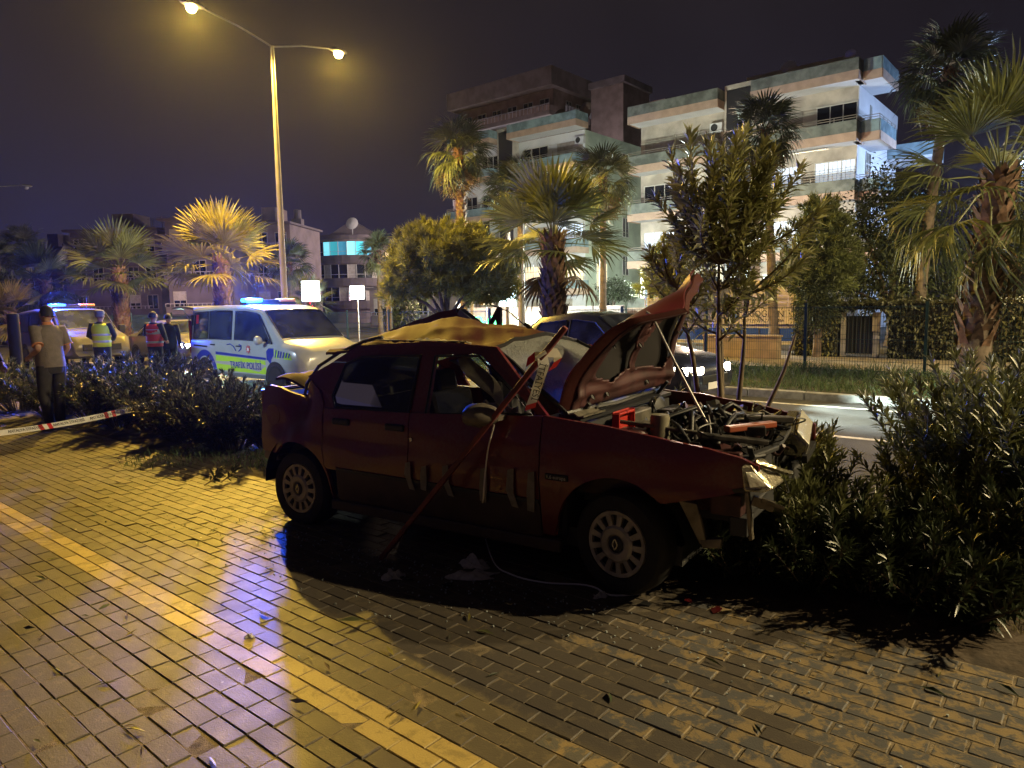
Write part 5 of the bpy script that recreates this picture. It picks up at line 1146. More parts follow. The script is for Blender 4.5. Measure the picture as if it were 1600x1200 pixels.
def light_bar(t, z, x, halfw, lit, name='light_bar', orange_far=True):
    b = bpy.data.objects.new(name, None); COL.objects.link(b); b.parent = t; b.location = (x, 0, z)
    mb = MB(); mb.mm(-.13, .13, -halfw, halfw, -.02, .03); mb.mm(-.10, .10, -.18, .18, .03, .085); mb.build('bar_base', M_black, b, bevel=.01)
    mb = MB(); mb.mm(-.11, .11, -halfw, -.2, .03, .11); mb.build('beacon', lit, b, bevel=.03)
    mb = MB(); mb.mm(-.11, .11, .2, halfw, .03, .11); mb.build('beacon', M_orangelens if orange_far else lit, b, bevel=.03)
    return b
# --- the white police van
van = Veh('police_van', 'white traffic police van with open tailgate and glowing blue beacon', 'van', (-5.27, 15.83, RZ), A40,
    [(-2.20, .40, .82, 1.02, .72, 1.62), (-2.12, .32, .87, 1.05, .76, 1.79), (-1.0, .28, .885, 1.06, .78, 1.835), (.2, .28, .885, 1.05, .77, 1.825), (.62, .28, .885, 1.045, .745, 1.77), (.80, .28, .885, 1.04, .73, 1.70), (1.50, .28, .875, 1.00, .80, 1.13), (1.62, .28, .87, .98, .82, 1.08), (2.02, .30, .83, .90, .76, .985), (2.18, .34, .76, .72, .66, .88), (2.24, .38, .68, .60, .58, .74)], M_vanwhite)
T = van.t
for sg in (-1, 1):
    van.pane(-2.02, -1.33, sg, .05, .93, xa2=-2.0); van.pane(-1.28, -.30, sg, .05, .93); van.pane(-.17, 1.28, sg, .06, .92, xb2=.72, name='front_window')
    if sg < 0:
        for q in (.0,): pass
van.screen(1.47, .79)
# seats seen through the glass are hidden by the tint; livery on both sides
for sg in (-1, 1):
    van.decal([(-1.98, .92), (-1.33, .90), (-1.33, .935), (-1.98, .955)], sg, M_black, 'sliding_door_rail')
    arc = [(-1.46 + .54 * math.cos(R(a)), .31 + .54 * math.sin(R(a))) for a in range(12, 169, 12)]; van.decal(arc + [(-1.46 + .40 * math.cos(R(a)), .31 + .40 * math.sin(R(a))) for a in range(168, 11, -12)], sg, M_blue, 'livery_arch')
    van.decal([(-.95, .76), (1.08, .70), (1.08, .745), (-.95, .82)], sg, M_blue, 'livery_stripe')
    van.decal([(-.95, .42), (1.06, .40), (1.06, .685), (-.95, .745)], sg, M_lime, 'livery_band')
    van.decal([(1.10, .42), (1.20, .42), (1.28, .72), (1.36, .80), (1.36, .94), (1.18, .94), (1.10, .88)], sg, M_blue, 'livery_block')
    for k in range(6):
        x = 1.40 + k * .085; van.decal([(x, .76 + .0 * k), (x + .04, .76), (x + .075, .91 - .012 * k), (x + .035, .91 - .012 * k)], sg, (M_blue if k % 2 == 0 else M_lime) if 0 else M_blue, 'livery_chevron', .006)
    van.decal([(1.38, .75), (1.94, .72), (1.88, .845), (1.40, .92)], sg, M_lime, 'livery_chevron_ground', .003)
    c = van.low(.42, .90, sg, .005)
    mb = MB(); P_ = []
    for k in range(16): a = math.pi * k / 8; r_ = .105 if k % 2 == 0 else .05; P_.append((c.x + r_ * math.cos(a), c.y, c.z + r_ * math.sin(a)))
    mb.prism(P_, (0, sg * .002, 0)); st_ = mb.build('star_emblem', M_red, T)
    mb = MB(); mb.prism([(c.x + .04 * math.cos(k), c.y + sg * .003, c.z + .04 * math.sin(k)) for k in [j * math.pi / 6 for j in range(12)]], (0, sg * .002, 0)); mb.build('emblem_centre', M_white, st_)
    mb = MB(); mb.tube([van.low(x, z, sg, .004) for x, z in ((-.45, .98), (-.32, 1.0), (-.18, .95), (-.08, .86))], .012, 4); mb.tube([van.low(x, z, sg, .004) for x, z in ((.05, .99), (.14, .97), (.13, .90), (.04, .85))], .014, 4); mb.build('livery_swoosh', M_blue, T)
    Mx = Matrix.Translation(van.low(.28, .55, sg, .008)) @ (Matrix.Rotation(R(90), 4, 'X') if sg < 0 else Matrix.Rotation(R(180), 4, 'Z') @ Matrix.Rotation(R(90), 4, 'X'))
    text('lettering', 'TRAFİK POLİSİ', M_blue, T, Mx, .20, .001, sx=.92)
    mb = MB(); mb.rings([[(1.02 + a_, sg * (.90 + .10 + .09 * math.cos(t_) * r_), 1.10 + .10 * math.sin(t_) * r_) for t_ in [k * math.pi / 5 for k in range(10)]] for a_, r_ in ((-.05, .8), (-.02, 1), (.05, .8), (.08, .3))]); mb.bar((1.05, sg * .84, 1.05), (1.05, sg * .95, 1.06), .06, .04); mb.build('door_mirror', M_vanwhite, T, smooth=60)
    mb = MB(); mb.prism([(2.04, sg * .70, .86), (2.14, sg * .70, .80), (2.22, sg * .62, .72), (2.20, sg * .66, .64), (2.05, sg * .80, .68), (1.92, sg * .845, .78), (1.90, sg * .84, .84)], (0, 0, .012)); mb.build('headlamp', M_lens, T, bevel=.006)
    mb = MB(); mb.mm(-2.23, -2.17, min(sg * .74, sg * .84), max(sg * .74, sg * .84), .75, 1.5); mb.build('tail_lamp', mat('van_tail_lamp', (.4, .02, .02), .2), T, bevel=.01)
    mb = MB(); mb.bar((-.05, sg * .888, .96), (.12, sg * .888, .955), .03, .025); mb.bar((-1.15, sg * .889, .97), (-.98, sg * .889, .97), .03, .025); mb.build('door_handle', M_black, T, bevel=.005)
    mb = MB(); mb.prism([van.side(-1.92 + a_ * .11, .55 + b_ * .3, sg, .009) for a_, b_ in ((0, 0), (1, 0), (1, 1), (0, 1))], (0, sg * .001, 0)); mb.build('window_sticker', M_red, T)
van.wheels((-1.46, 1.40))
mb = MB(); mb.bar((2.20, -.5, .62), (2.20, .5, .62), .06, .16); mb.bar((2.18, -.6, .42), (2.18, .6, .42), .08, .12); mb.build('grille', M_black, T, bevel=.01)
mb = MB(); mb.mm(-2.16, -2.06, -.80, .80, .45, 1.62); mb.build('load_space', M_dark, T)
mb = MB(); mb.shell(lambda a, b: Vector((-2.14 - 1.08 * a, -.74 + 1.48 * b, 1.79 + .12 * a - .10 * a * a + .02 * math.sin(math.pi * b))), 10, 8, (0, 0, -.05)); tgl = mb.build('tailgate', M_vanwhite, T, smooth=40); tgl['label'] = 'raised tailgate'
mb = MB(); mb.shell(lambda a, b: Vector((-2.32 - .55 * a, -.60 + 1.2 * b, 1.735 + .085 * a - .03 * a * a)), 4, 4, (0, 0, -.01)); mb.build('tailgate_window', M_winglass_van, tgl)
for sg in (-1, 1): mb = MB(); mb.tube([(-2.12, sg * .72, 1.25), (-2.75, sg * .70, 1.77)], .012, 6); mb.build('gas_strut', M_steel, T)
lb = light_bar(T, 1.86, -.15, .62, M_cyanlamp)
bd_ = bpy.data.lights.new('beacon_light', 'SPOT'); bd_.color = (.03, .10, 1.0); bd_.energy = 6200; bd_.spot_size = R(100); bd_.spot_blend = .35; bd_.shadow_soft_size = .12
bl_ = bpy.data.objects.new('beacon_light', bd_); COL.objects.link(bl_); bl_.parent = T; bl_.location = (-.15, -.42, 2.08); bl_.rotation_euler = (Vector((.85, -.52, -.14))).to_track_quat('-Z', 'Y').to_euler()
point('beacon_light', (.05, -.42, 2.06), (.03, .14, 1.0), 900, .12, T)
# --- second police vehicle at the left
jv = Veh('patrol_van', 'pale patrol van with blue roof beacon parked behind the hedge at left', 'van', (-14.35, 23.3, RZ), A40,
    [(-2.35, .42, .86, 1.02, .76, 1.55), (-2.25, .34, .92, 1.05, .80, 1.80), (-.9, .32, .94, 1.08, .82, 1.87), (.3, .32, .94, 1.08, .81, 1.86), (.75, .32, .94, 1.07, .78, 1.80), (1.45, .32, .93, 1.06, .84, 1.22), (1.60, .32, .92, 1.04, .86, 1.17), (2.15, .34, .89, .96, .82, 1.06), (2.33, .38, .82, .78, .72, .95), (2.40, .42, .76, .62, .66, .76)], M_vangrey)
T = jv.t
for sg in (-1, 1):
    jv.pane(-2.1, -1.2, sg, .05, .92); jv.pane(-1.12, -.25, sg, .05, .92); jv.pane(-.12, 1.25, sg, .06, .92, xb2=.68, name='front_window')
    mb = MB(); mb.mm(1.05, 1.15, min(sg * 1.0, sg * 1.2), max(sg * 1.0, sg * 1.2), 1.05, 1.33); mb.bar((1.1, sg * .85, 1.12), (1.1, sg * 1.02, 1.14), .05, .04); mb.build('door_mirror', M_black, T, bevel=.03)
    mb = MB(); mb.prism([(2.20, sg * .62, .95), (2.36, sg * .60, .80), (2.36, sg * .66, .68), (2.20, sg * .85, .70), (2.08, sg * .885, .86)], (0, 0, .02)); mb.build('headlamp', M_lens, T, bevel=.006)
    mb = MB(); mb.mm(-2.385, -2.32, min(sg * .76, sg * .88), max(sg * .76, sg * .88), .8, 1.45); mb.build('tail_lamp', M_tailr, T, bevel=.01)
jv.screen(1.43, .74); jv.wheels((-1.55, 1.5), .34)
mb = MB(); mb.mm(2.34, 2.42, -.55, .55, .58, .78); mb.build('grille', M_black, T, bevel=.02)
text('lettering', 'JANDARMA', M_blue, T, Matrix.Translation((1.93, 0, 1.115)) @ Matrix.Rotation(R(90), 4, 'Z') @ Matrix.Rotation(R(10), 4, 'X'), .22, .001)
light_bar(T, 1.91, .15, .66, M_bluelamp); point('beacon_light', (.15, -.45, 2.25), (.02, .06, 1.0), 3500, .12, T)
mb = MB(); mb.tube([(.5, .3, 1.85), (.42, .34, 2.02), (.30, .4, 2.22)], .008, 5); mb.build('aerial', M_black, T)
# --- dark saloon in the far lane behind the officers
SED = [(-2.15, .38, .76, .78, .66, .88), (-2.05, .30, .82, .92, .74, 1.00), (-1.45, .24, .87, .93, .76, 1.06), (-.85, .22, .88, .93, .66, 1.38), (-.1, .22, .88, .93, .64, 1.45), (.35, .22, .88, .93, .66, 1.40), (1.10, .22, .87, .92, .74, 1.02), (1.25, .22, .87, .90, .76, .98), (1.95, .26, .83, .80, .72, .86), (2.15, .32, .74, .64, .62, .72), (2.20, .36, .66, .52, .56, .60)]
def saloon(name, label, loc, rz, paint, head, zr=1.0, windows=True):
    v = Veh(name, label, 'car', loc, rz, [(a, b, c, d, e_, f * (1 if f < 1.2 else zr)) for a, b, c, d, e_, f in SED], paint); T = v.t
    for sg in (-1, 1):
        v.pane(-1.15, -.25, sg, .08, .90, xa2=-.85); v.pane(-.18, .95, sg, .08, .90, xb2=.35, name='front_window')
        mb = MB(); mb.prism([(2.00, sg * .40, .60), (2.195, sg * .40, .60), (2.205, sg * .55, .60), (2.10, sg * .755, .60), (1.86, sg * .845, .62), (1.80, sg * .80, .62)], (0, 0, .11)); mb.build('headlamp', head, T)
        mb = MB(); mb.mm(-2.17, -2.08, min(sg * .5, sg * .74), max(sg * .5, sg * .74), .68, .82); mb.build('tail_lamp', mat('saloon_tail', (.4, .02, .02), .2), T, bevel=.02)
        mb = MB(); mb.mm(.82, .95, min(sg * .88, sg * 1.04), max(sg * .88, sg * 1.04), .92, 1.06); mb.build('door_mirror', paint, T, bevel=.03)
    v.screen(1.08, .37); v.screen(-1.43, -.87, name='rear_window'); v.wheels((-1.32, 1.36), .30)
    mb = MB(); mb.bar((2.19, -.45, .50), (2.19, .45, .50), .04, .14); mb.build('grille', M_black, T, bevel=.01)
    mb = MB(); mb.bar((2.205, -.26, .40), (2.205, .26, .40), .01, .11); mb.build('number_plate', M_white, T)
    return v
sd = saloon('saloon_car', 'dull silver saloon with a bright white headlamp behind the officers', (-11.0, 23.6, RZ), A40, M_silver, M_head)
mv = saloon('passing_car', 'dark blue saloon passing on the road behind the raised bonnet, headlamps lit', (1.62, 12.84, RZ), A40 - .02, M_darkpaint, M_headw, 1.10)
for sg in (-1, 1): mb = MB(); mb.prism([(2.10, sg * .70, .58), (2.16, sg * .62, .58), (2.16, sg * .62, .52), (2.08, sg * .735, .52)], (0, 0, .01)); mb.build('indicator', M_amber, mv.t)
mb = MB(); mb.bar((1.62, -.872, .69), (1.86, -.850, .68), .03, .10); mb.build('indicator', M_amber, mv.t)
def spot(name, loc, to, col, power, ang, rad, parent, blend=.6):
    d = bpy.data.lights.new(name, 'SPOT'); d.color = col; d.energy = power; d.spot_size = R(ang); d.spot_blend = blend; d.shadow_soft_size = rad
    o = bpy.data.objects.new(name, d); COL.objects.link(o); o.location = loc; o.parent = parent; o.rotation_euler = (Vector(to) - Vector(loc)).to_track_quat('-Z', 'Y').to_euler(); return o
for sg in (-1, 1): spot('headlamp_beam', (2.28, sg * .62, .66), (10.0, sg * .62 + 2.2, .10), (.80, 1.0, .93), 3200, 64, .08, mv.t, 1.0)
spot('headlamp_beam', (2.28, -.62, .66), (8.0, -1.6, .3), (.55, 1.0, .85), 1200, 70, .08, sd.t)

# ================================================================ people
M_skin = mat('skin', (.34, .19, .13), .55, var=.12, vs=20)
M_hair = mat('dark_hair', (.012, .010, .010), .7); M_greyhair = mat('grey_hair', (.16, .15, .15), .75)
M_polo = mat('taupe_polo', (.15, .125, .11), .85, var=.12, vs=14, bump=.3, bs=60); M_collar = mat('orange_collar', (.50, .20, .09), .8)
M_trous = mat('dark_trousers', (.022, .019, .020), .85, var=.25, vs=10); M_shoe = mat('dark_shoe', (.012, .011, .010), .5)
M_hivis = mat('hi_vis_yellow', (.62, .74, .05), .6, emit=(.62, .74, .05), es=0.0); M_reflband = mat('reflective_band', (.60, .60, .58), .3, .3)
M_navy = mat('navy_uniform', (.012, .014, .03), .8); M_redvest = mat('red_vest', (.45, .035, .05), .7); M_bluegrey = mat('blue_grey_panel', (.30, .36, .46), .6); M_blackcl = mat('black_clothing', (.010, .010, .012), .85)
def person(label, loc, rz, H=1.75, arms=None, legs=None, head_turn=0.0, shirt=M_polo, trous=M_trous, hair=M_hair, cap=None, sleeve='short', vest=None, collar=None, lean=0.0, belly=1.0, bands=None):
    """x is the way the person faces, y their left; one continuous body grown on a skeleton, clothes lofted over it"""
    k = H / 1.75; root = thing('person', label, 'person', loc, rz)
    J = lambda x, y, z: Vector((x + lean * max(0, z - .95), y, z)) * k
    arms = arms or [[(0, .19, 1.42), (-.03, .24, 1.14), (.06, .25, .90)], [(0, -.19, 1.42), (-.03, -.24, 1.14), (.06, -.25, .90)]]
    legs = legs or [[(0, .09, .92), (.02, .10, .49), (-.02, .11, .09)], [(0, -.09, .92), (.02, -.10, .49), (-.02, -.11, .09)]]
    V, E, Rd = [], [], []
    def add(p, r, par=None):
        V.append(p); Rd.append(r * k); 
        if par is not None: E.append((par, len(V) - 1))
        return len(V) - 1
    pel = add(J(0, 0, .96), .125); be = add(J(0, 0, 1.12), .115, pel); ch = add(J(0, 0, 1.32), .13, be); nb = add(J(-.01, 0, 1.46), .062, ch); nk = add(J(0, 0, 1.52), .052, nb)
    ct, st_ = math.cos(head_turn), math.sin(head_turn); HJ = lambda x, y, z: J(x * ct - y * st_, x * st_ + y * ct, z)
    h1 = add(HJ(.018, 0, 1.575), .070, nk); h2 = add(HJ(.012, 0, 1.645), .088, h1); h3 = add(HJ(-.002, 0, 1.705), .074, h2); jaw = add(HJ(.075, 0, 1.56), .034, h1); nose = add(HJ(.112, 0, 1.615), .014, h2)
    for A in arms:
        s_ = add(J(*A[0]), .062, ch); e_ = add(J(*A[1]), .044, s_); m_ = add((J(*A[1]) + J(*A[2])) / 2, .042, e_); w_ = add(J(*A[2]), .029, m_)
        d = (J(*A[2]) - J(*A[1])).normalized(); sd_ = d.cross(Vector((0, 0, 1)) if abs(d.z) < .9 else Vector((1, 0, 0))).normalized(); up = sd_.cross(d)
        pm = add(J(*A[2]) + d * .055 * k, .032, w_)
        for q, (o_, l_) in enumerate(((-.030, .070), (-.010, .082), (.010, .078), (.029, .062))):
            b_ = add(J(*A[2]) + (d * .085 + sd_ * o_) * k, .0105, pm); c_ = add(J(*A[2]) + (d * (.085 + l_ * .55) + sd_ * o_ * 1.1 - up * .012) * k, .0095, b_); add(J(*A[2]) + (d * (.085 + l_ * .9) + sd_ * o_ * 1.1 - up * .040) * k, .008, c_)
        t1 = add(J(*A[2]) + (d * .045 - sd_ * .045 - up * .01) * k, .013, w_); add(J(*A[2]) + (d * .085 - sd_ * .058 - up * .025) * k, .010, t1)
    for G in legs:
        s_ = add(J(*G[0]), .088, pel); e_ = add(J(*G[1]), .058, s_); w_ = add(J(*G[2]), .04, e_); add(J(G[2][0] + .12, G[2][1], .05), .038, w_)
    me = bpy.data.meshes.new('body'); me.from_pydata(V, E, []); me.materials.append(M_skin); bo = bpy.data.objects.new('body', me); COL.objects.link(bo); bo.parent = root
    md = bo.modifiers.new('skin', 'SKIN'); sk = me.skin_vertices[0].data
    for i, r_ in enumerate(Rd): sk[i].radius = (r_, r_)
    sk[0].use_root = True; md.use_smooth_shade = True; sb = bo.modifiers.new('sub', 'SUBSURF'); sb.levels = 1; sb.render_levels = 2
    # clothes
    def ell(z, a, b, x=0.0, n=20): return [J(x + b * math.cos(t), a * math.sin(t), z) for t in [2 * math.pi * q / n for q in range(n)]]
    mb = MB(); mb.rings([ell(.885, .188, .140 * belly), ell(.93, .192, .146 * belly, .005), ell(1.02, .184, .150 * belly, .012 * belly), ell(1.14, .178, .142 * belly, .010), ell(1.28, .196, .138), ell(1.38, .205, .125), ell(1.44, .165, .100), ell(1.485, .085, .078)])
    for A in arms:
        a_, b_, c_ = J(*A[0]), J(*A[1]), J(*A[2])
        if sleeve == 'short': mb.tube([J(A[0][0], A[0][1] * .55, 1.40), a_, a_.lerp(b_, .45), a_.lerp(b_, .82)], [.075 * k, .078 * k, .072 * k, .070 * k], 12)
        else: mb.tube([J(A[0][0], A[0][1] * .55, 1.40), a_, a_.lerp(b_, .5), b_, b_.lerp(c_, .5), b_.lerp(c_, .95)], [.075 * k, .078 * k, .066 * k, .058 * k, .052 * k, .045 * k], 12)
    mb.build('shirt', shirt, root, smooth=60)
    if collar:
        mb = MB(); mb.rings([ell(1.455, .098, .088), ell(1.50, .075, .072), ell(1.525, .070, .068)], caps=False); mb.build('collar', collar, root, smooth=60, solid=.006)
        for A in arms: a_, b_ = J(*A[0]), J(*A[1]); mb = MB(); mb.tube([a_.lerp(b_, .795), a_.lerp(b_, .845)], .0735 * k, 12); mb.build('cuff', collar, root)
    mb = MB(); mb.rings([ell(1.0, .176, .130), ell(.93, .182, .138), ell(.84, .180, .132), ell(.79, .165, .115)])
    for G in legs:
        a_, b_, c_ = J(*G[0]), J(*G[1]), J(*G[2]); mb.tube([a_ + Vector((0, 0, -.02)), a_.lerp(b_, .4), b_, b_.lerp(c_, .5), c_ + Vector((0, 0, .0))], [.105 * k, .098 * k, .078 * k, .072 * k, .068 * k], 14)
    mb.build('trousers', trous, root, smooth=60)
    for G in legs:
        x, y, z = G[2]; mb = MB(); mb.rings([[(q[0], q[1], q[2]) for q in [Vector((x + xx, y + w_ * math.cos(t), max(.0, zc + h_ * math.sin(t)))) * k for t in [2 * math.pi * p / 10 for p in range(10)]]] for xx, w_, zc, h_ in ((-.085, .03, .045, .04), (-.05, .045, .055, .055), (.05, .048, .05, .05), (.13, .046, .035, .035), (.185, .03, .025, .025))]); mb.build('shoe', M_shoe, root, smooth=60)
    mb = MB(); rg = []
    for q in range(6):
        f = q / 5; z = 1.61 + .155 * f; r_ = math.sqrt(max(.02, 1 - f**2.2)); rg.append([HJ(-.012 + (.104 if math.cos(t) < .2 else (.06 + .045 * f)) * r_ * math.cos(t), .093 * r_ * math.sin(t), z + (.0 if math.cos(t) < .2 else .055 * (1 - f))) for t in [2 * math.pi * p / 16 for p in range(16)]])
    mb.rings(rg); mb.build('hair', hair, root, smooth=70)
    for sg in (-1, 1): mb = MB(); mb.rings([[HJ(-.005 + .022 * r_ * math.cos(t), sg * (.080 + o_), 1.625 + .034 * r_ * math.sin(t)) for t in [2 * math.pi * p / 8 for p in range(8)]] for o_, r_ in ((0, .8), (.012, 1), (.018, .6))]); mb.build('ear', M_skin, root, smooth=60)
    if cap:
        mb = MB(); mb.rings([[HJ(-.005 + .112 * r_ * math.cos(t), .102 * r_ * math.sin(t), z) for t in [2 * math.pi * p / 16 for p in range(16)]] for z, r_ in ((1.665, 1.0), (1.70, 1.03), (1.75, .95), (1.775, .6), (1.78, .05))]); mb.prism([HJ(x, y, 1.668) for x, y in ((.06, -.085), (.15, -.06), (.18, 0), (.15, .06), (.06, .085))], (0, 0, .012)); mb.build('cap', cap, root, smooth=40)
    if vest:
        mb = MB(); mb.rings([ell(.90, .200, .158), ell(1.02, .197, .165, .01), ell(1.14, .192, .158, .01), ell(1.28, .210, .154), ell(1.38, .212, .138), ell(1.445, .165, .110)], caps=False); vo = mb.build('vest', vest, root, smooth=60, solid=.008)
        for z0, z1, a0, b0 in (bands or ((1.0, 1.05, .199, .167), (1.16, 1.21, .197, .162))):
            mb = MB(); mb.rings([ell(z0, a0 + .004, b0 + .004, .01), ell(z1, a0 + .004, b0 + .003, .01)], caps=False); mb.build('reflective_band', M_reflband if bands is None else M_bluegrey, vo, smooth=60, solid=.003)
    return root
pm = gp(88, 668)
person('man in a taupe polo shirt and dark trousers standing by the hedge, looking away', (pm.x, pm.y, 0), R(158), 1.68,
       arms=[[(0, .20, 1.42), (-.16, .27, 1.16), (.10, .20, 1.06)], [(0, -.19, 1.42), (-.05, -.25, 1.15), (.12, -.20, .98)]],
       legs=[[(0, .10, .92), (.0, .13, .49), (-.10, .15, .09)], [(0, -.10, .92), (.05, -.13, .49), (.10, -.14, .09)]], head_turn=R(-12), collar=M_collar, belly=1.22)
# crouching person cut by the left edge: dark sleeve and hand
pe = at(-42, 590, 9.9)
person('person in dark clothing mostly outside the left edge, one hand showing', (pe.x, pe.y, 0), R(-20), 1.7, shirt=M_blackcl, trous=M_blackcl, sleeve='long',
       arms=[[(0, .19, 1.42), (.05, .28, 1.14), (.22, .26, .92)], [(0, -.19, 1.42), (.10, -.25, 1.14), (.30, -.20, .92)]])
def road_pt(px, Y): p = at(px, 520, Y); return (p.x, p.y, RZ)
person('traffic officer seen from behind in a yellow hi-vis vest and cap', road_pt(158, 17.0), R(100), 1.76, shirt=M_navy, trous=M_navy, sleeve='long', hair=M_greyhair, cap=mat('grey_cap', (.13, .13, .17), .8), vest=M_hivis,
       arms=[[(0, .19, 1.42), (.02, .28, 1.16), (.20, .20, 1.06)], [(0, -.19, 1.42), (.02, -.28, 1.16), (.20, -.18, 1.06)]])
person('worker with his back turned in a red and blue-grey vest left of the van', road_pt(241, 17.2), R(75), 1.72, shirt=M_navy, trous=M_navy, sleeve='long', vest=M_redvest, bands=((1.20, 1.32, .212, .158), (.98, 1.03, .2, .168)),
       arms=[[(0, .19, 1.42), (.04, .30, 1.20), (.24, .22, 1.24)], [(0, -.19, 1.42), (.02, -.27, 1.16), (.18, -.18, 1.06)]])
person('dark haired person half hidden behind the shoulder of the red vest', road_pt(264, 18.6), R(110), 1.66, shirt=M_blackcl, trous=M_blackcl, sleeve='long')
p = road_pt(22, 15.5)
mb = MB(); mb.lathe([(.14, 0), (.13, .1), (.12, 1.0), (.115, 1.72), (.0, 1.74)], 14); o = mb.build('dark_post', mat('dark_post', (.008, .007, .008), .8, var=.3, vs=7), None, smooth=40); o.location = p; tag(o, 'thick dark post standing in front of the patrol van at far left', 'post')

# ================================================================ barrier tape, signs, fence
tieP = at(240, 630, 8.75); farP = at(-60, 683, 6.9)
tp_ = thing('barrier_tape', 'red and white printed barrier tape stretched in front of the man to a shrub', 'barrier tape', tieP)
N_ = 46; pts = []
for i in range(N_ + 1):
    f = i / N_; p = farP.lerp(tieP, f); sag = -.05 * 4 * f * (1 - f); tw = .55 + .25 * math.sin(f * 5) + (1.0 if f > .97 else 0)
    dvec = (tieP - farP).normalized(); perp = dvec.cross(Vector((0, 0, 1))).normalized(); a = (Vector((0, 0, 1)) * math.cos(tw) - perp * math.sin(tw)); pts.append((p + Vector((0, 0, sag)) - tieP, a))
ribbon('tape_strip', pts, .072, [M_tw, M_tr], lambda i: 1 if i % 16 in (0, 2) else 0, tp_)
for f, s_ in ((.30, 1), (.50, 1), (.70, 1), (.87, 1)):
    i = int(f * N_); (p0, a0), (p1, _) = pts[i], pts[i + 1]; dx = (p1 - p0).normalized(); n_ = dx.cross(a0).normalized(); yv = n_.cross(dx)
    Mx = Matrix(((dx.x, yv.x, n_.x, p0.x + n_.x * .004), (dx.y, yv.y, n_.y, p0.y + n_.y * .004), (dx.z, yv.z, n_.z, p0.z + n_.z * .004), (0, 0, 0, 1)))
    text('tape_lettering', 'ANTALYA İTFAİYESİ', M_ink, tp_, Mx, .052, .0008, sx=.72)
ribbon('tape_end', [(Vector((0, 0, 0)), (1, 0, .3)), (Vector((.02, 0, .08)), (1, 0, .3)), (Vector((.0, 0, .15)), (.6, .6, .3)), (Vector((.03, 0, .20)), (1, .3, .2))], .05, [M_tw, M_tr], lambda i: i % 2, tp_)
ribbon('tape_end', [(Vector((0, 0, 0)), (.3, 0, 1)), (Vector((.08, 0, -.05)), (.5, 0, 1)), (Vector((.14, 0, -.12)), (1, 0, .6)), (Vector((.22, -.02, -.15)), (.8, 0, 1))], .05, [M_tw, M_tr], lambda i: 0, tp_)
M_signlit = mat('lit_sign_face', (.9, .95, 1), .4, emit=(.80, .97, 1.0), es=7); M_redneon = mat('red_light_string', (.8, .02, .02), .4, emit=(1, .04, .05), es=2.2)
def lit_sign(label, px, py, Y, w, h, post, strength=0, pw=60, redneon=False):
    c = at(px, py, Y); root = thing('lit_sign', label, 'sign', (c.x, c.y, -.05), R(-12), 'lit sign boards beyond the road'); z = c.z + .05
    mb = MB(); mb.mm(-w / 2 - .03, w / 2 + .03, -.02, .08, z - h / 2 - .03, z + h / 2 + .03); mb.build('sign_box', M_steel, root, bevel=.01)
    mb = MB(); mb.mm(-w / 2, w / 2, -.035, -.018, z - h / 2, z + h / 2); mb.build('sign_face', M_signlit, root)
    mb = MB(); mb.tube([(0, .03, 0), (0, .03, z - h / 2)], .035, 8); mb.build('post', post, root)
    if redneon: mb = MB(); mb.tube([(.05 * math.cos(k * .9), .03 + .05 * math.sin(k * .9), .3 + k * (z - h / 2 - .35) / 40) for k in range(41)], .018, 5); mb.build('light_string', M_redneon, root)
    d = bpy.data.lights.new('sign_light', 'AREA'); d.shape = 'RECTANGLE'; d.size = w; d.size_y = h; d.color = (.62, .95, 1.0); d.energy = pw; o = bpy.data.objects.new('sign_light', d); COL.objects.link(o); o.parent = root; o.location = (0, -.06, z); o.rotation_euler = (R(90), 0, 0)
lit_sign('bright blank sign board on a post wound with red lights, right of the lamp pole', 485, 455, 30, .74, .82, M_dark, redneon=True)
lit_sign('smaller bright blank sign board on a thin grey post', 558, 457, 34, .66, .60, M_steel, pw=40)
lit_sign('tall bright blank sign board left of the middle palm trunk', 793, 459, 31, .72, 1.05, M_dark, pw=90)
def fence(u0, n, v, label, step=2.48, H=1.50):
    root = thing('mesh_fence', label, 'fence', uv(u0, v, -.03), A40)
    pm_ = MB(); pm_.mm(-.03, .03, -.03, .03, 0, H + .05); pm_.mm(-.034, .034, -.034, .034, H + .05, H + .075); po = pm_.build('post', M_green_metal, root); pme = po.data
    w = MB(); k = .05
    while k < step - .03: w.mm(k - .0028, k + .0028, -.0028, .0028, .04, H); k += .055
    z = .06
    while z < H: w.mm(.03, step - .03, -.007, -.0015, z - .003, z + .003); z += .20
    for z in (.05, H * .5, H - .02): w.mm(.03, step - .03, -.008, .008, z - .006, z + .006)
    wo_ = w.build('mesh_panel', M_green_metal, root); tag(wo_, kind='stuff')
    for i in range(n):
        if i: link('post', pme, root, (i * step, 0, 0)); tag(link('mesh_panel', wo_.data, root, (i * step, 0, 0)), kind='stuff')
    link('post', pme, root, (n * step, 0, 0))
fence(-2.95 - 2.48 * 4, 7, FENCE_V, 'green welded mesh fence along the verge at the right')
fence(-2.95 - 2.48 * 26, 21, FENCE_V + .02, 'dark mesh fence along the verge at the left, behind the vehicles')
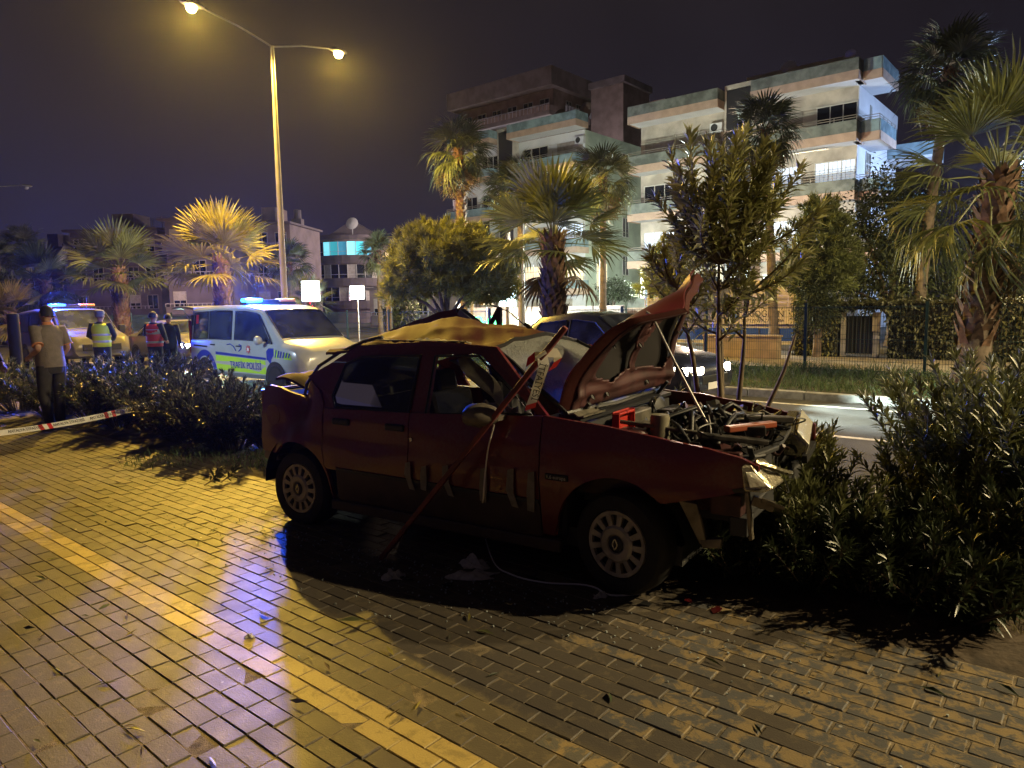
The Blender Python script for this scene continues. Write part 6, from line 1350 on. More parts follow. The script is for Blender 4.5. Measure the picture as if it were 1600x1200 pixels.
# low ochre wall, folded parasol, round dish, notice board on the pavement side beyond
M_ochre = mat('ochre_wall', (.27, .20, .12), .85, var=.2, vs=3, bump=.3, bs=40)
mb = MB(); a = u_of(1100, 20.6); b = u_of(1216, 20.6); mb.mm(0, b - a, 0, .35, 0, .62); mb.mm(-.03, b - a + .03, -.03, .38, .62, .68); o = mb.build('low_wall', M_ochre, None, bevel=.012); o.location = uv(a, 20.6, -.05); o.rotation_euler = (0, 0, A40); tag(o, 'low ochre garden wall behind the fence, left of the ivy wall', 'wall')
c = at(760, 490, 40); root = thing('parasol', 'folded beige parasol between the round pine and the tall sign board', 'parasol', (c.x, c.y, -.05)); mb = MB(); mb.lathe([(.42, 1.75), (.36, 1.85), (.18, 2.7), (.04, 3.1), (0, 3.12)], 9); mb.build('canopy', mat('parasol_cloth', (.34, .24, .17), .9, var=.2, vs=5), root); mb = MB(); mb.tube([(0, 0, 0), (0, 0, 1.9)], .035, 8); mb.build('pole', M_steel, root)
c = at(720, 478, 40); root = thing('satellite_dish', 'round white dish on a short post right of the round pine', 'dish', (c.x, c.y, -.05), R(10)); mb = MB(); mb.lathe([(0, .10), (.2, .07), (.32, .0), (.32, -.02), (.2, .05), (0, .08)], 20, Matrix.Translation((0, 0, c.z + .05)) @ Matrix.Rotation(R(80), 4, 'X')); mb.build('dish', M_white, root, smooth=50); mb = MB(); mb.tube([(0, .05, 0), (0, .05, c.z)], .03, 6); mb.build('post', M_steel, root)
c = at(737, 462, 38); root = thing('notice_board', 'small pale notice board on a post under the right side of the pine', 'sign', (c.x, c.y, -.05), R(-10)); mb = MB(); mb.mm(-.36, .36, -.03, .03, c.z - .18, c.z + .28); mb.build('board', mat('notice', (.55, .55, .42), .6, var=.3, vs=6), root); mb = MB(); mb.mm(-.08, .08, .03, .15, 0, c.z + .2); mb.build('post', M_conc, root)
for px, lab, Y in ((607, 'slim pale palm trunk or pole left under the round pine', 30), (813, 'pale round pole between the tall sign board and the middle palm', 30)):
    c = at(px, 480, Y); mb = MB(); hh = 2.9 if px == 607 else 3.6; mb.tube([(0, 0, 0), (.03, 0, hh * .5), (0, 0, hh)], [.13, .11, .10], 10); o = mb.build('pale_pole', M_pole if px == 813 else M_ptrunk, None, smooth=60); o.location = (c.x, c.y, -.05); tag(o, lab, 'pole')
# ================================================================ buildings
M_cream = mat('cream_render', (.48, .43, .36), .85, var=.28, vs=.9, bump=.15, bs=30)
M_peach = mat('peach_band', (.46, .33, .245), .8, var=.12, vs=2)
M_whitew = mat('white_render', (.62, .62, .62), .85, var=.08, vs=.8)
M_mint = mat('pale_green_render', (.50, .55, .44), .85, var=.2, vs=.7)
M_teal = mat('teal_parapet_glass', (.23, .32, .34), .22, var=.3, vs=1.5, spec=.6)
M_tealgrey = mat('grey_green_parapet_glass', (.18, .20, .175), .25, var=.35, vs=1.6, spec=.6)
M_towerd = mat('dark_tower_glass', (.035, .034, .038), .3)
M_pane = mat('night_pane', (.012, .014, .02), .08, spec=.7)
M_pane_lit = mat('lit_pane_white', (.7, .8, 1), .3, emit=(.70, .84, 1.0), es=.55)
M_pane_warm = mat('lit_pane_warm', (1, .8, .5), .3, emit=(1.0, .80, .48), es=.75)
M_pane_teal = mat('lit_pane_teal', (.1, .8, .9), .3, emit=(.06, .55, .66), es=.5)
M_pane_tealb = mat('lit_pane_bright_teal', (.3, .9, 1), .3, emit=(.25, .85, 1.0), es=.95); M_pane_teald = mat('lit_pane_dim_teal', (.1, .5, .7), .3, emit=(.04, .30, .48), es=.4)
M_frame = mat('window_frame', (.55, .53, .48), .6)
M_shut = mat('roller_shutter', (.40, .36, .30), .7, var=.15, vs=4)
M_brownr = mat('brown_render', (.36, .27, .23), .85, var=.2, vs=1)
M_darkr = mat('dark_render', (.30, .25, .24), .9, var=.2, vs=.8)
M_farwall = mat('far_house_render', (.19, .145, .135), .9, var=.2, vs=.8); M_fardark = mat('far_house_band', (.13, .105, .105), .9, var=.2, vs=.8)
M_rail = mat('rail_metal', (.55, .5, .42), .35, .7)
def box_part(name, m, par, x0, x1, y0, y1, z0, z1, bevel=0): mb = MB(); mb.mm(x0, x1, y0, y1, z0, z1); return mb.build(name, m, par, bevel=bevel)
def window(par, x, z, w, h, y=0.0, m=None, axis='y', mull=1, name='window', frame=M_frame, recess=.0):
    """axis y: faces -y at y; axis x: faces +x at x=y argument (x is then the along coordinate)"""
    fr = MB(); t = .06; d = .06
    def bx(mb, a0, a1, c0, c1, d0, d1):
        if axis == 'y': mb.mm(a0, a1, y - d1, y - d0, c0, c1)
        else: mb.mm(y + d0, y + d1, a0, a1, c0, c1)
    bx(fr, x - w/2 - t, x + w/2 + t, z - t, z, .002, d); bx(fr, x - w/2 - t, x + w/2 + t, z + h, z + h + t, .002, d); bx(fr, x - w/2 - t, x - w/2, z, z + h, .002, d); bx(fr, x + w/2, x + w/2 + t, z, z + h, .002, d)
    for k in range(1, mull + 1): q = x - w/2 + w * k / (mull + 1); bx(fr, q - .025, q + .025, z, z + h, .004, d - .008)
    o = fr.build(name, frame, par) if m is None else (bx(fr, x - w/2, x + w/2, z + h * .68, z + h * .68 + .05, .004, d - .01), [bx(fr, x - w/2 + w * q / 9 - .012, x - w/2 + w * q / 9 + .012, z, z + h, .004, d - .03) for q in range(1, 9)], fr.build(name, frame, par))[-1]; mb = MB(); bx(mb, x - w/2, x + w/2, z, z + h, .003, .02); mb.build('pane', m or M_pane, o); return o
def balcony(par, x0, x1, z, dep, band, glass, side=False, rail=True, yw=0.0, soffit=M_whitew, gap=None):
    """slab in front of the wall at y=yw with a coloured band, parapet glass and hand rails"""
    b = box_part('balcony', soffit, par, x0, x1, yw - dep, yw - .003, z - .16, z)
    box_part('band', band, b, x0 - .02, x1 + .02, yw - dep - .04, yw - dep - .003, z - .22, z + .24)
    for xe, s_ in ((x0, -1), (x1, 1)): box_part('band', band, b, min(xe + s_ * .003, xe + s_ * .04), max(xe + s_ * .003, xe + s_ * .04), yw - dep - .003, yw - .01, z - .22, z + .24)
    box_part('parapet', glass, b, x0 - .01, x1 + .01, yw - dep - .02, yw - dep + .03, z + .243, z + .86)
    for xe in (x0, x1): box_part('parapet', glass, b, xe - .025, xe + .025, yw - dep + .033, yw - .02, z + .243, z + .86)
    if rail:
        mb = MB()
        for zz in (.98, 1.10):
            mb.bar((x0, yw - dep + .05, z + zz), (x1, yw - dep + .05, z + zz), .035, .03)
            for xe in (x0 + .02, x1 - .02): mb.bar((xe, yw - dep + .05, z + zz), (xe, yw - .05, z + zz), .03, .03)
        k = x0
        while k <= x1 + .01: mb.bar((k, yw - dep + .05, z + .86), (k, yw - dep + .05, z + 1.11), .03, .03); k += (x1 - x0) / max(2, round((x1 - x0) / 1.1))
        mb.build('railing', M_rail, b)
    return b
def ac(par, x, z, y):
    o = box_part('air_conditioner', M_whitew, par, x - .4, x + .4, y - .32, y - .004, z, z + .55, .02); mb = MB(); mb.lathe([(0, .0), (.2, .0), (.22, .02)], 16, Matrix.Translation((x - .1, y - .322, z + .28)) @ Matrix.Rotation(R(90), 4, 'X')); mb.build('fan_grille', M_dark, o)
# ---- right block (corner nearest the road at its right front edge; x runs left as negative)
def block(name, label, uc, vc, L, D, zs, wall, sidewall, band, glass, tower, secs, topz, seed, lit, side_windows, rail=True):
    """zs: balcony floor levels; secs: list of (x0, x1, depth); tower: (x0, x1)"""
    rr = random.Random(seed); b = thing(name, label, 'building', uv(uc, vc, -.06), A40)
    box_part('wall', wall, b, -L, 0, 0, D, 0, topz)
    box_part('side_wall', sidewall, b, .003, .05, .0, D, 0, topz - .02)
    if tower:
        x0, x1 = tower; box_part('stair_tower', M_towerd, b, x0 + .12, x1 - .12, -.68, -.01, 0, topz + .9)
        for xa, xb in ((x0, x0 + .119), (x1 - .119, x1)): box_part('tower_pier', M_cream, b, xa, xb, -.70, -.01, 0, topz + 1.0)
        box_part('tower_cap', M_cream, b, x0, x1, -.70, -.01, topz + .95, topz + 1.2)
    for zi, z in enumerate(zs):
        top = zi == len(zs) - 1
        for (x0, x1, dep) in secs:
            balcony(b, x0, x1, z, dep, band, glass, rail=rail and not top)
            if top: continue
            if z > zs[-1] - .5: continue
            w = x1 - x0; n = max(1, int(w / 2.3))
            for k in range(n):
                x = x0 + w * (k + .5) / n; kind = lit.get((zi, round(x0), k), None); ww = w / n * .72
                if ww < .6: continue
                if kind is None and rr.random() < .35: o = box_part('roller_shutter', M_shut, b, x - ww/2, x + ww/2, -.05, -.003, z + .02, z + 2.1)
                else: window(b, x, z + (.05 if k % 2 else .75), ww, 2.05 if k % 2 else 1.35, 0, kind, mull=2 if ww > 1.4 else 1)
            if rr.random() < .5: ac(b, x1 - .6, z + 1.75, 0)
    for (ya, z, w, h, m) in side_windows: window(b, ya, z, w, h, .05, m, 'x')
    return b
B2 = block('apartment_block', 'nearer pale apartment block at upper right with white blue-lit side wall', -11.0, 42.4, 13.2, 9.0, [1.2, 4.2, 7.2, 10.2, 13.3], M_cream, M_whitew, M_peach, M_tealgrey, (-7.2, -5.4),
    [(-5.3, .35, 1.5), (-13.3, -7.3, 1.5)], 13.2, 5, {(2, -5, 0): M_pane_lit, (2, -5, 1): M_pane_lit, (1, -5, 0): M_pane_lit, (1, -5, 1): M_pane_lit, (1, -13, 0): M_pane_lit}, [(6.0, 8.0, .8, 1.3, None), (2.2, 4.8, 1.3, 1.5, M_pane_lit), (2.2, 8.0, .9, 1.9, M_pane), (2.4, 11.0, .2, 1.5, M_pane)])
# corner balconies that wrap on to the side wall, their glass bluish, and a far one at the back
for z in (4.2, 7.2, 10.2, 13.3):
    s_ = box_part('corner_balcony', M_whitew, B2, .052, 1.35, -.9, 2.6, z - .16, z)
    box_part('band', M_peach, s_, 1.353, 1.39, -.9, 2.6, z - .22, z + .24); box_part('band', M_peach, s_, .45, 1.35, -.94, -.903, z - .22, z + .24); box_part('parapet', M_teal, s_, 1.32, 1.37, -.9, 2.6, z + .243, z + .86); box_part('parapet', M_teal, s_, .45, 1.315, -.93, -.88, z + .243, z + .86)
    if z < 13:
        mb = MB()
        for zz in (.98, 1.10): mb.bar((1.3, -.85, z + zz), (1.3, 2.6, z + zz), .03, .03); mb.bar((.4, -.85, z + zz), (1.3, -.85, z + zz), .03, .03)
        for k in range(5): mb.bar((1.3, -.85 + k * .85, z + .86), (1.3, -.85 + k * .85, z + 1.1), .03, .03)
        mb.build('railing', M_rail, s_)
for z in (7.2, 10.2):
    s_ = box_part('rear_balcony', M_whitew, B2, .052, 2.6, 6.6, 9.4, z - .16, z); box_part('parapet', M_teal, s_, 2.57, 2.62, 6.6, 9.4, z + .003, z + .8); box_part('parapet', M_teal, s_, .06, 2.565, 6.57, 6.62, z + .003, z + .8)
rb = box_part('rooftop_room', M_cream, B2, -6.6, -1.6, 2.2, 6.5, 13.21, 15.2); box_part('roof_slab', M_cream, rb, -6.9, -1.2, 1.8, 6.8, 15.203, 15.4); window(rb, -4.6, 13.9, .9, 1.0, 2.2)
box_part('rooftop_tank', M_dark, B2, -12.2, -8.0, 3.2, 5.5, 13.21, 14.4)
for x, y, z, r_ in ((-5.0, 3.6, 15.95, .5), (-.6, .5, 15.0, .3)):
    mb = MB(); mb.lathe([(0, .14), (r_ * .6, .09), (r_, 0), (r_ * .97, -.02), (0, .1)], 18, Matrix.Translation((x, y, z)) @ Matrix.Rotation(R(75), 4, 'X') @ Matrix.Rotation(R(0), 4, 'Y')); mb.tube([(x, y + .1, z - (.7 if r_ > .4 else 1.6)), (x, y + .1, z)], .03, 6); mb.build('roof_dish', M_frame, B2, smooth=50)
# awning poles on the third floor
mb = MB(); mb.tube([(-4.8, -.8, 9.9), (-1.2, -.8, 9.9)], .05, 8); mb.build('awning_roll', M_rail, B2)
# ---- centre block
B1 = block('apartment_block', 'centre pale green apartment block with turquoise parapets behind the middle palm', -31.0, 45.9, 13.3, 9.5, [2.7, 5.8, 8.9, 12.0, 15.0], M_whitew, M_mint, M_peach, M_teal, (-8.1, -6.4),
    [(-6.3, .30, 1.6), (-13.2, -8.2, 1.6)], 14.8, 9, {(0, -6, 1): M_pane_warm, (0, -6, 0): M_pane_warm, (2, -6, 1): M_pane_lit, (1, -6, 1): M_pane_lit}, [(5.8, 4.1, .9, 1.5, None), (5.8, 7.2, .9, 1.5, None), (5.8, 10.3, .9, 1.5, None), (2.0, 10.2, .6, 1.5, None), (5.8, 13.0 - .6, .9, 1.4, None), (2.2, 2.9, 1.5, 2.0, M_pane_warm)])
balcony(B1, -13.4, -8.2, 4.3, .9, M_peach, M_teal, rail=False) if 0 else None
for k in range(6): box_part('glazed_balcony_panel', M_pane, B1, -13.0 + k * .78, -12.26 + k * .78, -1.56, -1.53, 6.75, 8.62)
ac(B1, -.8, .95, 0); box_part('shop_shutter', M_shut, B1, -5.2, -1.2, -.06, -.003, .1, 2.2); window(B1, 3.4, .6, 1.2, 1.6, .05, None, 'x')
for x, y, r_ in ((-3.2, 1.2, .55), (-.5, .8, .5), (1.0 - 2.4, 2.2, .5)):
    mb = MB(); mb.lathe([(0, .14), (r_ * .6, .09), (r_, 0), (r_ * .97, -.02), (0, .1)], 18, Matrix.Translation((x, y, 16.6)) @ Matrix.Rotation(R(72), 4, 'X')); mb.tube([(x, y + .1, 14.8), (x, y + .1, 16.6)], .03, 6); mb.build('roof_dish', mat('dish_brown', (.16, .11, .09), .6), B1, smooth=50)
# right hand neighbour wing with blue lit balconies, seen between the two blocks
WG = thing('apartment_wing', 'pale green building wing with small blue balconies between the two blocks', 'building', uv(-27.6, 50.5, -.06), A40)
box_part('wall', M_mint, WG, 0, 6.5, 0, 8, 0, 13.4)
for i, z in enumerate((2.6, 5.6, 8.6, 11.4)):
    balcony(WG, 1.6, 5.0, z, 1.2, M_peach, M_teal, rail=True); window(WG, 2.4, z + .1, 1.1, 2.0, 0, mat('blue_lit_pane', (.2, .2, 1), .3, emit=(.22, .20, 1.0), es=.8) if i == 1 else None); window(WG, 4.0, z + .7, 1.0, 1.3, 0)
# ---- taller brown block behind the centre one
BB = thing('apartment_block', 'tall dim brownish apartment block with stepped roof rising behind the centre block', 'building', uv(-49.5, 67.0, 3.4), A40)
box_part('wall', M_brownr, BB, -14.5, 0, 0, 12, 0, 22.6); box_part('roof_slab', M_darkr, BB, -15.4, .8, -1.4, 12.5, 22.603, 24.6); box_part('stair_head', M_brownr, BB, 1.105, 5.5, 6.0, 12, 0, 23.4); box_part('stair_head_slab', M_darkr, BB, 1.0, 5.9, 5.6, 12.05, 23.403, 24.1); box_part('rear_wing', M_brownr, BB, 1.0, 7.5, 12.1, 26, 0, 22.5)
M_pw = mat('dim_white_rail', (.45, .43, .45), .7)
for z in (10.6, 13.6, 16.6, 19.6):
    o = balcony(BB, -14.6, .6, z, 1.5, M_darkr, M_brownr, rail=False)
    mb = MB(); mb.bar((-14.6, -1.55, z + .95), (.6, -1.55, z + .95), .06, .08); k = -14.6
    while k < .6: mb.bar((k, -1.55, z + .3), (k, -1.55, z + .95), .05, .05); k += .55
    mb.build('railing', M_pw, o)
    for k in range(6): window(BB, -13.2 + 2.4 * k, z + .5, 1.3, 1.5, 0)
    o = box_part('side_balcony', M_darkr, BB, .003, 1.1, 1.0, 12, z - .2, z + .5) if z < 19 else box_part('side_balcony', M_darkr, BB, .003, 1.1, 1.0, 5.9, z - .2, z + .5)
    mb = MB(); mb.bar((1.12, 1.0, z + 1.15), (1.12, 12, z + 1.15), .06, .08); k = 1.0
    while k < 12: mb.bar((1.12, k, z + .5), (1.12, k, z + 1.15), .05, .3); k += .6
    mb.build('railing', M_pw, o)
    o = box_part('side_balcony', M_darkr, BB, 7.503, 8.6, 12.5, 26, z - .2, z + .5); mb = MB(); mb.bar((8.62, 12.5, z + 1.15), (8.62, 26, z + 1.15), .06, .08); k = 12.6
    while k < 26: mb.bar((8.62, k, z + .5), (8.62, k, z + 1.15), .05, .3); k += .7
    mb.build('railing', M_pw, o)
for z in (20.2,):
    for y in (3.0, 5.0): window(BB, y, z, 1.0, 1.5, 0.003, None, 'x')
# ---- dim low rise blocks across the left
def lowrise(name, label, px0, px1, Y, ytop, floors, m, seed, lit=(), fh=2.9, dep=8, band=M_fardark, balc=True, roofbits=True, zb=-.06):
    a = at(px0, 480, Y); b_ = at(px1, 480, Y); top = at((px0 + px1) / 2, ytop, Y).z; w = (b_ - a).length; rr = random.Random(seed)
    root = thing(name, label, 'building', (a.x, a.y, zb), R(-6)); H = top + .06
    box_part('wall', m, root, 0, w, 0, dep, 0, H); box_part('roof_slab', band, root, -.35, w + .35, -.7, dep, H + .003, H + .22)
    fl = [H - fh * (k + 1) for k in range(floors)]
    for fi, z in enumerate(fl):
        if z < .2: continue
        if balc: box_part('balcony', band, root, w * .04, w * .96, -1.1, -.003, z - .12, z + .72)
        if balc:
            mb = MB(); mb.bar((w * .04, -1.12, z + 1.0), (w * .96, -1.12, z + 1.0), .05, .06); q = w * .04
            while q < w * .96: mb.bar((q, -1.12, z + .72), (q, -1.12, z + 1.0), .05, .05); q += .45
            mb.build('railing', M_shut, root)
        n = max(2, int(w / 1.7))
        for k in range(n):
            if rr.random() < .15: continue
            x = w * (k + .5) / n; window(root, x, z + .75, w / n * .55, 1.35, 0, lit.get((fi, k)) if isinstance(lit, dict) else None, mull=1, frame=M_shut)
            if rr.random() < .3: box_part('roller_shutter', M_shut, root, x - w / n * .27, x + w / n * .27, -.075, -.062, z + 1.3, z + 2.1)
    if roofbits:
        for k in range(max(2, int(w / 3.5))):
            x = w * rr.random(); o = MB(); y = 1 + 3 * rr.random()
            if rr.random() < .55: o.lathe([(.38, 0), (.38, .9), (0, 1.0)], 12, Matrix.Translation((x, y, H + .9))); o.mm(x - .5, x + .5, y - .4, y + .4, H + .22, H + .9); o.build('water_tank', M_fardark, root)
            else: o.bar((x, y, H + .2), (x, y, H + 1.7), .05, .05); o.bar((x - .6, y, H + 1.6), (x + .6, y, H + 1.6), .04, .04); o.bar((x - .3, y, H + 1.4), (x + .3, y, H + 1.4), .04, .04); o.build('roof_aerial', M_fardark, root)
        box_part('stair_head', m, root, w * .35, w * .6, 2, 5, H + .223, H + 2.0)
    return root
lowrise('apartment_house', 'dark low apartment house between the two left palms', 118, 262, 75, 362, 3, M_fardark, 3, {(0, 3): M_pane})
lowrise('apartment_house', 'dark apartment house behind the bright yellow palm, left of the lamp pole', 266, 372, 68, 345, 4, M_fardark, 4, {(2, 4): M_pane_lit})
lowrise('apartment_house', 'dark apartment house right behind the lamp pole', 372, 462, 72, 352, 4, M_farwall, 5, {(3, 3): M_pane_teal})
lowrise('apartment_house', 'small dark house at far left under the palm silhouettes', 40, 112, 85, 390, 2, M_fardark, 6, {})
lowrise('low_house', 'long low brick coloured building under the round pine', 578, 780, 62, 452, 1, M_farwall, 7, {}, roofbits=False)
# rounded block with one turquoise lit floor
c0 = at(532, 480, 84); RB = thing('apartment_house', 'rounded dark apartment house with one turquoise lit top floor', 'building', (c0.x, c0.y, -.06), R(-6)); Hh = at(532, 372, 84).z + .06
def arcp(rad, a0, a1, n): return [(rad * math.sin(a0 + (a1 - a0) * k / n), 4 - rad * .62 * math.cos(a0 + (a1 - a0) * k / n)) for k in range(n + 1)]
mb = MB(); pf = arcp(4.0, -1.35, 1.35, 12) + [(3.9, 9), (-3.9, 9)]; mb.prism([(x, y, 0) for x, y in pf], (0, 0, Hh)); mb.build('wall', M_farwall, RB)
mb = MB(); mb.prism([(x * 1.12, 4 + (y - 4) * 1.2, Hh + .003) for x, y in pf], (0, 0, .5)); mb.build('roof_slab', M_fardark, RB)
for k in range(6):
    z = Hh - 2.7 * (k + 1)
    if z < .3: break
    out = arcp(4.45, -1.3, 1.3, 12); inn = arcp(4.02, -1.3, 1.3, 12); mb = MB(); mb.prism([(x, y, z - .1) for x, y in out + inn[::-1]], (0, 0, .95)); mb.build('balcony', M_fardark, RB)
    W_ = arcp(4.06, -1.2, 1.2, 9)
    for i, ((xa, ya), (xb, yb)) in enumerate(zip(W_, W_[1:])):
        m_ = ((M_pane_teal, M_pane_tealb, M_pane_teald)[(i * 2) % 3] if i in (2, 3, 4, 5, 6, 7) else M_pane) if k == 0 else (M_pane if (i + k) % 3 else M_shut)
        mb = MB(); mb.prism([(xa * .985 + xb * .015, ya, z + .88), (xb * .985 + xa * .015, yb, z + .88), (xb * .985 + xa * .015, yb, z + 2.45), (xa * .985 + xb * .015, ya, z + 2.45)], (0, .03, 0)); wq = mb.build('window', m_, RB)
        mb = MB(); mb.bar((xa, ya - .02, z + .86), (xa, ya - .02, z + 2.46), .09, .06); mb.bar((xa, ya - .02, z + 1.3), (xb, yb - .02, z + 1.3), .03, .04); mb.build('mullion', M_frame, wq)
mb = MB(); mb.mm(4.6, 5.2, 3.6, 3.9, Hh - 2.4, Hh - 1.4); mb.build('lit_window', M_pane_warm, RB)
mb = MB(); mb.lathe([(0, .2), (.5, .1), (.75, 0)], 14, Matrix.Translation((.8, 3, Hh + 2.0)) @ Matrix.Rotation(R(75), 4, 'X')); mb.bar((.8, 3.1, Hh + .4), (.8, 3.1, Hh + 2), .08, .08); mb.build('roof_dish', M_frame, RB)
mb = MB(); mb.prism([(-3.5, 5, Hh + .5), (3.5, 5, Hh + .5), (0, 5, Hh + 2.6)], (0, 3, 0)); mb.build('roof', M_fardark, RB)
# wholesale shop behind the mesh fence
sv = 28.5; su0 = u_of(1010, sv); su1 = u_of(1262, sv); SH = thing('shop_building', 'low beige shop with a dark lettered fascia sign behind the mesh fence', 'building', uv(su0, sv, -.06), A40); wS = su1 - su0
box_part('wall', M_cream, SH, 0, wS, .1, 7, 0, 2.55)
box_part('fascia', mat('fascia_cream', (.50, .44, .34), .6), SH, 0, wS, -.05, .097, .78, 1.42)
xs = u_of(1166, sv) - su0; xe = u_of(1236, sv) - su0
text('fascia_lettering', 'ARIOĞLAN', M_ink, SH, Matrix.Translation(((xs + xe) / 2 - .20, -.056, 1.18)) @ Matrix.Rotation(R(90), 4, 'X'), .36, .004, sx=.95)
text('fascia_lettering', 'TOPTAN PAZARLAMA', M_ink, SH, Matrix.Translation(((xs + xe) / 2 - .20, -.056, .92)) @ Matrix.Rotation(R(90), 4, 'X'), .19, .004, sx=.92)
mb = MB(); mb.lathe([(0, .0), (.19, .0), (.19, -.02)], 20, Matrix.Translation((xs - .45, -.075, 1.12)) @ Matrix.Rotation(R(90), 4, 'X')); lg = mb.build('logo_disc', M_ink, SH)
mb = MB(); mb.prism([(xs - .45 + .13 * math.cos(t), -.078, 1.13 + .09 * math.sin(t)) for t in [k * math.pi / 8 for k in range(17)]], (0, -.004, 0)); mb.build('logo_mark', mat('logo_blue', (.10, .22, .5), .5), lg)
box_part('shop_window', mat('shop_window', (.02, .04, .10), .15, emit=(.05, .16, .5), es=.12), SH, .3, wS - .3, .06, .097, .0, .62)
k = .3
while k < wS: box_part('mullion', M_dark, SH, k, k + .05, .02, .06, 0, .62); k += .8
k = .4
while k + 1.3 < wS: box_part('shutter_panel', M_shut, SH, k, k + 1.25, .06, .097, 1.5, 2.45); k += 1.35
mb = MB(); mb.bar((0, -.1, 1.9), (wS, -.1, 1.9), .03, .03); mb.bar((0, -.1, 1.65), (wS, -.1, 1.65), .03, .03); k = 0
while k < wS: mb.bar((k, -.1, 1.45), (k, -.1, 1.9), .03, .03); k += .7
mb.build('railing', M_rail, SH)
box_part('step_wall', M_conc, SH, 0, wS, -.5, -.2, 0, .12)
# shop fronts with green and white lit signs at the foot of the centre block
M_greenlit = mat('green_lit_sign', (.1, 1, .4), .3, emit=(.10, 1.0, .38), es=3.0); M_wglit = mat('white_green_lit_sign', (.8, 1, .8), .3, emit=(.66, 1.0, .72), es=3.2); M_limelit = mat('lime_lit_sign', (.6, 1, .4), .3, emit=(.50, 1.0, .32), es=2.2)
cA = at(772, 503, 44); PH = thing('shop_building', 'row of green and white lit shop signs low behind the passing dark car', 'shop', (cA.x - 1.3, cA.y, -.06), R(-10))
zz = cA.z + .06; box_part('wall', M_darkr, PH, -.3, 9.2, .3, 2.5, 0, zz + .9)
for k in range(4):
    mb = MB(); mb.lathe([(.16, .0), (.26, .0), (.26, -.05), (.16, -.05)], 18, Matrix.Translation((.3 + k * .42, .22, zz + (.12 if k % 2 == 0 else -.18))) @ Matrix.Rotation(R(90), 4, 'X'), closed=True); mb.build('neon_ring', M_greenlit, PH)
box_part('lit_letter', M_wglit, PH, 2.15, 2.3, .2, .29, zz - .32, zz + .3); box_part('lit_letter', M_wglit, PH, 2.3, 2.75, .2, .29, zz - .07, zz + .07); box_part('lit_letter', M_wglit, PH, 2.75, 2.9, .2, .29, zz - .32, zz + .3)
box_part('lit_fascia', M_wglit, PH, 3.3, 5.0, .2, .29, zz - .1, zz + .35); box_part('lit_fascia', M_limelit, PH, 5.1, 8.9, .2, .29, zz - .05, zz + .42)
# added fill lamps for the blocks: lantern posts kept out of sight behind trees
def glow_mat(col):
    m = bpy.data.materials.new('lantern_glow'); m.use_nodes = True; N = m.node_tree.nodes; L = m.node_tree.links; N.clear()
    o = N.new('ShaderNodeOutputMaterial'); tr = N.new('ShaderNodeBsdfTransparent'); em = N.new('ShaderNodeEmission'); em.inputs[0].default_value = (*col, 1); em.inputs[1].default_value = 9
    mx = N.new('ShaderNodeMixShader'); mx.inputs[0].default_value = .3; L.new(tr.outputs[0], mx.inputs[1]); L.new(em.outputs[0], mx.inputs[2]); L.new(mx.outputs[0], o.inputs[0]); return m
def added_lantern_post(label, u_, v_, H, col, pw, tilt=None):
    t = thing('added_lantern', label, 'street lamp', uv(u_, v_, -.05), 0, 'added lantern posts between the trees'); mb = MB(); mb.tube([(0, 0, 0), (0, 0, H)], .045, 8); mb.build('post', M_dark, t)
    mb = MB(); mb.lathe([(0, H + .34), (.16, H + .30), (.18, H + .24), (.0, H + .24)], 12); mb.build('lantern_cap', M_dark, t)
    mb = MB(); mb.lathe([(0, H + .02), (.10, H + .02), (.13, H + .22), (0, H + .22)], 12); mb.build('lantern_glass', glow_mat(col), t)
    point('added_lantern_light', (0, 0, H + .12), col, pw, .12, t); return t
def uvp(px, Y): p = at(px, 480, Y); return p.dot(SV), p.dot(MV)
added_lantern_post('added lantern post hidden behind the trunk of the middle palm', *uvp(868, 36), 3.2, (.86, 1.0, .90), 17000)
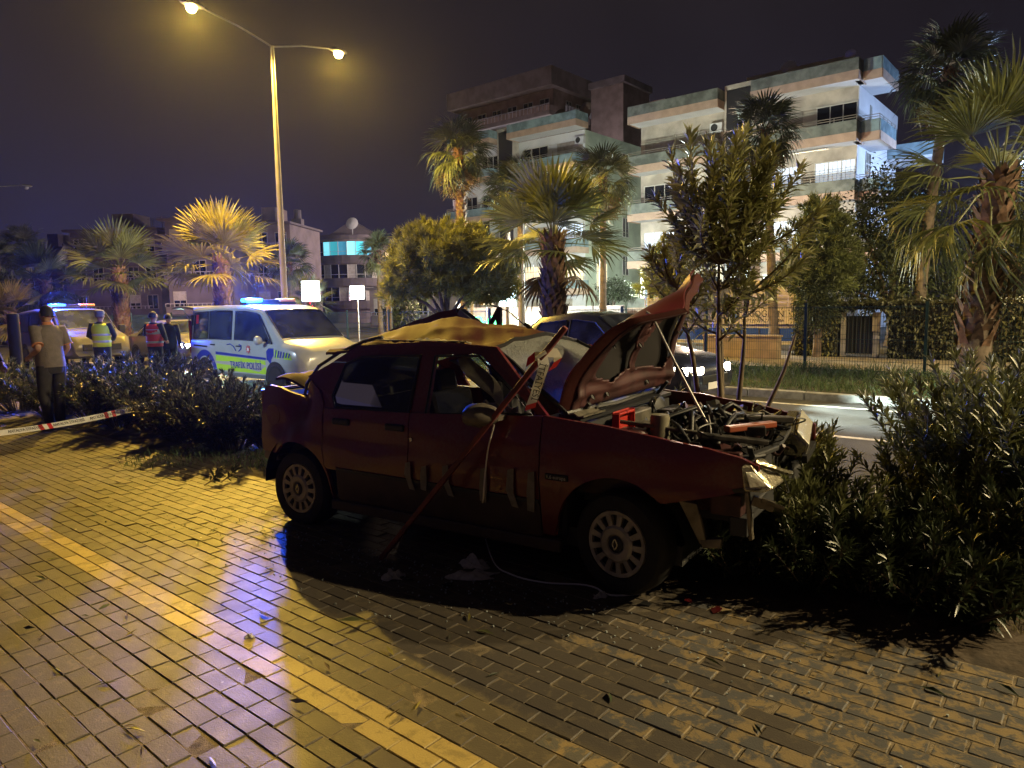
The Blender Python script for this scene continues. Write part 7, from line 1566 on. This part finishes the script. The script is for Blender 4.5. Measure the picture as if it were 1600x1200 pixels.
added_lantern_post('added lantern post behind the oleander in front of the right block', *uvp(1130, 34), 4.6, (1.0, .72, .50), 4000)
added_lantern_post('added lantern post behind the big right palm, lighting the white side wall', *uvp(1585, 38), 8.5, (.42, .60, 1.0), 7500)
added_lantern_post('added lantern post behind the round pine', *uvp(668, 40), 2.2, (1.0, .70, .45), 900)
added_lantern_post('added lantern post at the right front corner of the centre block', *uvp(1003, 47), 2.6, (.86, 1.0, .80), 3500)
added_lantern_post('added lantern post between the centre block and the tall brown block', -56, 59.5, 9.0, (1.0, .80, .74), 13000)
added_lantern_post('added lantern post behind the right end of the centre block', -45.5, 59.5, 9.0, (.90, .82, .95), 12000)
added_lantern_post('added lantern post between the left palms', *uvp(197, 60), 3.2, (1.0, .66, .62), 2600)
added_lantern_post('added lantern post left of the dark houses', *uvp(353, 56), 3.0, (.95, .62, .66), 2400)
added_lantern_post('added lantern post beside the ivy hedge at the right border', *uvp(1640, 19.5), 3.4, (1.0, .80, .40), 900)
fl = thing('added_floodlight', 'added fill lamp on a mast outside the left edge, aimed at the van', 'added_floodlight', (-13.5, 7.0, 0)); mb = MB(); mb.tube([(0, 0, 0), (0, 0, 4.6)], .05, 8); mb.build('mast', M_dark, fl); mb = MB(); mb.box((0, 0, 4.75), (.3, .3, .22)); mb.build('lamp_head', M_dark, fl, bevel=.02)
spot('fill_beam', (.25, .25, 4.75), (7.9, 8.4, 1.15), (.66, .86, 1.0), 4200, 22, .10, fl, .5)  # unseen lamp added to whiten the near side of the police van

# ================================================================ thin night haze that carries the glow of the lamps
mb = MB(); mb.mm(-140, 140, -40, 170, -1.3, 31); m_hz = bpy.data.materials.new('haze'); m_hz.use_nodes = True; N = m_hz.node_tree.nodes; N.clear()
o = N.new('ShaderNodeOutputMaterial'); v = N.new('ShaderNodeVolumePrincipled'); v.inputs['Density'].default_value = .00017; v.inputs['Anisotropy'].default_value = .84; v.inputs['Color'].default_value = (.92, .92, .95, 1)
m_hz.node_tree.links.new(v.outputs[0], o.inputs['Volume']); tag(mb.build('haze', m_hz), kind='stuff')
